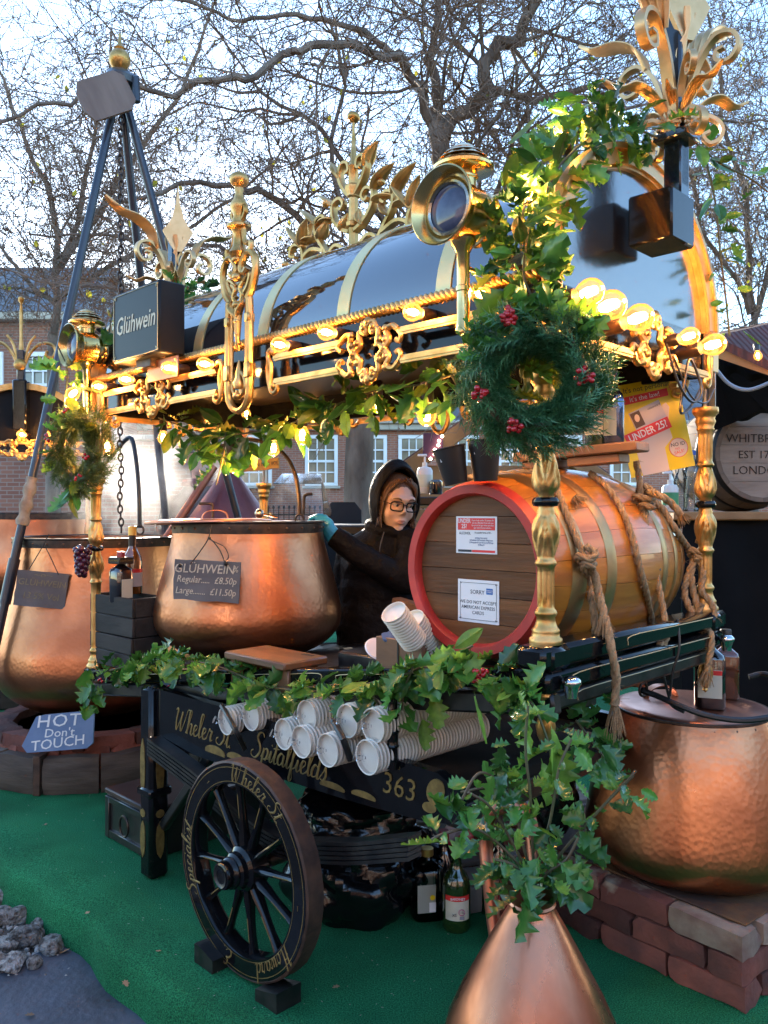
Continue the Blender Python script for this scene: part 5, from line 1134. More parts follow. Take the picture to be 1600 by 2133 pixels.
# ================================================================== smaller things on and round the stall
def chalkboard(name, label, px, py, d, w_, h, yaw, lines, mat, tm, roll=0, tilt=0, outline=None, th=.008):
    t = thing(name, label, 'sign', W(px, py, d), 0, rot=Euler((tilt, roll, yaw)))
    rg = random.Random(label)
    if outline is None:
        outline = []
        for (x0, z0), (x1, z1) in zip(((-1, -1), (1, -1), (1, 1), (-1, 1)), ((1, -1), (1, 1), (-1, 1), (-1, -1))):
            for k in range(6): t_ = k/6; outline.append(((x0+(x1-x0)*t_)*w_/2*.99+rg.gauss(0, .0012), (z0+(z1-z0)*t_)*h/2*.99+rg.gauss(0, .0012)))
    else: outline = [(x*w_/2, z*h/2) for x, z in outline]
    obj('slate', prism(outline, 0, th), mat, t, smooth=False)
    for (s, size, x, z, k) in lines: lettering(s, size, x, -.0012, z, t, tm, k.get('shear', .1), ry=k.get('ry', 0), sx=k.get('sx', 1), off=k.get('off', .004), spacing=k.get('sp', 1), ext=.0006)
    return t
slm = M('grey_slate', (.085, .082, .088), .6, 0, col2=(.14, .135, .14), vs=9, bump=.4, bs=40, bd=.003, rvar=.2)
chalk = M('cream_chalk', (.62, .56, .44), .9, 0, col2=(.42, .38, .30), vs=120)
fade = M('faded_gilt_chalk', (.27, .23, .13), .8, 0, col2=(.16, .14, .10), vs=60)
wch = M('white_chalk', (.75, .76, .74), .9)
s1 = chalkboard('slate_sign', 'grey slate price board hung on the middle cauldron', 430, 1210, 2.83, .24, .142, R(-8), [('GLÜHWEIN', .044, -.01, .040, dict(sx=.95, ry=R(-1), shear=.15)), ('Regular.....  £8.50p', .033, 0, .002, dict(sx=.88, shear=.2)), ('Large.......  £11.50p', .033, -.002, -.038, dict(sx=.88, shear=.2)), ('%', .03, .104, .044, dict(sx=.9))], slm, chalk, roll=R(2.5))
cordm = M('black_string', (.01, .01, .01), .7)
Ls = lambda px, py, d: s1.matrix_basis.inverted() @ W(px, py, d)
tag(obj('string_loop', MB().add(tube(spline(D((396, 1176, 2.82), (416, 1150, 2.84), (434, 1122, 2.87), (441, 1094, 2.9)), 6), .0022, 5)).add(tube(spline(D((470, 1176, 2.82), (460, 1150, 2.84), (446, 1130, 2.86), (434, 1120, 2.87)), 6), .0022, 5)).add(tube(spline(D((434, 1122, 2.86), (450, 1130, 2.83), (468, 1140, 2.83), (476, 1160, 2.82), (466, 1172, 2.82)), 6), .0016, 5)).add(ball(.007, tuple(W(375+0, 1178, 2.815)), 8, 5)).add(ball(.008, tuple(W(470, 1174, 2.812)), 8, 5)).add(ball(.006, tuple(W(436, 1121, 2.865)), 8, 5)), cordm), 'black string holding the price board on the middle cauldron', 'string')
chalkboard('slate_sign', 'faded dark slate hung on the largest left cauldron', 86, 1228, 3.74, .225, .165, R(12), [('GLÜHWEIN', .042, 0, .028, dict(sx=.95)), ('13.5% Vol', .042, 0, -.032, dict(sx=.95)), ('~o~', .03, 0, .066, dict(sx=1.6))], slm, fade, roll=R(7))
tag(obj('string_loop', MB().add(tube(D((55, 1195, 3.73), (85, 1145, 3.76), (102, 1113, 3.8)), .0022, 5)).add(tube(D((122, 1197, 3.73), (105, 1160, 3.76), (95, 1140, 3.77), (70, 1135, 3.78)), .0022, 5)), cordm), 'dark string from the faded slate to the left cauldron rim', 'string')
blue = M('blue_painted_board', (.10, .17, .30), .6, 0, col2=(.14, .22, .36), vs=12, bump=.2, bs=30, bd=.003)
chalkboard('warning_board', 'blue board with white hot do not touch lettering leaning on the hearth', 121, 1524, 3.62, .315, .165, R(3), [('HOT', .075, .0, .045, dict(sx=1.15, sp=1.1)), ("Don't", .052, .005, -.006, dict(sx=1.1)), ('TOUCH', .06, 0, -.05, dict(sx=1.1, ry=R(-4)))], blue, wch, roll=R(-3), tilt=R(-14), outline=[(-.84, -1), (.80, -.97), (.97, -.72), (.99, .78), (.9, 1), (-.36, .94), (-.62, .86), (-.99, -.62)], th=.014)
hs = chalkboard('hot_sign', 'small black sign with red hot lettering on the front of the bed', 347, 1444, 2.86, .082, .085, R(-25), [('HOT', .036, 0, .014, dict(sx=.9, shear=0, off=.012)), ('Don\'t Touch', .014, 0, -.022, dict(sx=.9))], M('black_plastic', (.012, .012, .015), .3), redink, roll=R(3), tilt=R(-25), th=.012)
obj('bracket', cbox(.012, .02, .05, .002, (-.02, .01, -.06)), goldflat, hs)
# wood sign on the far post: WEIN 13.5% VOL.
ws = chalkboard('wooden_sign', 'narrow wooden sign with dark lettering hung behind the canopy', 540, 968, 3.72, .20, .052, R(-20), [('GLÜHWEIN 13.5% VOL.', .024, 0, 0, dict(sx=.82, off=.006))], M('yellow_sign_wood', (.32, .20, .05), .6, 0, col2=(.24, .14, .04), vs=9, stretch=(.3, 1, 2)), ink, roll=R(-4), th=.014)
# crates
crw = M('dark_crate_wood', (.011, .009, .008), .8, 0, col2=(.032, .025, .021), vs=8, vd=6, bump=.5, bs=25, bd=.006, rnd=.2, stretch=(.5, 2, 2))
def crate(label, u0, u1, v0, z0, dep, h, rz=0):
    c = thing('wooden_crate', label, 'crate', C((u0+u1)/2, v0+dep/2, z0), RZ+rz); w_ = u1-u0
    for k, zz in enumerate((.25, .75)):
        for s in (-1, 1): obj('slat', cbox(w_, .012, h*.49, .003, (0, s*(dep/2-.006), h*zz)), crw, c); obj('slat', cbox(.012, dep-.026, h*.488, .003, (s*(w_/2-.0065), 0, h*zz)), crw, c)
    obj('bottom', cbox(w_-.026, dep-.026, .01, .002, (0, 0, .007)), crw, c); return c
qa, qb = onV(192, 1400, -.0), onV(278, 1400, -.0)
zc = BZ((qa.x+qb.x)/2)
crate('lower dark wooden crate on the left end of the bed', qa.x, qb.x, -.01, zc+.012, .15, .125); crate('upper dark wooden crate holding two bottles', qa.x+.003, qb.x, -.008, zc+.139, .15, .15, R(1))
# bottles
def glassy(name, col, rough=.05): return M(name, col, rough, 0, spec=.8, coat=1)
blackg = glassy('dark_wine_glass', (.006, .004, .006)); greeng = glassy('green_bottle_glass', (.015, .035, .006)); amberg = glassy('amber_liquor', (.16, .05, .008)); ruby = glassy('ruby_liquor', (.10, .008, .008))
capm = M('gold_cap', (.55, .38, .12), .3, .9); redcap = M('red_cap', (.25, .01, .015), .35)
paper = M('label_paper', (.62, .58, .46), .7); greylab = M('grey_label', (.30, .32, .28), .6); greenlab = M('sage_label', (.36, .45, .36), .6); blklab = M('black_label', (.012, .011, .01), .4)
def rbottle(name, label, loc, prof, mat, cap=None, lab=None, rz=0, rot=None, grp=None):
    t = thing(name, label, 'bottle', loc, rz, grp, rot=rot); obj('glass', lathe(prof, 32), mat, t, angle=50); return t
def sqlathe(prof, p=4, seg=40):     # rounded-square section
    def mod(a, z, r): c, s = abs(cos(a)), abs(sin(a)); k = (c**p+s**p)**(-1/p); return r*(k if r > .02 else 1)
    return lathe(prof, seg, mod)
SQP = [(0, 0), (.036, 0), (.040, .006), (.040, .13), (.036, .142), (.022, .152), (.016, .158), (.0145, .162), (.0145, .185)]
def sqbottle(label, loc, mat, rz, lab=None, cap=True, capmat=None, s=1.0, tag_=None):
    t = thing('square_bottle', label, 'bottle', loc, rz); t.scale = (s,)*3; obj('glass', sqlathe(SQP), mat, t, angle=50)
    if cap: obj('cap', lathe([(0, .215), (.016, .215), (.0175, .212), (.0175, .180), (.0, .180)], 24), capmat or blklab, t)
    if lab: obj('paper_label', cbox(.060, .001, .075, .0003, (0, -.0408, .068)), lab, t)
    return t
bq = C(qb.x-.03, .055, zc+.135)
b1 = sqbottle('dark square liqueur bottle with black swing tag in the upper crate', W(252, 1255, C((qa.x+qb.x)/2+.02, .03).y)-Vector((0, 0, .0)), blackg, RZ+R(10), capmat=redcap, s=.93)
obj('paper_label', cbox(.001, .055, .08, .0003, (.0408, 0, .06)), paper, b1)
obj('swing_tag', cbox(.075, .075, .028, .003, (0, 0, .178)), blklab, b1); lettering('DISARONNO', .012, 0, -.0384, .178, b1, goldflat, 0, ext=.0003); obj('lettering', text('DISARONNO', .012, 0, .0003), goldflat, b1, (.0384, 0, .178), (R(90), 0, R(90)), smooth=False)
b2_ = rbottle('round_bottle', 'amber round bottle with black neck behind the dark square bottle', W(276, 1236, b1.location.y+.09), [(0, 0), (.036, 0), (.038, .005), (.038, .13), (.034, .15), (.02, .175), (.0145, .19), (.0135, .235), (.015, .24), (.015, .26), (0, .26)], amberg)
obj('cap', lathe([(0, .27), (.016, .27), (.0165, .235), (0, .235)], 20), capm, b2_); obj('neck_band', lathe([(.0145, .19), (.0150, .20), (.0145, .232)], 20, cap=False), blklab, b2_); obj('paper_label', lathe([(.0385, .03), (.0385, .10)], 24, cap=False), M('red_white_label', (.6, .5, .48), .6), b2_); obj('label_stripe', lathe([(.0388, .085), (.0388, .10)], 24, cap=False), redink, b2_)
# grapes
gm = M('purple_grape', (.06, .008, .025), .25, 0, coat=.3, rnd=.4)
gr = thing('grape_bunch', 'bunch of dark red grapes hanging from the far left post', 'grapes', W(173, 1140, 3.22)); gmesh = mesh('grape', ball(.0125, (0, 0, 0), 10, 7), gm)
for i in range(38):
    t = i/38; a = i*2.4; r = .028*(1-.55*t); obj('grape', gmesh, None, gr, (r*cos(a)-.008*t, r*sin(a), .002-.115*t), None, random.uniform(.85, 1.1))
obj('stalk', tube([(0, 0, .03), (0, 0, -.08)], .002, 5), iron, gr)
# wooden step on the bed front
stw = M('step_wood', (.24, .11, .045), .5, 0, col2=(.13, .058, .025), vs=7, vd=6, bump=.3, bs=30, bd=.004, stretch=(.4, 2, 2), coat=.2, rnd=.15)
qa2, qb2 = onV(466, 1358, -.055), onV(592, 1398, -.055); su = (qa2.x+qb2.x)/2; sz = (qa2.z+qb2.z)/2
stp = thing('wooden_step', 'small worn wooden step standing on the front of the bed', 'step', C(su, 0, sz), RZ)
obj('tread', MB().add(cbox(qb2.x-qa2.x, .17, .024, .005, (0, .03, 0))), stw, stp); obj('handle_slot', cbox(.05, .012, .001, .0003, (.09, .085, .0125)), blklab, stp)
for x in (-1, 1): obj('leg', cbox(.055, .12, .085, .004, (x*((qb2.x-qa2.x)/2-.035), .025, -.055)), stw, stp)
obj('brace', cbox(.16, .02, .035, .003, (0, .03, -.035)), stw, stp)
# small box, napkin and loose cup on the bed
ub = onV(858, 1360, .10)
bxo = thing('wooden_box', 'small wooden box holding the leaning cup stacks', 'box', C(ub.x, .10, ub.z), RZ)
for (sx, sy, x, y) in ((.17, .008, 0, -.05), (.17, .008, 0, .05), (.008, .092, -.081, 0), (.008, .092, .081, 0)): obj('side', cbox(sx, sy, .085, .002, (x, y, 0)), stw, bxo)
obj('bottom', cbox(.155, .09, .006, .002, (0, 0, -.038)), stw, bxo); obj('strap', cbox(.006, .002, .087, .0005, (0, -.0552, 0)), blklab, bxo)
def crumple(seed, r, s=(1, 1, 1), amp=.35, fr=2.4, seg=40, rings=28):
    rg = random.Random(seed); dirs = [(Vector((rg.gauss(0, 1), rg.gauss(0, 1), rg.gauss(0, 1))).normalized(), rg.uniform(1.5, 5.5)*fr/2.4, rg.uniform(0, 6)) for _ in range(16)]
    v, f = ball(1, seg=seg, rings=rings); o = []
    for p in v:
        q = Vector(p); h = 0
        for d, k, ph in dirs: h += abs(sin(q.dot(d)*k+ph))/16
        o.append(tuple(Vector((q.x*s[0], q.y*s[1], q.z*s[2]))*r*(1-amp+amp*2.0*h)))
    return o, f
tag(obj('blue_cloth', crumple(3, .03, (1, .8, .6), .6), M('blue_cloth', (.08, .12, .22), .9), None, W(823, 1337, ub and C(ub.x, .12).y)+Vector((0, 0, .01))), 'crumpled blue cloth beside the leaning cups', 'cloth')
tag(obj('paper_disc', lathe([(0, .004), (.04, .004), (.043, 0), (.040, -.003), (0, -.002)], 28), white, None, C(*onV(790, 1352, .12)), (R(35), R(20), 0)), 'loose white paper disc on the bed near the wooden box', 'disc')
tag(obj('plastic_crate', cbox(.30, .30, .06, .006), blackold, None, C(-.72, .32, BZ(-.72)-.02), (0, 0, RZ)), 'low black tray lying on the bed in front of the woman', 'tray')
tag(obj('serving_board', cbox(.75, .05, .03, .004), stw, None, C(-.80, WV-.09, BZ(-.8)+.055), (0, R(8), RZ)), 'long brown wooden board along the back of the bed before the woman', 'board')
# paper cup stacks
cupm = M('paper_cup', (.72, .68, .60), .65, 0, col2=(.66, .62, .54), vs=20); film = THIN('clear_film', (.98, .98, .99), .12, .15)
CUPR = .0415
CP = mesh('cup', lathe([(CUPR-.0075, .016), (CUPR-.0065, .0060), (CUPR+.0008, .0058), (CUPR+.0026, .0030), (CUPR+.0010, .0002), (CUPR-.0065, .0)], 26, cap=False), cupm)
CP0 = mesh('cup', lathe([(CUPR-.0025, .011), (CUPR+.0005, .0032), (CUPR+.002, .0012), (CUPR+.001, -.0008), (CUPR-.0014, .0), (CUPR-.0035, .010), (CUPR-.006, .0115), (0, .012)], 26, cap=False), cupm)
def cupstack(label, p, d, n, pitch=.0115, wrap=True, grp='sleeves of paper cups'):
    d = Vector(d).normalized(); t = thing('cup_stack', label, 'cup stack', p, 0, grp, rot=d.to_track_quat('Z', 'Y').to_euler())
    for i in range(n): obj('cup', CP0 if i == 0 else CP, None, t, (random.gauss(0, .0004), random.gauss(0, .0004), i*pitch))
    if wrap:
        obj('plastic_wrap', MB().add(lathe([(.006, -.010), (.010, -.005), (.024, .001), (CUPR-.002, .0015)], 24, mod=lambda a, z, r: r*(1+.10*sin(9*a+z*900)), cap=False)), film, t)
        obj('wrap_twist', MB().add(tube(spline([(0, 0, -.004), (.004, .002, -.016), (-.002, .006, -.028), (.006, .010, -.036)], 4), lambda q: .004+.008*q, 7)), film, t)
    return t
SD = C(0, 1, 0)-C(0, 0, 0); tilt = Vector((0, 0, -.02))
cs_ = [(764, 1578, -.115, 46, 'nearest wrapped cup stack, front right of the bottom row'), (682, 1563, -.12, 44, 'wrapped cup stack second from the right in the bottom row'), (627, 1546, -.115, 42, 'wrapped cup stack third from the right in the bottom row'), (590, 1530, -.09, 42, 'wrapped cup stack at the left end of the bottom row'),
       (776, 1512, -.10, 46, 'wrapped cup stack on top above the nearest stack'), (722, 1502, -.09, 44, 'wrapped cup stack second from the right on the top row'), (638, 1492, -.085, 42, 'wrapped cup stack on top under the drooping holly leaves'),
       (522, 1492, -.075, 40, 'wrapped cup stack right of the two at far left'), (470, 1502, -.085, 40, 'leftmost wrapped cup stack behind the black strut')]
for px, py, v, n_, lab in cs_: cupstack(lab, C(*onV(px, py, v-.025)), SD+Vector((.10+random.gauss(0, .03), 0, .01+random.gauss(0, .01))), 36)
d_ = (W(880, 1365, 2.12)-W(818, 1275, 2.04)).normalized()
for lab, p in (('bare stack of paper cups leaning against the barrel', W(820, 1274, 2.05)), ('second leaning cup stack half behind the barrel rim', W(858, 1290, 2.12))): cupstack(lab, p, d_, 13, .0115, False).scale = (.80,)*3
tag(obj('iron_strut', tube(spline([C(*onV(462, 1470, -.11)), C(*onV(490, 1520, -.135)), C(*onV(510, 1560, -.10))], 5), .008, 7), blackold), 'black iron strut in front of the leftmost cup stacks', 'strut')
tag(obj('iron_strut', tube([C(*onV(694, 1500, -.13)), C(*onV(715, 1540, -.15)), C(*onV(730, 1582, -.12))], .009, 7), blackold), 'black iron strut between the two nearest cup stacks', 'strut')
post_b = lathe([(.017, 0), (.018, .02), (.013, .025), (.013, .05), (.017, .055), (.014, .06), (.0145, .085), (.018, .09), (.014, .095), (.012, .12), (.017, .13), (.012, .14), (.012, .17)], 16)
tag(obj('turned_baluster', post_b, black, None, C(*onV(818, 1600, -.085))), 'short black turned baluster in front of the cup stacks', 'baluster')
# black cups on the barrel
bcm = M('black_paper_cup', (.022, .018, .018), .5); rimz = BZc+BR0+.004
def bcup(label, word, px, py, d, h, r, rx, ry):
    t = thing('black_cup', label, 'cup', W(px, py, d), 0, 'black sample cups on the barrel', rot=(rx, ry, R(-15)))
    obj('cup_body', lathe([(0, .002), (r*.70, 0), (r*.72, .002), (r, h), (r+.003, h+.002), (r+.002, h+.004), (r-.001, h+.002), (r*.7, .006), (0, .006)], 30), bcm, t)
    lb_ = obj('sticker', cbox(.034, .001, .013, .0003, (-.004, -r*.93, h*.70)), white, t, rot=(R(-6), 0, 0)); lettering(word, .009, -.004, -r*.93-.001, h*.70, lb_, ink, .1, ext=.0002); return t
bcup('shorter black cup labelled regular on the barrel', 'Regular', 951, 1008, 2.0, .088, .040, R(4), R(-12)); bcup('taller black cup labelled large on the barrel', 'Large', 1012, 1002, 2.0, .098, .0405, R(2), R(-2))
# plank on the barrel with bottles and the yellow poster
pw = M('plank_wood', (.30, .15, .07), .6, 0, col2=(.20, .095, .045), vs=7, vd=5, bump=.3, bs=30, bd=.004, stretch=(.4, 2, 2), rnd=.15)
pk = thing('plank_shelf', 'short wooden plank shelf resting on top of the barrel', 'shelf', C(BU+.10, .42, 1.432), RZ); pk.rotation_euler = (R(2), R(-3), RZ+R(12))
obj('plank', cbox(.34, .13, .026, .004), pw, pk); obj('cleat', cbox(.14, .10, .024, .003, (.05, 0, -.026)), pw, pk); obj('cleat', cbox(.10, .10, .024, .003, (-.1, 0, -.026)), pw, pk)
pb = thing('dark_bottle', 'dark glass spirit bottle on the plank shelf beside the poster', 'bottle', W(1278, 924, 2.22)); obj('glass', lathe([(0, 0), (.026, 0), (.0285, .005), (.0285, .115), (.024, .135), (.012, .15), (.010, .19), (.012, .195), (.012, .21), (0, .21)], 30), M('silvered_glass', (.10, .13, .22), .08, .85), pb); obj('paper_label', lathe([(.0288, .02), (.0288, .095)], 14, cap=False, a0=PI*1.05, a1=PI*1.5), greylab, pb)
pb2 = thing('labelled_bottle', 'red and white labelled bottle half behind the large wreath', 'bottle', W(1246, 930, 2.26)); obj('glass', lathe([(0, 0), (.034, 0), (.036, .005), (.036, .12), (.02, .15), (.012, .17), (.012, .22), (0, .22)], 28), greeng, pb2); obj('paper_label', lathe([(.0364, .03), (.0364, .115)], 28, cap=False), paper, pb2); obj('label_stripe', lathe([(.0367, .088), (.0367, .115)], 28, cap=False), redink, pb2)
yp = M('yellow_poster', (.80, .58, .01), .35); skin_p = M('pale_print', (.70, .56, .50), .5)
po_ = thing('poster', 'yellow laminated age check poster hung behind the barrel', 'poster', W(1362, 888, 2.50), 0, rot=(R(-3), R(-11), R(4)))
obj('sheet', cbox(.205, .0015, .285, .0004), yp, po_, smooth=False)
hand = [(-.065, -.142), (.02, -.142), (.02, -.07), (.05, -.045), (.045, .0), (.06, .05), (.052, .065), (.04, .06), (.03, .01), (.0, .0), (-.0, .055), (-.02, .062), (-.025, .0), (-.05, -.01), (-.07, -.05)]
obj('printed_hand', prism(hand, -.0014, -.0008), skin_p, po_, smooth=False)
idc = obj('printed_card', MB().add(cbox(.105, .0006, .062, .0001), T(-.012, -.0016, .035, ry=R(-14))), M('id_card_print', (.52, .48, .56), .5), po_, smooth=False)
obj('printed_portrait', MB().add(cbox(.032, .0004, .048, .0001), T(-.046, -.0021, .030, ry=R(-14))), M('portrait_brown', (.10, .06, .05), .6), idc, smooth=False); obj('printed_portrait', prism(goldshape(-.047, .034, .008, .012), -.0026, -.0022), skin_p, idc, smooth=False)
lettering('citizencard', .010, .012, -.0022, .060, idc, ink, 0, ry=R(-14), ext=.0001)
lettering("It's not personal", .0235, .0, -.0012, .122, po_, ink, 0, ext=.0001, sx=.95)
obj('red_panel', MB().add(cbox(.150, .0006, .024, .0001), T(-.01, -.0012, .094, ry=R(-2))), redink, po_, smooth=False); lettering("It's the law!", .021, -.01, -.0018, .094, po_, white, 0, ext=.0001, ry=R(-2))
obj('red_panel', MB().add(cbox(.150, .0006, .036, .0001), T(-.022, -.0028, -.012, ry=R(-13))), redink, po_, smooth=False); lettering('UNDER 25?', .032, -.022, -.0034, -.012, po_, white, 0, ext=.0001, ry=R(-13), sx=.82, off=.014)
obj('round_badge', prism(goldshape(.062, -.078, .030, .030), -.0014, -.0008), skin_p, po_, smooth=False); obj('badge_ring', tube([(.062+.029*cos(2*PI*k/28), -.0016, -.078+.029*sin(2*PI*k/28)) for k in range(28)], .0009, 4, closed=True), redink, po_)
lettering('NO ID', .016, .062, -.0018, -.068, po_, ink, 0, ext=.0001, off=.006); lettering('NO', .009, .058, -.0018, -.081, po_, redink, 0, ext=.0001); lettering('SALE!', .014, .062, -.0018, -.092, po_, redink, 0, ext=.0001, ry=R(-8))
# chest under the bed
chw = M('chest_dark', (.014, .012, .013), .3, 0, col2=(.03, .024, .022), vs=9, coat=.3, bump=.2, bs=20); chl = M('chest_lid_wood', (.055, .026, .02), .45, 0, col2=(.035, .018, .014), vs=5)
ch = thing('storage_chest', 'dark wooden chest with ring handle standing on the carpet under the bed', 'chest', C(-1.845, .30, 0), RZ)
obj('body', cbox(.335, .62, .165, .004, (0, 0, .085)), chw, ch); obj('lid', cbox(.35, .635, .022, .005, (0, 0, .179)), chl, ch)
obj('frame', MB().add(cbox(.03, .012, .16, .002, (-.15, -.314, .083))).add(cbox(.03, .012, .16, .002, (.15, -.314, .083))).add(cbox(.27, .011, .03, .002, (0, -.3138, .02))).add(cbox(.27, .011, .025, .002, (0, -.3138, .152))), chw, ch)
obj('ring_handle', tube([(.032*cos(2*PI*k/24), -.327, .085+.038*sin(2*PI*k/24)) for k in range(24)], .0045, 7, closed=True), iron, ch)
for u, v, lab in ((-.945, -.225, 'black wooden chock behind the front wheel'), (-.675, -.215, 'black wooden chock at the near foot of the front wheel')):
    tag(obj('wheel_chock', prism([(-.045, 0), (.045, 0), (.045, .035 if u < -.8 else .052), (-.02, .052 if u < -.8 else .035), (-.045, .052 if u < -.8 else .03)], -.04, .04), blackold, None, C(u, v, 0), (0, 0, RZ)), lab, 'chock', 'wheel chocks')
# bin bags
bagm = M('black_bin_bag', (.004, .004, .005), .11, 0, spec=.55, bump=.22, bs=5, bd=.05, rvar=.08)
for i, (px, py, d, r, s, lab) in enumerate(((735, 1825, 2.60, .175, (1.0, .8, .85), 'large crumpled black bin bag behind the front wheel'), (735, 1700, 2.55, .14, (1.2, .7, .6), 'shiny black bag tied under the cup stacks'), (850, 1790, 2.72, .12, (1, .8, .8), 'black bin bag behind the clear bottle'), (1155, 1650, 2.62, .12, (.55, .5, .95), 'black bag standing behind the holly branches'))):
    p = W(px, py, d)
    tag(obj('bin_bag', crumple(20+i, r, s, .55, 3.0, 56, 40), bagm, None, p, angle=24), lab, 'bag', 'black bin bags under the stall')
# bottles on the carpet
def label_band(par, r, z0, z1, m, a0=PI*1.2, a1=PI*1.8): return obj('paper_label', lathe([(r, z0), (r, z1)], 14, cap=False, a0=a0, a1=a1), m, par)
cg = THIN('clear_bottle_glass', (.72, .78, .76), .35, .04)
p = G(890, 1905); cb = thing('clear_bottle', 'empty clear square bottle standing left of the green one', 'bottle', p, R(10)); cb.scale = (1.15, 1.15, 1.15)
obj('glass', sqlathe([(0, 0), (.042, 0), (.046, .006), (.046, .125), (.040, .14), (.022, .150), (.016, .155), (.015, .175)]), cg, cb, angle=50); obj('cap', lathe([(0, .183), (.017, .183), (.0175, .164), (0, .164)], 20), capm, cb)
pl_ = obj('paper_label', cbox(.05, .001, .075, .0003, (-.012, -.0468, .065)), greylab, cb); obj('paper_label', cbox(.05, .001, .085, .0003, (.015, .045, .08)), paper, cb); obj('barcode', cbox(.018, .001, .026, .0002, (.004, -.0476, .042)), white, cb); obj('round_sticker', prism(goldshape(.004, .068, .007, .007), -.0484, -.0472), yp, cb, smooth=False)
p = G(951, 1932); gb = thing('green_bottle', 'dark green bottle with red and cream label on the carpet', 'bottle', p, R(0))
obj('glass', lathe([(0, 0), (.039, 0), (.043, .006), (.0435, .014), (.0425, .13), (.040, .15), (.032, .166), (.020, .18), (.0155, .195), (.0145, .23), (.0165, .234), (.0165, .248), (0, .248)], 36), greeng, gb, angle=50)
label_band(gb, .0434, .04, .098, paper); label_band(gb, .0434, .0985, .114, redink); lettering('BARDINET', .0105, 0, -.0438, .106, gb, white, 0, ext=.0002, sx=.9, off=.008); obj('label_ring', tube([(.012+.009*cos(2*PI*k/20), -.0432, .066+.009*sin(2*PI*k/20)) for k in range(20)], .001, 4, closed=True), M('magenta_ink', (.45, .02, .2), .5), gb); lettering('1.5L', .009, .012, -.0438, .066, gb, ink, 0, ext=.0002); obj('barcode', cbox(.016, .001, .010, .0002, (.012, -.0425, .049)), M('barcode_grey', (.25, .25, .3), .6), gb)
lettering('XS', .012, -.01, -.0438, .058, gb, ink, 0, ext=.0002)
p = G(1068, 1965); db = sqbottle('ruby square liqueur bottle with pale green label behind the flagon', p, ruby, R(12), None, capmat=blklab, s=1.25); obj('paper_label', cbox(.066, .001, .078, .0003, (.0, -.0412, .062)), greenlab, db); lettering('DISARONNO', .013, 0, -.0420, .066, db, ink, 0, ext=.0002, sx=.8, off=.008); lettering('ORIGINALE', .006, 0, -.0420, .052, db, ink, 0, ext=.0002); obj('label_crest', prism(goldshape(0, .086, .008, .006), -.0424, -.0418), ink, db, smooth=False)
p = G(925, 1880); rbtl = rbottle('round_bottle', 'dark red bottle standing behind the clear bottle', p, [(0, 0), (.036, 0), (.038, .005), (.038, .14), (.02, .17), (.014, .19), (.014, .22), (0, .22)], blackg); obj('cap', lathe([(0, .235), (.016, .235), (.0165, .205), (0, .205)], 20), redcap, rbtl)
p = G(1040, 1905); rbt2 = rbottle('round_bottle', 'dark bottle with red neck ring behind the flagon handle', p, [(0, 0), (.036, 0), (.038, .005), (.038, .17), (.02, .21), (.014, .23), (.014, .28), (0, .28)], blackg); obj('neck_ring', lathe([(.0145, .25), (.0155, .255), (.0145, .26)], 20, cap=False), redink, rbt2)
tag(obj('carrier_bag', crumple(44, .07, (.8, .6, 1.2), .6, 3), M('red_white_bag', (.5, .45, .5), .35, 0, col2=(.45, .02, .05), vs=14, vlo=.45, vhi=.5), None, G(955, 1850)+Vector((0, .05, .12))), 'crumpled red and white carrier bag behind the green bottle', 'bag')
# bottles on the right cauldron lid
rb1 = sqbottle('black square liqueur bottle standing on the right cauldron lid', W(1478, 1447, 2.46), blackg, R(-20), paper, s=1.12); rb1.location.z = .684
obj('label_stripe', cbox(.06, .0006, .012, .0002, (0, -.0418, .098)), redink, rb1)
rb2 = sqbottle('half full amber square bottle behind the black one on the right lid', W(1512, 1440, 2.60), M('amber_half', (.09, .022, .006), .06, 0, coat=1), R(-20), None, s=1.0); rb2.location.z = .682
# old barrel branded with a brewery name
wb = barrel('brewery_barrel', 'grey weathered barrel end branded with a brewery name at far right', W(1590, 945, 4.0), R(2), 22, M('grey_oak', (.20, .14, .10), .8, 0, col2=(.13, .09, .065), vs=9, rnd=.15), M('grey_barrel_head', (.34, .26, .20), .8, 0, col2=(.22, .16, .12), vs=7, vd=6, bump=.4, bs=30, bd=.005, rnd=.12, stretch=(.4, 2, 2)), None, [(.02, .035), (.14, .03), (.42, .03), (.55, .035)], M('black_hoop', (.02, .02, .022), .5, .5), 0, .58, lambda y: .236+.05*(1-((y-.29)/.29)**2), 5)
br_ = M('burnt_lettering', (.03, .02, .016), .8)
lettering('WHITBREAD', .060, -.005, .019, .075, wb, br_, 0, off=-.012); lettering('EST 1742', .055, -.01, .019, -.005, wb, br_, 0, off=-.012); lettering('LONDON', .060, -.01, .019, -.082, wb, br_, 0, off=-.012)
# ================================================================== holly, ivy and fir
def hollyleaf(ns=5, wid=.30, spine=1.0, curl=.12, seed=0):
    rg = random.Random(seed); n = ns*2; v = []; f = []
    for i in range(n+1):
        t = i/n; b = wid*sin(PI*min(1, .04+t*.96))**.75*(1 if t < .97 else .1); o = i % 2 == 1
        w_ = b*((1+.30*spine) if o else (1-.22*spine)); z = -curl*t*t; up = (.16 if o else -.05)*spine*b/.3+.12*b; sh = .035*spine if o else 0
        v += [(-w_, t+sh, z+up+rg.gauss(0, .012)), (-w_*.45, t, z+.05*b), (0, t, z-.03), (w_*.45, t, z+.05*b), (w_, t+sh, z+up+rg.gauss(0, .012))]
    for i in range(n):
        for k in range(4): a = i*5+k; f.append((a, a+1, a+6, a+5))
    v += [(-.006, -.12, -.01), (.006, -.12, -.01)]; q = len(v); f.append((q-2, q-1, 3, 1))
    return v, f
hm1 = M('holly_dark', (.024, .105, .020), .30, 0, col2=(.045, .150, .03), vs=3, rnd=.4, coat=.3, trans=.15)
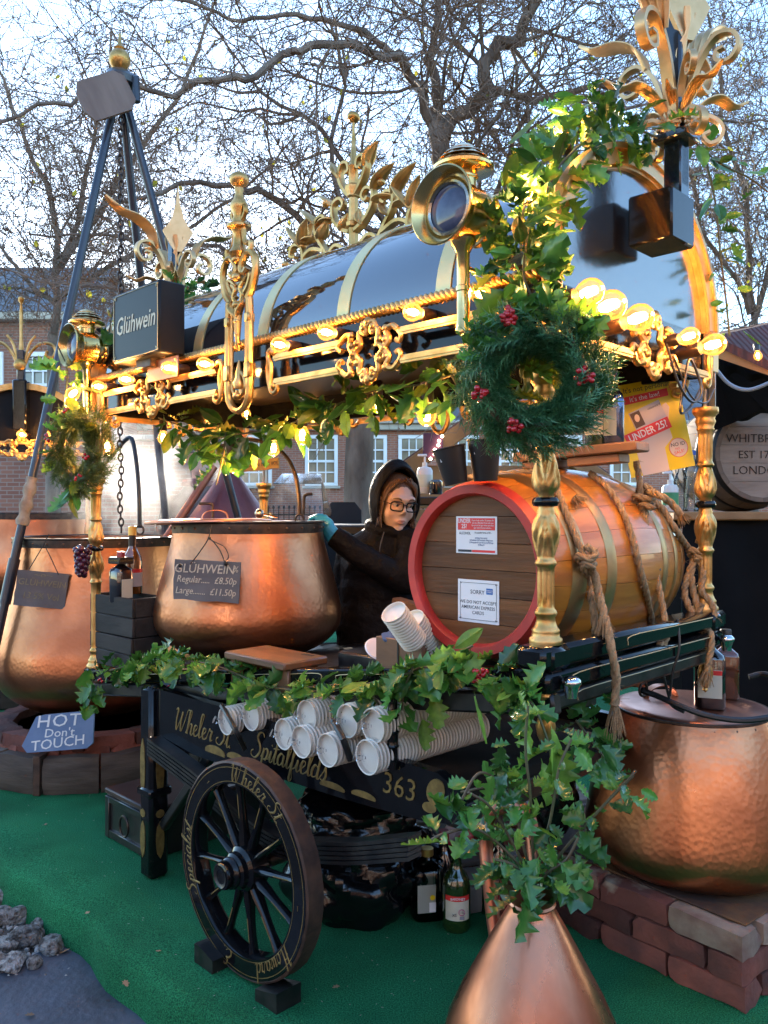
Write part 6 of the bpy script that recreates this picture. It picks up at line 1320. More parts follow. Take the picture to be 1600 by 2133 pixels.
hm2 = M('holly_mid', (.055, .19, .028), .32, 0, col2=(.09, .25, .04), vs=3, rnd=.35, coat=.2, trans=.2)
hm3 = M('holly_light', (.22, .43, .06), .36, 0, col2=(.12, .26, .04), vs=3, rnd=.2, coat=.15, trans=.40)
hm4 = M('holly_yellow_bulb_lit', (.22, .25, .025), .38, 0, col2=(.09, .17, .025), vs=3, rnd=.3, trans=.35)  # bulb glow and backlight put into the leaf colour; yellow ivy shares it
stemm = M('green_stem', (.07, .09, .03), .6, 0, col2=(.10, .07, .04), vs=9)
berrym = M('red_berry', (.45, .008, .015), .15, 0, coat=.6)
LV = {}
for mi, m in enumerate((hm1, hm2, hm3, hm4)):
    LV[mi] = [mesh('leaf', MB().add(hollyleaf(4, .30, 1.0, .10, 1)), m), mesh('leaf', MB().add(hollyleaf(4, .33, 1.1, .25, 2)), m), mesh('leaf', MB().add(hollyleaf(5, .27, .9, -.12, 3)), m)]
PL = {mi: [mesh('leaf', MB().add(hollyleaf(4, .25, .12, .2, 4)), m), mesh('leaf', MB().add(hollyleaf(4, .22, .05, -.08, 5)), m)] for mi, m in enumerate((hm1, hm2, hm3, hm4))}
BRY = mesh('berry', ball(.0058, (0, 0, 0), 10, 7), berrym)
def leafat(par, p, d, s, mi, plain=False, flat=None):
    d = Vector(d).normalized(); q = d.to_track_quat('Y', 'Z'); q = q @ Euler((0, random.gauss(0, .8), 0)).to_quaternion()
    o = obj('leaf', random.choice((PL if plain else LV)[mi]), None, par, p); o.rotation_mode = 'QUATERNION'; o.rotation_quaternion = q; o.scale = (s, s, s); return o
def berries(par, p, n=9, r=.014, s=1.0):
    for i in range(n):
        a = Vector((random.gauss(0, 1), random.gauss(0, 1)-.6, random.gauss(0, 1))).normalized()*r*random.uniform(.6, 1.1); obj('berry', BRY, None, par, Vector(p)+a, None, s*random.uniform(.85, 1.15))
CAMDIR = lambda p: (Vector((0, 0, H))-Vector(p)).normalized()
def garland(label, paths, n, size, spread, mix, down=.3, plain=0, cat='garland', name='holly_garland', stem=.003, out=.5, side=None):
    t = thing(name, label, cat, (0, 0, 0)); tot = []; 
    for c in paths:
        P = spline(c, 8); tot.append(P); obj('stem', tube(P, stem, 6), stemm, t)
    Ls = [sum((b-a).length for a, b in zip(P, P[1:])) for P in tot]; S = sum(Ls)
    for P, l in zip(tot, Ls):
        for i in range(max(2, int(n*l/S))):
            k = random.random()*(len(P)-1); j = int(k); p = P[j].lerp(P[min(j+1, len(P)-1)], k-j); tg = (P[min(j+1, len(P)-1)]-P[max(0, j-1)]).normalized()
            o = Vector((random.gauss(0, 1), random.gauss(0, 1), random.gauss(0, 1))); o = (o-tg*o.dot(tg)).normalized()
            o = (o+CAMDIR(p)*out).normalized()
            p2 = p+o*spread*random.uniform(0, 1); d = tg*random.uniform(-.5, .7)+o*.9+Vector((0, 0, -down))
            mi = random.choices((0, 1, 2, 3), mix)[0]; s = size*random.uniform(.55, 1.3)
            leafat(t, p2, d, s, mi, random.random() < plain)
    return t
g1 = garland('thick holly garland climbing the near end arch beside the brass lamp', [D((1140, 660, 1.70), (1095, 590, 1.72), (1095, 520, 1.76), (1108, 450, 1.80), (1140, 395, 1.84), (1170, 340, 1.88), (1235, 285, 1.95), (1310, 265, 2.0), (1375, 290, 2.02)), D((1085, 520, 1.74), (1090, 440, 1.76), (1110, 380, 1.80)), D((1200, 300, 1.93), (1215, 230, 1.95), (1240, 195, 1.97))], 250, .066, .062, (5, 4.5, .6, .7), .25, .35)
for px, py, d, s, mi, dx in ((1085, 470, 1.68, .085, 2, .8), (1115, 500, 1.68, .08, 2, .7), (1150, 320, 1.86, .095, 1, -1), (1060, 300, 1.8, .09, 3, .3), (1052, 385, 1.78, .07, 3, .1)): leafat(g1, W(px, py, d), (dx, -.3, .25), s, mi, True)
garland('ivy leaves trailing down the far right side of the arch', [D((1470, 330, 2.35), (1490, 420, 2.36), (1500, 520, 2.37), (1512, 620, 2.38), (1520, 700, 2.38)), D((1440, 290, 2.30), (1500, 340, 2.34), (1560, 370, 2.37), (1600, 400, 2.38))], 42, .062, .04, (1, 3, 1.5, 2), .5, .9, name='ivy_trail', cat='ivy')
garland('holly sprigs round the left brass lamp above the left wreath', [D((120, 720, 3.22), (140, 770, 3.2), (135, 830, 3.2), (130, 880, 3.2)), D((235, 640, 3.3), (228, 690, 3.3), (225, 720, 3.3))], 34, .085, .07, (2, 3, 1, 2), .2, .2, name='holly_sprig', cat='holly')
garland('few leaves hanging below the left wreath on the far post', [D((165, 990, 3.18), (150, 1030, 3.18), (145, 1045, 3.18)), D((150, 1000, 3.18), (170, 1040, 3.18))], 10, .08, .02, (1, 3, 0, 1), .6, .5, name='ivy_trail', cat='ivy')
garland('holly cluster at the foot of the far end finial', [D((360, 590, 3.55), (400, 600, 3.5), (430, 610, 3.45))], 24, .07, .05, (3, 3, 1, 0), .1, .2, name='holly_sprig', cat='holly')
g4 = garland('leafy laurel garland with bulbs swagged under the canopy front', [D((330, 870, 3.30), (380, 890, 3.2), (430, 915, 3.1), (490, 905, 3.0), (560, 895, 2.88), (640, 870, 2.72), (720, 835, 2.55), (800, 810, 2.38), (880, 800, 2.2), (960, 775, 2.02)), D((470, 900, 3.0), (465, 950, 3.0), (450, 1010, 3.0)), D((700, 840, 2.56), (690, 860, 2.56), (680, 880, 2.56)), D((940, 780, 2.05), (955, 810, 2.03), (960, 840, 2.03))], 210, .082, .07, (4, 3, .6, 1.3), .45, .7, name='laurel_garland')
for c in ((340, 905, 3.3), (455, 960, 3.0), (620, 870, 2.72)): pass
def DV(v, *a): return [C(*onV(px, py, v)) for px, py in a]
g5 = garland('holly garland hanging along the front of the stall bed', [
    DV(-.05, (182, 1400), (230, 1395), (300, 1385), (360, 1372), (420, 1380), (470, 1395), (520, 1425), (600, 1435), (680, 1428), (760, 1425), (830, 1412), (880, 1390), (930, 1400), (1000, 1400), (1060, 1425), (1110, 1450)),
    DV(-.05, (195, 1410), (190, 1440), (183, 1480)), DV(-.07, (860, 1390), (845, 1430), (835, 1480)), DV(-.06, (900, 1395), (940, 1370), (985, 1345)),
    DV(-.09, (1060, 1425), (1110, 1470), (1140, 1540), (1150, 1590)), DV(-.07, (760, 1425), (790, 1470), (800, 1510)), DV(-.06, (220, 1400), (320, 1375), (440, 1385), (540, 1425)), DV(-.07, (540, 1430), (640, 1440), (740, 1430), (860, 1400))], 280, .068, .038, (3, 4, 2.4, 0), .45, .12, out=.9)
for px, py, d, s in ((990, 1450, 1.74, .10), (1075, 1470, 1.72, .085), (905, 1450, 1.98, .08), (880, 1500, 2.02, .075), (1150, 1520, 1.62, .10), (1160, 1560, 1.62, .09), (1130, 1590, 1.63, .08)): leafat(g5, W(px, py, d), (.15, -.25, -1), s, 2, px in (990, 1150))
for px, py, d in ((1000, 1400, 1.84), (992, 1412, 1.84), (747, 1438, 2.26), (326, 1392, 3.0), (487, 1384, 2.72), (208, 1417, 3.16)): berries(g5, W(px, py, d), 8 if px > 500 else 3, .013)
garland('dark holly sprig hanging behind the near corner below the end beam', [D((1180, 1430, 2.0), (1220, 1440, 2.02), (1250, 1450, 2.05)), D((1200, 1500, 1.98), (1230, 1540, 1.98), (1260, 1580, 1.98))], 36, .066, .05, (4, 2, .3, 0), .5, 0, name='holly_sprig', cat='holly')
for i in range(26): leafat(g1, W(1112+random.gauss(0, 34), 792+random.gauss(0, 34), 1.735), (random.gauss(0, 1), -.4, random.gauss(0, 1)), random.uniform(.05, .07), random.choice((1, 3, 3, 2)), random.random() < .6)
# fir wreaths
firm = M('fir_needles', (.035, .155, .065), .45, 0, col2=(.10, .26, .11), vs=30, trans=.15)
fird = M('fir_needles_warm', (.05, .10, .025), .5, 0, col2=(.11, .16, .04), vs=30, trans=.2)
def wreath(label, c, yaw, R0, r0, seed, nsp, mat, clusters, tilt=0):
    rg = random.Random(seed); t = thing('fir_wreath', label, 'wreath', c, yaw, rot=(tilt, 0, yaw)); mb = MB()
    obj('wire_ring', tube([(R0*cos(2*PI*k/40), 0, R0*sin(2*PI*k/40)) for k in range(40)], .012, 8, closed=True), stemm, t)
    for i in range(nsp):
        a = rg.uniform(0, 2*PI); f = rg.uniform(0, 2*PI); rd = Vector((cos(a), 0, sin(a))); tg = Vector((-sin(a), 0, cos(a))); yy = Vector((0, -1, 0))
        o = rd*cos(f)+yy*sin(f); p = rd*R0+o*r0*.45; d = (tg*1.0+o*rg.uniform(.35, 1.0)).normalized(); L_ = rg.uniform(.045, .085); s1 = d.orthogonal().normalized(); s2 = d.cross(s1)
        for k in range(32):
            tt = k/32; q = p+d*(L_*tt); an = k*2.4; nd = (s1*cos(an)+s2*sin(an)+d*.75).normalized(); l = .026*(1-.35*tt)*rg.uniform(.8, 1.2); sd_ = nd.cross(d).normalized()*.0016; k0 = len(mb.v)
            mb.v += [q-sd_, q+sd_, q+nd*l+sd_*.3, q+nd*l-sd_*.3]; mb.f.append((k0, k0+1, k0+2, k0+3))
    stuff(obj('fir_needles', mb, mat, t, smooth=False))
    for (a, r, n) in clusters:
        p = Vector(((R0+r)*cos(R(a)), -r0*.95, (R0+r)*sin(R(a))))
        for i in range(n):
            b = Vector((rg.gauss(0, 1), rg.gauss(0, .7)-.5, rg.gauss(0, 1))).normalized()*.017*rg.uniform(.4, 1.1); obj('berry', BRY, None, t, p+b, None, rg.uniform(.8, 1.15))
    return t
w1 = wreath('large fir wreath with red berries hung on the near corner post', W(1112, 792, 1.69), R(-12), .100, .055, 5, 560, firm, ((112, .03, 24), (200, .01, 13), (-5, .0, 13), (-112, .01, 13)), R(-4))
for i in range(16):
    a = random.uniform(20, 160) if i < 10 else random.uniform(0, 360); p = Vector((.12*cos(R(a)), -.02, .12*sin(R(a)))); leafat(w1, p, (cos(R(a))+random.gauss(0, .6), -.6, sin(R(a))+random.gauss(0, .6)), random.uniform(.05, .075), random.choice((0, 1, 1)))
w2 = wreath('smaller fir wreath seen edge on at the far left post', W(166, 935, 3.17), RZ+R(10), .12, .05, 6, 360, fird, ((160, .02, 9), (-20, .0, 9), (95, .02, 5), (-60, .01, 4)))
for i in range(8): a = random.uniform(0, 360); leafat(w2, (.12*cos(R(a)), -.03, .12*sin(R(a))), (cos(R(a)), -.5, sin(R(a))-.3), .07, random.choice((1, 3)))
# copper flagon with holly branches at the front
fl_ = thing('copper_flagon', 'conical copper flagon with funnel mouth standing on the carpet in front', 'flagon', W(1108, 1880, 1.55)*1.0, 0); fx = W(1108, 1880, 1.55); fl_.location = (fx.x, fx.y, 0)
obj('body', lathe([(0, .004), (.12, .0), (.135, .012), (.15, .04), (.168, .12), (.176, .19), (.174, .25), (.160, .30), (.135, .355), (.105, .41), (.075, .465), (.052, .505), (.042, .522), (.040, .530), (.044, .536), (.055, .560), (.068, .582), (.070, .584), (.066, .582), (.05, .556), (.037, .53), (.036, .52), (0, .50)], 64), M('flagon_copper', (.42, .17, .10), .20, 1, col2=(.26, .09, .05), vs=5, vd=12, vlo=.4, vhi=.7, bump=.10, bs=9, bd=.012, rvar=.22, stretch=(2, 2, .6)), fl_)
obj('seam', MB().add(lathe([(.1765, .185), (.1782, .19), (.1765, .195)], 64, cap=False)).add(lathe([(.041, .524), (.045, .529), (.041, .535)], 40, cap=False)), coppersm, fl_)
Lf = lambda p: p-fl_.location
obj('handle', tube(spline([Lf(W(1050, 2010, 1.60)), Lf(W(1035, 1960, 1.62)), Lf(W(1026, 1900, 1.64)), Lf(W(1018, 1820, 1.66)), Lf(W(1012, 1760, 1.68)), Lf(W(1020, 1700, 1.68)), Lf(W(1060, 1680, 1.66)), Lf(W(1100, 1700, 1.62)), Lf(W(1115, 1800, 1.58))], 7), .0145, 12), M('red_copper_tube', (.40, .15, .09), .34, .85, col2=(.30, .10, .06), vs=12, bump=.1, bs=40), fl_)
mouth = W(1118, 1862, 1.55)
vb = garland('holly branches standing in the copper flagon', [
    [mouth]+D((1080, 1800, 1.52), (1000, 1730, 1.5), (930, 1735, 1.48), (890, 1755, 1.47)), [mouth]+D((1070, 1760, 1.54), (1020, 1680, 1.54), (975, 1650, 1.53)),
    [mouth]+D((1090, 1760, 1.56), (1060, 1640, 1.57), (1045, 1580, 1.57)), [mouth]+D((1110, 1770, 1.55), (1105, 1660, 1.55), (1095, 1560, 1.55), (1100, 1470, 1.56)),
    [mouth]+D((1130, 1780, 1.56), (1150, 1690, 1.57), (1165, 1600, 1.58), (1190, 1540, 1.6)), [mouth]+D((1160, 1790, 1.55), (1210, 1730, 1.55), (1265, 1670, 1.55), (1320, 1615, 1.55)), D((1210, 1730, 1.55), (1265, 1670, 1.54), (1325, 1605, 1.54)),
    [mouth]+D((1140, 1820, 1.5), (1180, 1790, 1.49), (1205, 1745, 1.49)), [mouth]+D((1100, 1830, 1.5), (1065, 1800, 1.47), (1030, 1790, 1.46)),
    [mouth]+D((1110, 1800, 1.62), (1080, 1700, 1.66), (1040, 1640, 1.68), (960, 1650, 1.7)), D((1060, 1640, 1.57), (1000, 1610, 1.55), (960, 1670, 1.53), (940, 1690, 1.52))], 160, .047, .034, (3.0, 4, 1.2, 0), .25, .03, name='holly_branch', cat='holly', stem=.0028, out=.6)
for px, py, d, dx, s in ((1080, 1855, 1.46, -.6, .075), (1150, 1830, 1.46, .8, .082), (1100, 1865, 1.45, -.1, .078), (1040, 1800, 1.46, -.7, .065), (1085, 1810, 1.46, .2, .07), (1120, 1790, 1.47, -.3, .065), (1170, 1800, 1.47, .7, .065), (1060, 1830, 1.47, -.5, .06)): leafat(vb, W(px, py, d), (dx, -.35, -.45), s, random.choice((0, 1)))
leafat(vb, W(915, 1750, 1.47), (-1, -.2, -.15), .07, 2)
# ================================================================== tripod over the left cauldron
tpm = M('blue_black_pole', (.022, .03, .048), .3, .3, col2=(.035, .04, .05), vs=9, coat=.2)
A0 = Vector((-1.36, 4.2, 3.50)); feet = [Vector((-1.907, 3.70, 0)), Vector((-.49, 4.6, 0)), Vector((-1.26, 5.2, 0))]
tp = thing('iron_tripod', 'tall blue black iron tripod standing over the largest left cauldron', 'tripod', (-1.36, 4.2, 0)); Lt = lambda p: Vector(p)-Vector((-1.36, 4.2, 0))
for f_ in feet:
    top = A0+(f_-A0)*.02
    g = obj('leg', MB().add(tube([Lt(top), Lt(f_)], .021, 10)).add(tube([Lt(f_.lerp(A0, .24)), Lt(f_.lerp(A0, .30))], .027, 10)), tpm, tp)
obj('head', MB().add(lathe([(0, -.05), (.05, -.05), (.075, -.03), (.08, 0), (.06, .03), (.03, .045), (0, .045)], 12)).add(tube([(-.085, 0, -.12), (-.08, 0, .0), (0, 0, .03), (.08, 0, .0), (.085, 0, -.12)], .022, 8)), tpm, tp, Lt(A0))
obj('gilt_ball', lathe([(0, .03), (.02, .03), (.03, .045), (.042, .06), (.055, .085), (.055, .11), (.04, .135), (.02, .15), (.03, .155), (.012, .175), (.006, .23), (0, .235)], 16), gold, tp, Lt(A0))
lk = mesh('chain_link', tube([(.011*cos(a), 0, .021*sin(a)) for a in [2*PI*k/14 for k in range(14)]], .0045, 6, closed=True), iron)
for i in range(66): obj('chain_link', lk, None, tp, (.02+.004*sin(i*.7), -.05, 3.33-i*.033), (0, 0, (i % 2)*PI/2+.3))
pq = thing('hanging_plaque', 'plain grey brown wooden plaque hung at the tripod top', 'plaque', W(220, 200, 4.05), 0, rot=(0, R(-27), R(20)))
obj('board', prism([(-.13, -.045), (-.10, -.10), (.09, -.10), (.13, -.06), (.13, .06), (.09, .10), (-.10, .10), (-.13, .045)], -.01, .01), M('plaque_wood', (.16, .12, .10), .8, 0, col2=(.22, .17, .14), vs=9, stretch=(2, 2, .4)), pq, smooth=False)
clothm = M('pale_cloth_wrap', (.42, .34, .24), .9, 0, col2=(.28, .20, .13), vs=30)
q0, q1 = feet[0].lerp(A0, .345), feet[0].lerp(A0, .41)
tag(obj('cloth_wrap', tube([q0.lerp(q1, k/10) for k in range(11)], [.028+.006*sin(k*1.9) for k in range(11)], 12), clothm), 'pale cloth wrapped round the near tripod leg', 'cloth')
# ================================================================== second stall behind at far left
d2, x2 = 5.5, -2.43
st2 = thing('drinks_stall', 'second black arched stall with gilt rim partly seen at the far left', 'stall', (x2, d2, 0), R(8))
o = [(-.42*cos(PI*k/30), 1.74+.36*sin(PI*k/30)) for k in range(31)]
obj('gable_panel', prism(o, -.005, .005), M('matt_black_panel', (.006, .006, .007), .6, 0, spec=.15), st2, smooth=False)
def arch2(a, b, y0, y1, wd):
    v = []; f = []
    for k in range(31):
        t = PI*k/30
        for (q, y) in ((0, y0), (0, y1), (wd, y1), (wd, y0)): v.append((-(a-q)*cos(t), y, 1.74+(b-q)*sin(t)))
    for k in range(30):
        for j in range(4): j2 = (j+1) % 4; f.append((k*4+j, (k+1)*4+j, (k+1)*4+j2, k*4+j2))
    return v, f
obj('gilt_arch', arch2(.455, .395, -.04, .02, .04), gold, st2); obj('roof', arch2(.43, .37, .01, 2.0, .012), black, st2)
obj('lamp_box', cbox(.09, .10, .34, .01, (0, -.05, 1.98)), black, st2)
fp = obj('finial_post', cbox(.045, .045, .26, .005, (0, -.05, 2.22)), finblack, st2)
for s in (1, -1):
    obj('gilt_scroll', MB().add(tube(spline([(s*.02, 0, .0), (s*.05, 0, .07), (s*.11, 0, .14), (s*.18, 0, .15), (s*.22, 0, .11), (s*.20, 0, .06), (s*.16, 0, .07), (s*.165, 0, .10)], 6), .011, 8)).add(tube(spline([(s*.02, 0, .02), (s*.05, 0, .14), (s*.09, 0, .20)], 6), .009, 8)), gold, fp, (0, -.05, 2.25))
obj('gilt_spike', lathe([(.022, 2.3), (.016, 2.36), (.010, 2.45), (.012, 2.60), (.006, 2.66), (.018, 2.68), (.018, 2.70), (0, 2.715)], 12), gold, st2, (0, -.05, 0))
obj('rosette', ball(.04, (0, -.08, 2.25), 12, 8, (1, .5, 1)), gold, st2)
fr2 = obj('fretwork', MB().add(bar2((-.45, -.03, 1.735), (.50, -.03, 1.735))).add(bar2((-.45, -.03, 1.66), (.50, -.03, 1.66))), gold, st2)
for x in (-.25, .0, .25): obj('fret_casting', FO, None, fr2, (x, -.035, 1.697))
for x in (-.42, .42): obj('post', lathe([(.036, .62), (.03, .66), (.02, .70), (.018, .85), (.028, .95), (.02, 1.02), (.028, 1.12), (.02, 1.2), (.018, 1.36), (.026, 1.4), (.034, 1.44), (.01, 1.46), (.008, 1.66)], 18), gold, st2, (x, 0, 0))
for i, (px, py, s) in enumerate(((45, 905, 'nearest the middle'), (96, 906, 'right of the middle'), (190, 905, 'at its right end'))):
    bulb('glowing bulb on the second stall at far left, %s' % s, W(px, py, 5.40), (0, -1, 0), 1.3, 'bulbs of the second stall')
p2 = pot('copper_cauldron', 'dark rimmed copper cauldron of the second stall at far left edge', (W(70, 1150, 5.7).x, 5.7, .62), [(.0, 0), (.16, .01), (.30, .05), (.40, .14), (.43, .24), (.415, .36), (.39, .48), (.375, .58), (.37, .64)], .37, nriv=20, riv=False)
tag(obj('stall_skirt', cbox(2.4, .06, .70, .01), blackold, None, (W(70, 1300, 5.2).x-.4, 5.25, .35)), 'dark panel below the second stall at far left', 'panel')
# ================================================================== behind the middle cauldron
mar = M('maroon_copper', (.16, .05, .055), .4, .6, col2=(.24, .08, .07), vs=6)
hd = thing('copper_hood', 'maroon conical copper hood behind the middle cauldron', 'hood', W(478, 1115, 4.75)); obj('cone', lathe([(.30, 0), (.29, .02), (.05, .36), (.02, .40), (0, .41)], 30), mar, hd); obj('rim', lathe([(.29, -.02), (.305, -.01), (.30, .01)], 30, cap=False), copperlid, hd)
tag(obj('copper_pipe', tube([W(345, 1125, 4.4), W(395, 1050, 4.5), W(445, 972, 4.6)], .024, 12), M('red_copper_tube', (0, 0, 0))), 'slanting red copper pipe rising beside the steam', 'pipe')
acr = THIN('clear_acrylic', (.94, .95, .96), .3, .05)
ac = thing('sneeze_guard', 'clear acrylic hood over the counter left of the woman', 'guard', W(620, 1075, 4.1))
for nm, vs_ in (('front_sheet', [(-.16, -.12, .0), (.14, -.12, 0), (.12, -.02, .16), (-.12, -.02, .16)]), ('top_sheet', [(-.12, -.02, .16), (.12, -.02, .16), (.10, .2, .22), (-.10, .2, .22)]), ('side_sheet', [(.14, -.12, 0), (.16, .22, 0), (.10, .2, .22), (.12, -.02, .16)])):
    v = [Vector(q) for q in vs_]; n_ = (v[1]-v[0]).cross(v[2]-v[0]).normalized()*.004; obj(nm, ([tuple(q) for q in v]+[tuple(q+n_) for q in v], [(3, 2, 1, 0), (4, 5, 6, 7), (0, 1, 5, 4), (1, 2, 6, 5), (2, 3, 7, 6), (3, 0, 4, 7)]), acr, ac, smooth=False)
tag(obj('counter', cbox(1.1, .6, .05, .008), blackold, None, W(620, 1090, 4.35)+Vector((0, 0, -.03))), 'dark counter behind the stall under the acrylic hood', 'counter')
tag(obj('wooden_post', cbox(.03, .03, .26, .004), pw, None, W(592, 1010, 4.0)), 'thin reddish wooden stake behind the iron handle', 'stake') if False else None
# dark padded chair behind the woman
tag(obj('chair_back', prism([(-.14, -.6), (.14, -.6), (.12, .05), (.08, .10), (-.06, .10), (-.11, .04)], -.03, .03), M('dark_fabric', (.015, .015, .018), .9), None, W(712, 1080, 5.0)), 'dark chair back in front of the tree trunk', 'chair')
# hut with purple sign
hw = M('hut_wood', (.36, .19, .08), .7, 0, col2=(.26, .13, .05), vs=5, bump=.3, bs=20, rnd=.15)
ht = thing('market_hut', 'wooden market hut with plum coloured sign behind the barrel', 'hut', (W(1010, 1066, 7.5).x, 7.5, -.1))
for i in range(9): obj('plank', cbox(1.5, .03, .19, .006, (.1, 0, .1+i*.2)), hw, ht)
for s in (-1, 1): obj('barge_board', MB().add(cbox(1.3, .06, .14, .008), T(.1+s*.48, -.08, 2.0, ry=s*R(35))), hw, ht)
obj('roof', MB().add(cbox(1.3, 1.6, .05, .008), T(-.38, .7, 2.07, ry=-R(35))).add(cbox(1.3, 1.6, .05, .008), T(.58, .7, 2.07, ry=R(35))), M('hut_roof', (.12, .05, .045), .8), ht)
sg = thing('plum_sign', 'small plum coloured sign with fairy lights on the hut', 'sign', W(902, 928, 7.3)); obj('board', cbox(.18, .03, .22, .008), M('plum_paint', (.10, .025, .06), .6), sg)
for i in range(9): obj('fairy_light', ball(.014, (.13-.018*i+.01*sin(i*3), -.03, .20-.04*i), 6, 4), EM('fairy_glow', (1, .85, .6), 4), sg)
# hand wash bottles at the back counter
def pump(label, px, py, d, m, labm): 
    t = thing('pump_bottle', label, 'bottle', W(px, py, d)); obj('body', lathe([(0, 0), (.035, 0), (.038, .006), (.038, .11), (.03, .125), (.012, .13), (.012, .15)], 20), m, t); obj('pump_head', MB().add(tube([(0, 0, .14), (0, 0, .18)], .005, 6)).add(cbox(.045, .016, .012, .003, (-.012, 0, .185))), white, t); obj('paper_label', lathe([(.0385, .03), (.0385, .09)], 20, cap=False), labm, t); return t
pump('white hand soap pump bottle right of the woman', 885, 1028, 3.95, M('white_plastic', (.7, .7, .68), .4), M('pale_label', (.6, .66, .55), .5))
tag(obj('dark_jar', lathe([(0, 0), (.03, 0), (.032, .005), (.032, .06), (.02, .07), (0, .07)], 20), blackg, None, W(908, 1030, 3.9)), 'small dark jar beside the soap pump bottle', 'jar')
tag(obj('back_counter', cbox(.5, .35, .04, .006), blackold, None, W(905, 1036, 4.0)+Vector((0, 0, -.02))), 'dark shelf behind the barrel carrying the soap bottle', 'shelf')
# ================================================================== right: black draped counter, water bottles, awning, hut eaves
drm = M('black_drape', (.005, .0055, .0065), .85, 0, col2=(.008, .008, .009), vs=4, spec=.1)
dr = thing('draped_counter', 'tall counter draped in black cloth at the far right', 'counter', (0, 0, 0))
xL = W(1385, 1066, 4.02).x
def drf(a, b): x = xL+a*2.6; return (x, 3.78+.012*sin(x*23)+.02*sin(x*9+b), 1.235*(1-b))
obj('cloth', grid(80, 6, drf), drm, dr)
obj('cloth', grid(4, 4, lambda a, b: (xL+.0, 3.79+a*.6, 1.235*(1-b))), drm, dr)
obj('top_board', cbox(2.7, .62, .04, .006, (xL+1.3, 4.06, 1.252)), hw, dr)
wg = THIN('water_bottle_plastic', (.86, .92, .97), .4, .05); bluecap = M('blue_cap', (.02, .10, .5), .4)
def water(label, px, d, s=1.0):
    p = W(px, 1066, d); t = thing('water_bottle', label, 'bottle', (p.x, d, 1.273), 0, 'clear water bottles on the draped counter'); t.scale = (s,)*3
    P = [(0, 0), (.038, 0), (.042, .006)]
    for i in range(9): P += [(.042, .012+i*.018), (.039, .020+i*.018)]
    P += [(.042, .18), (.036, .21), (.02, .24), (.014, .255), (.014, .27)]
    obj('plastic', lathe(P, 24), wg, t); obj('cap', lathe([(0, .295), (.016, .295), (.017, .29), (.017, .272), (0, .272)], 18), bluecap, t); obj('water', lathe([(0, .004), (.0375, .004), (.0375, .17), (0, .17)], 20), THIN('water_tint', (.80, .88, .95), .2, .02), t)
water('clear ribbed water bottle with blue cap left of the far post', 1442, 3.95); water('shorter clear water bottle behind the yellow poster edge', 1418, 4.05, .82); water('clear water bottle hidden half behind the far post', 1462, 4.1, .95)
pump('green labelled spray bottle beside the water bottles', 1396, 1060, 3.9, M('white_plastic', (.7, .7, .68), .4), M('green_label', (.05, .28, .12), .5))
for bt_ in bpy.data.objects:
    if bt_.name.startswith('pump_bottle') and bt_.location.x > 1: bt_.location.z = 1.273
aw = thing('black_awning', 'sagging black fabric awning at the far right above the barrel', 'awning', (0, 0, 0))
c0, c1_, c2_, c3 = W(1475, 745, 3.6), W(1640, 800, 3.4), W(1640, 850, 3.9), W(1455, 900, 4.1)
def awf(a, b): p = c0.lerp(c1_, a).lerp(c3.lerp(c2_, a), b); return (p.x, p.y, p.z-.05*sin(PI*a)*sin(PI*b)+.01*sin(a*20))
obj('cloth', grid(14, 10, awf), drm, aw)
c4, c5 = W(1560, 770, 3.5), W(1680, 770, 3.5)
obj('cloth', ([tuple(W(1478, 740, 3.62)), tuple(W(1640, 795, 3.42)), tuple(W(1640, 900, 3.5)), tuple(W(1590, 850, 3.55)), tuple(W(1530, 880, 3.7)), tuple(W(1468, 905, 3.75))], [(0, 1, 2, 3), (0, 3, 4, 5)]), drm, aw, smooth=False)
h2 = thing('hut_eaves', 'red tiled hut roof corner with wooden fascia at the far right', 'hut', (0, 0, 0))
ra, rb_, rc, rd_ = W(1488, 700, 4.4), W(1720, 805, 4.0), W(1760, 640, 5.2), W(1500, 690, 5.8)
tile = M('red_roof_tile', (.14, .045, .038), .8, 0, col2=(.09, .035, .03), vs=8, bump=.6, bs=9, bd=.03, kind='wave_x')
n_ = Vector((0, 0, .05)); obj('roof', ([tuple(q) for q in (ra, rb_, rc, rd_)]+[tuple(q-n_) for q in (ra, rb_, rc, rd_)], [(0, 1, 2, 3), (7, 6, 5, 4), (0, 4, 5, 1), (1, 5, 6, 2), (2, 6, 7, 3), (3, 7, 4, 0)]), tile, h2, smooth=False)
fa, fb = W(1492, 716, 4.42), W(1720, 822, 4.02)
obj('fascia', ([tuple(fa), tuple(fb), tuple(fb-Vector((0, 0, .13))), tuple(fa-Vector((0, 0, .10)))]+[tuple(q+Vector((.01, .05, 0))) for q in (fa, fb, fb-Vector((0, 0, .13)), fa-Vector((0, 0, .10)))], [(3, 2, 1, 0), (4, 5, 6, 7), (0, 1, 5, 4), (2, 3, 7, 6), (3, 0, 4, 7), (1, 2, 6, 5)]), M('orange_fascia', (.42, .20, .06), .6, 0, col2=(.34, .15, .045), vs=5, stretch=(.5, 2, 3)), h2, smooth=False)
bulb('small bulb under the wooden eaves at the far right edge', W(1579, 741, 3.98), (0, -.3, -1), .9, 'warm bulbs strung round the stall', .5)
tag(obj('white_cable', tube(spline(D((1488, 765, 3.3), (1520, 800, 3.3), (1560, 812, 3.25), (1610, 795, 3.2)), 8), .008, 7), M('grey_cable', (.30, .33, .38), .4)), 'loose grey cable looping across the black awning', 'cable')
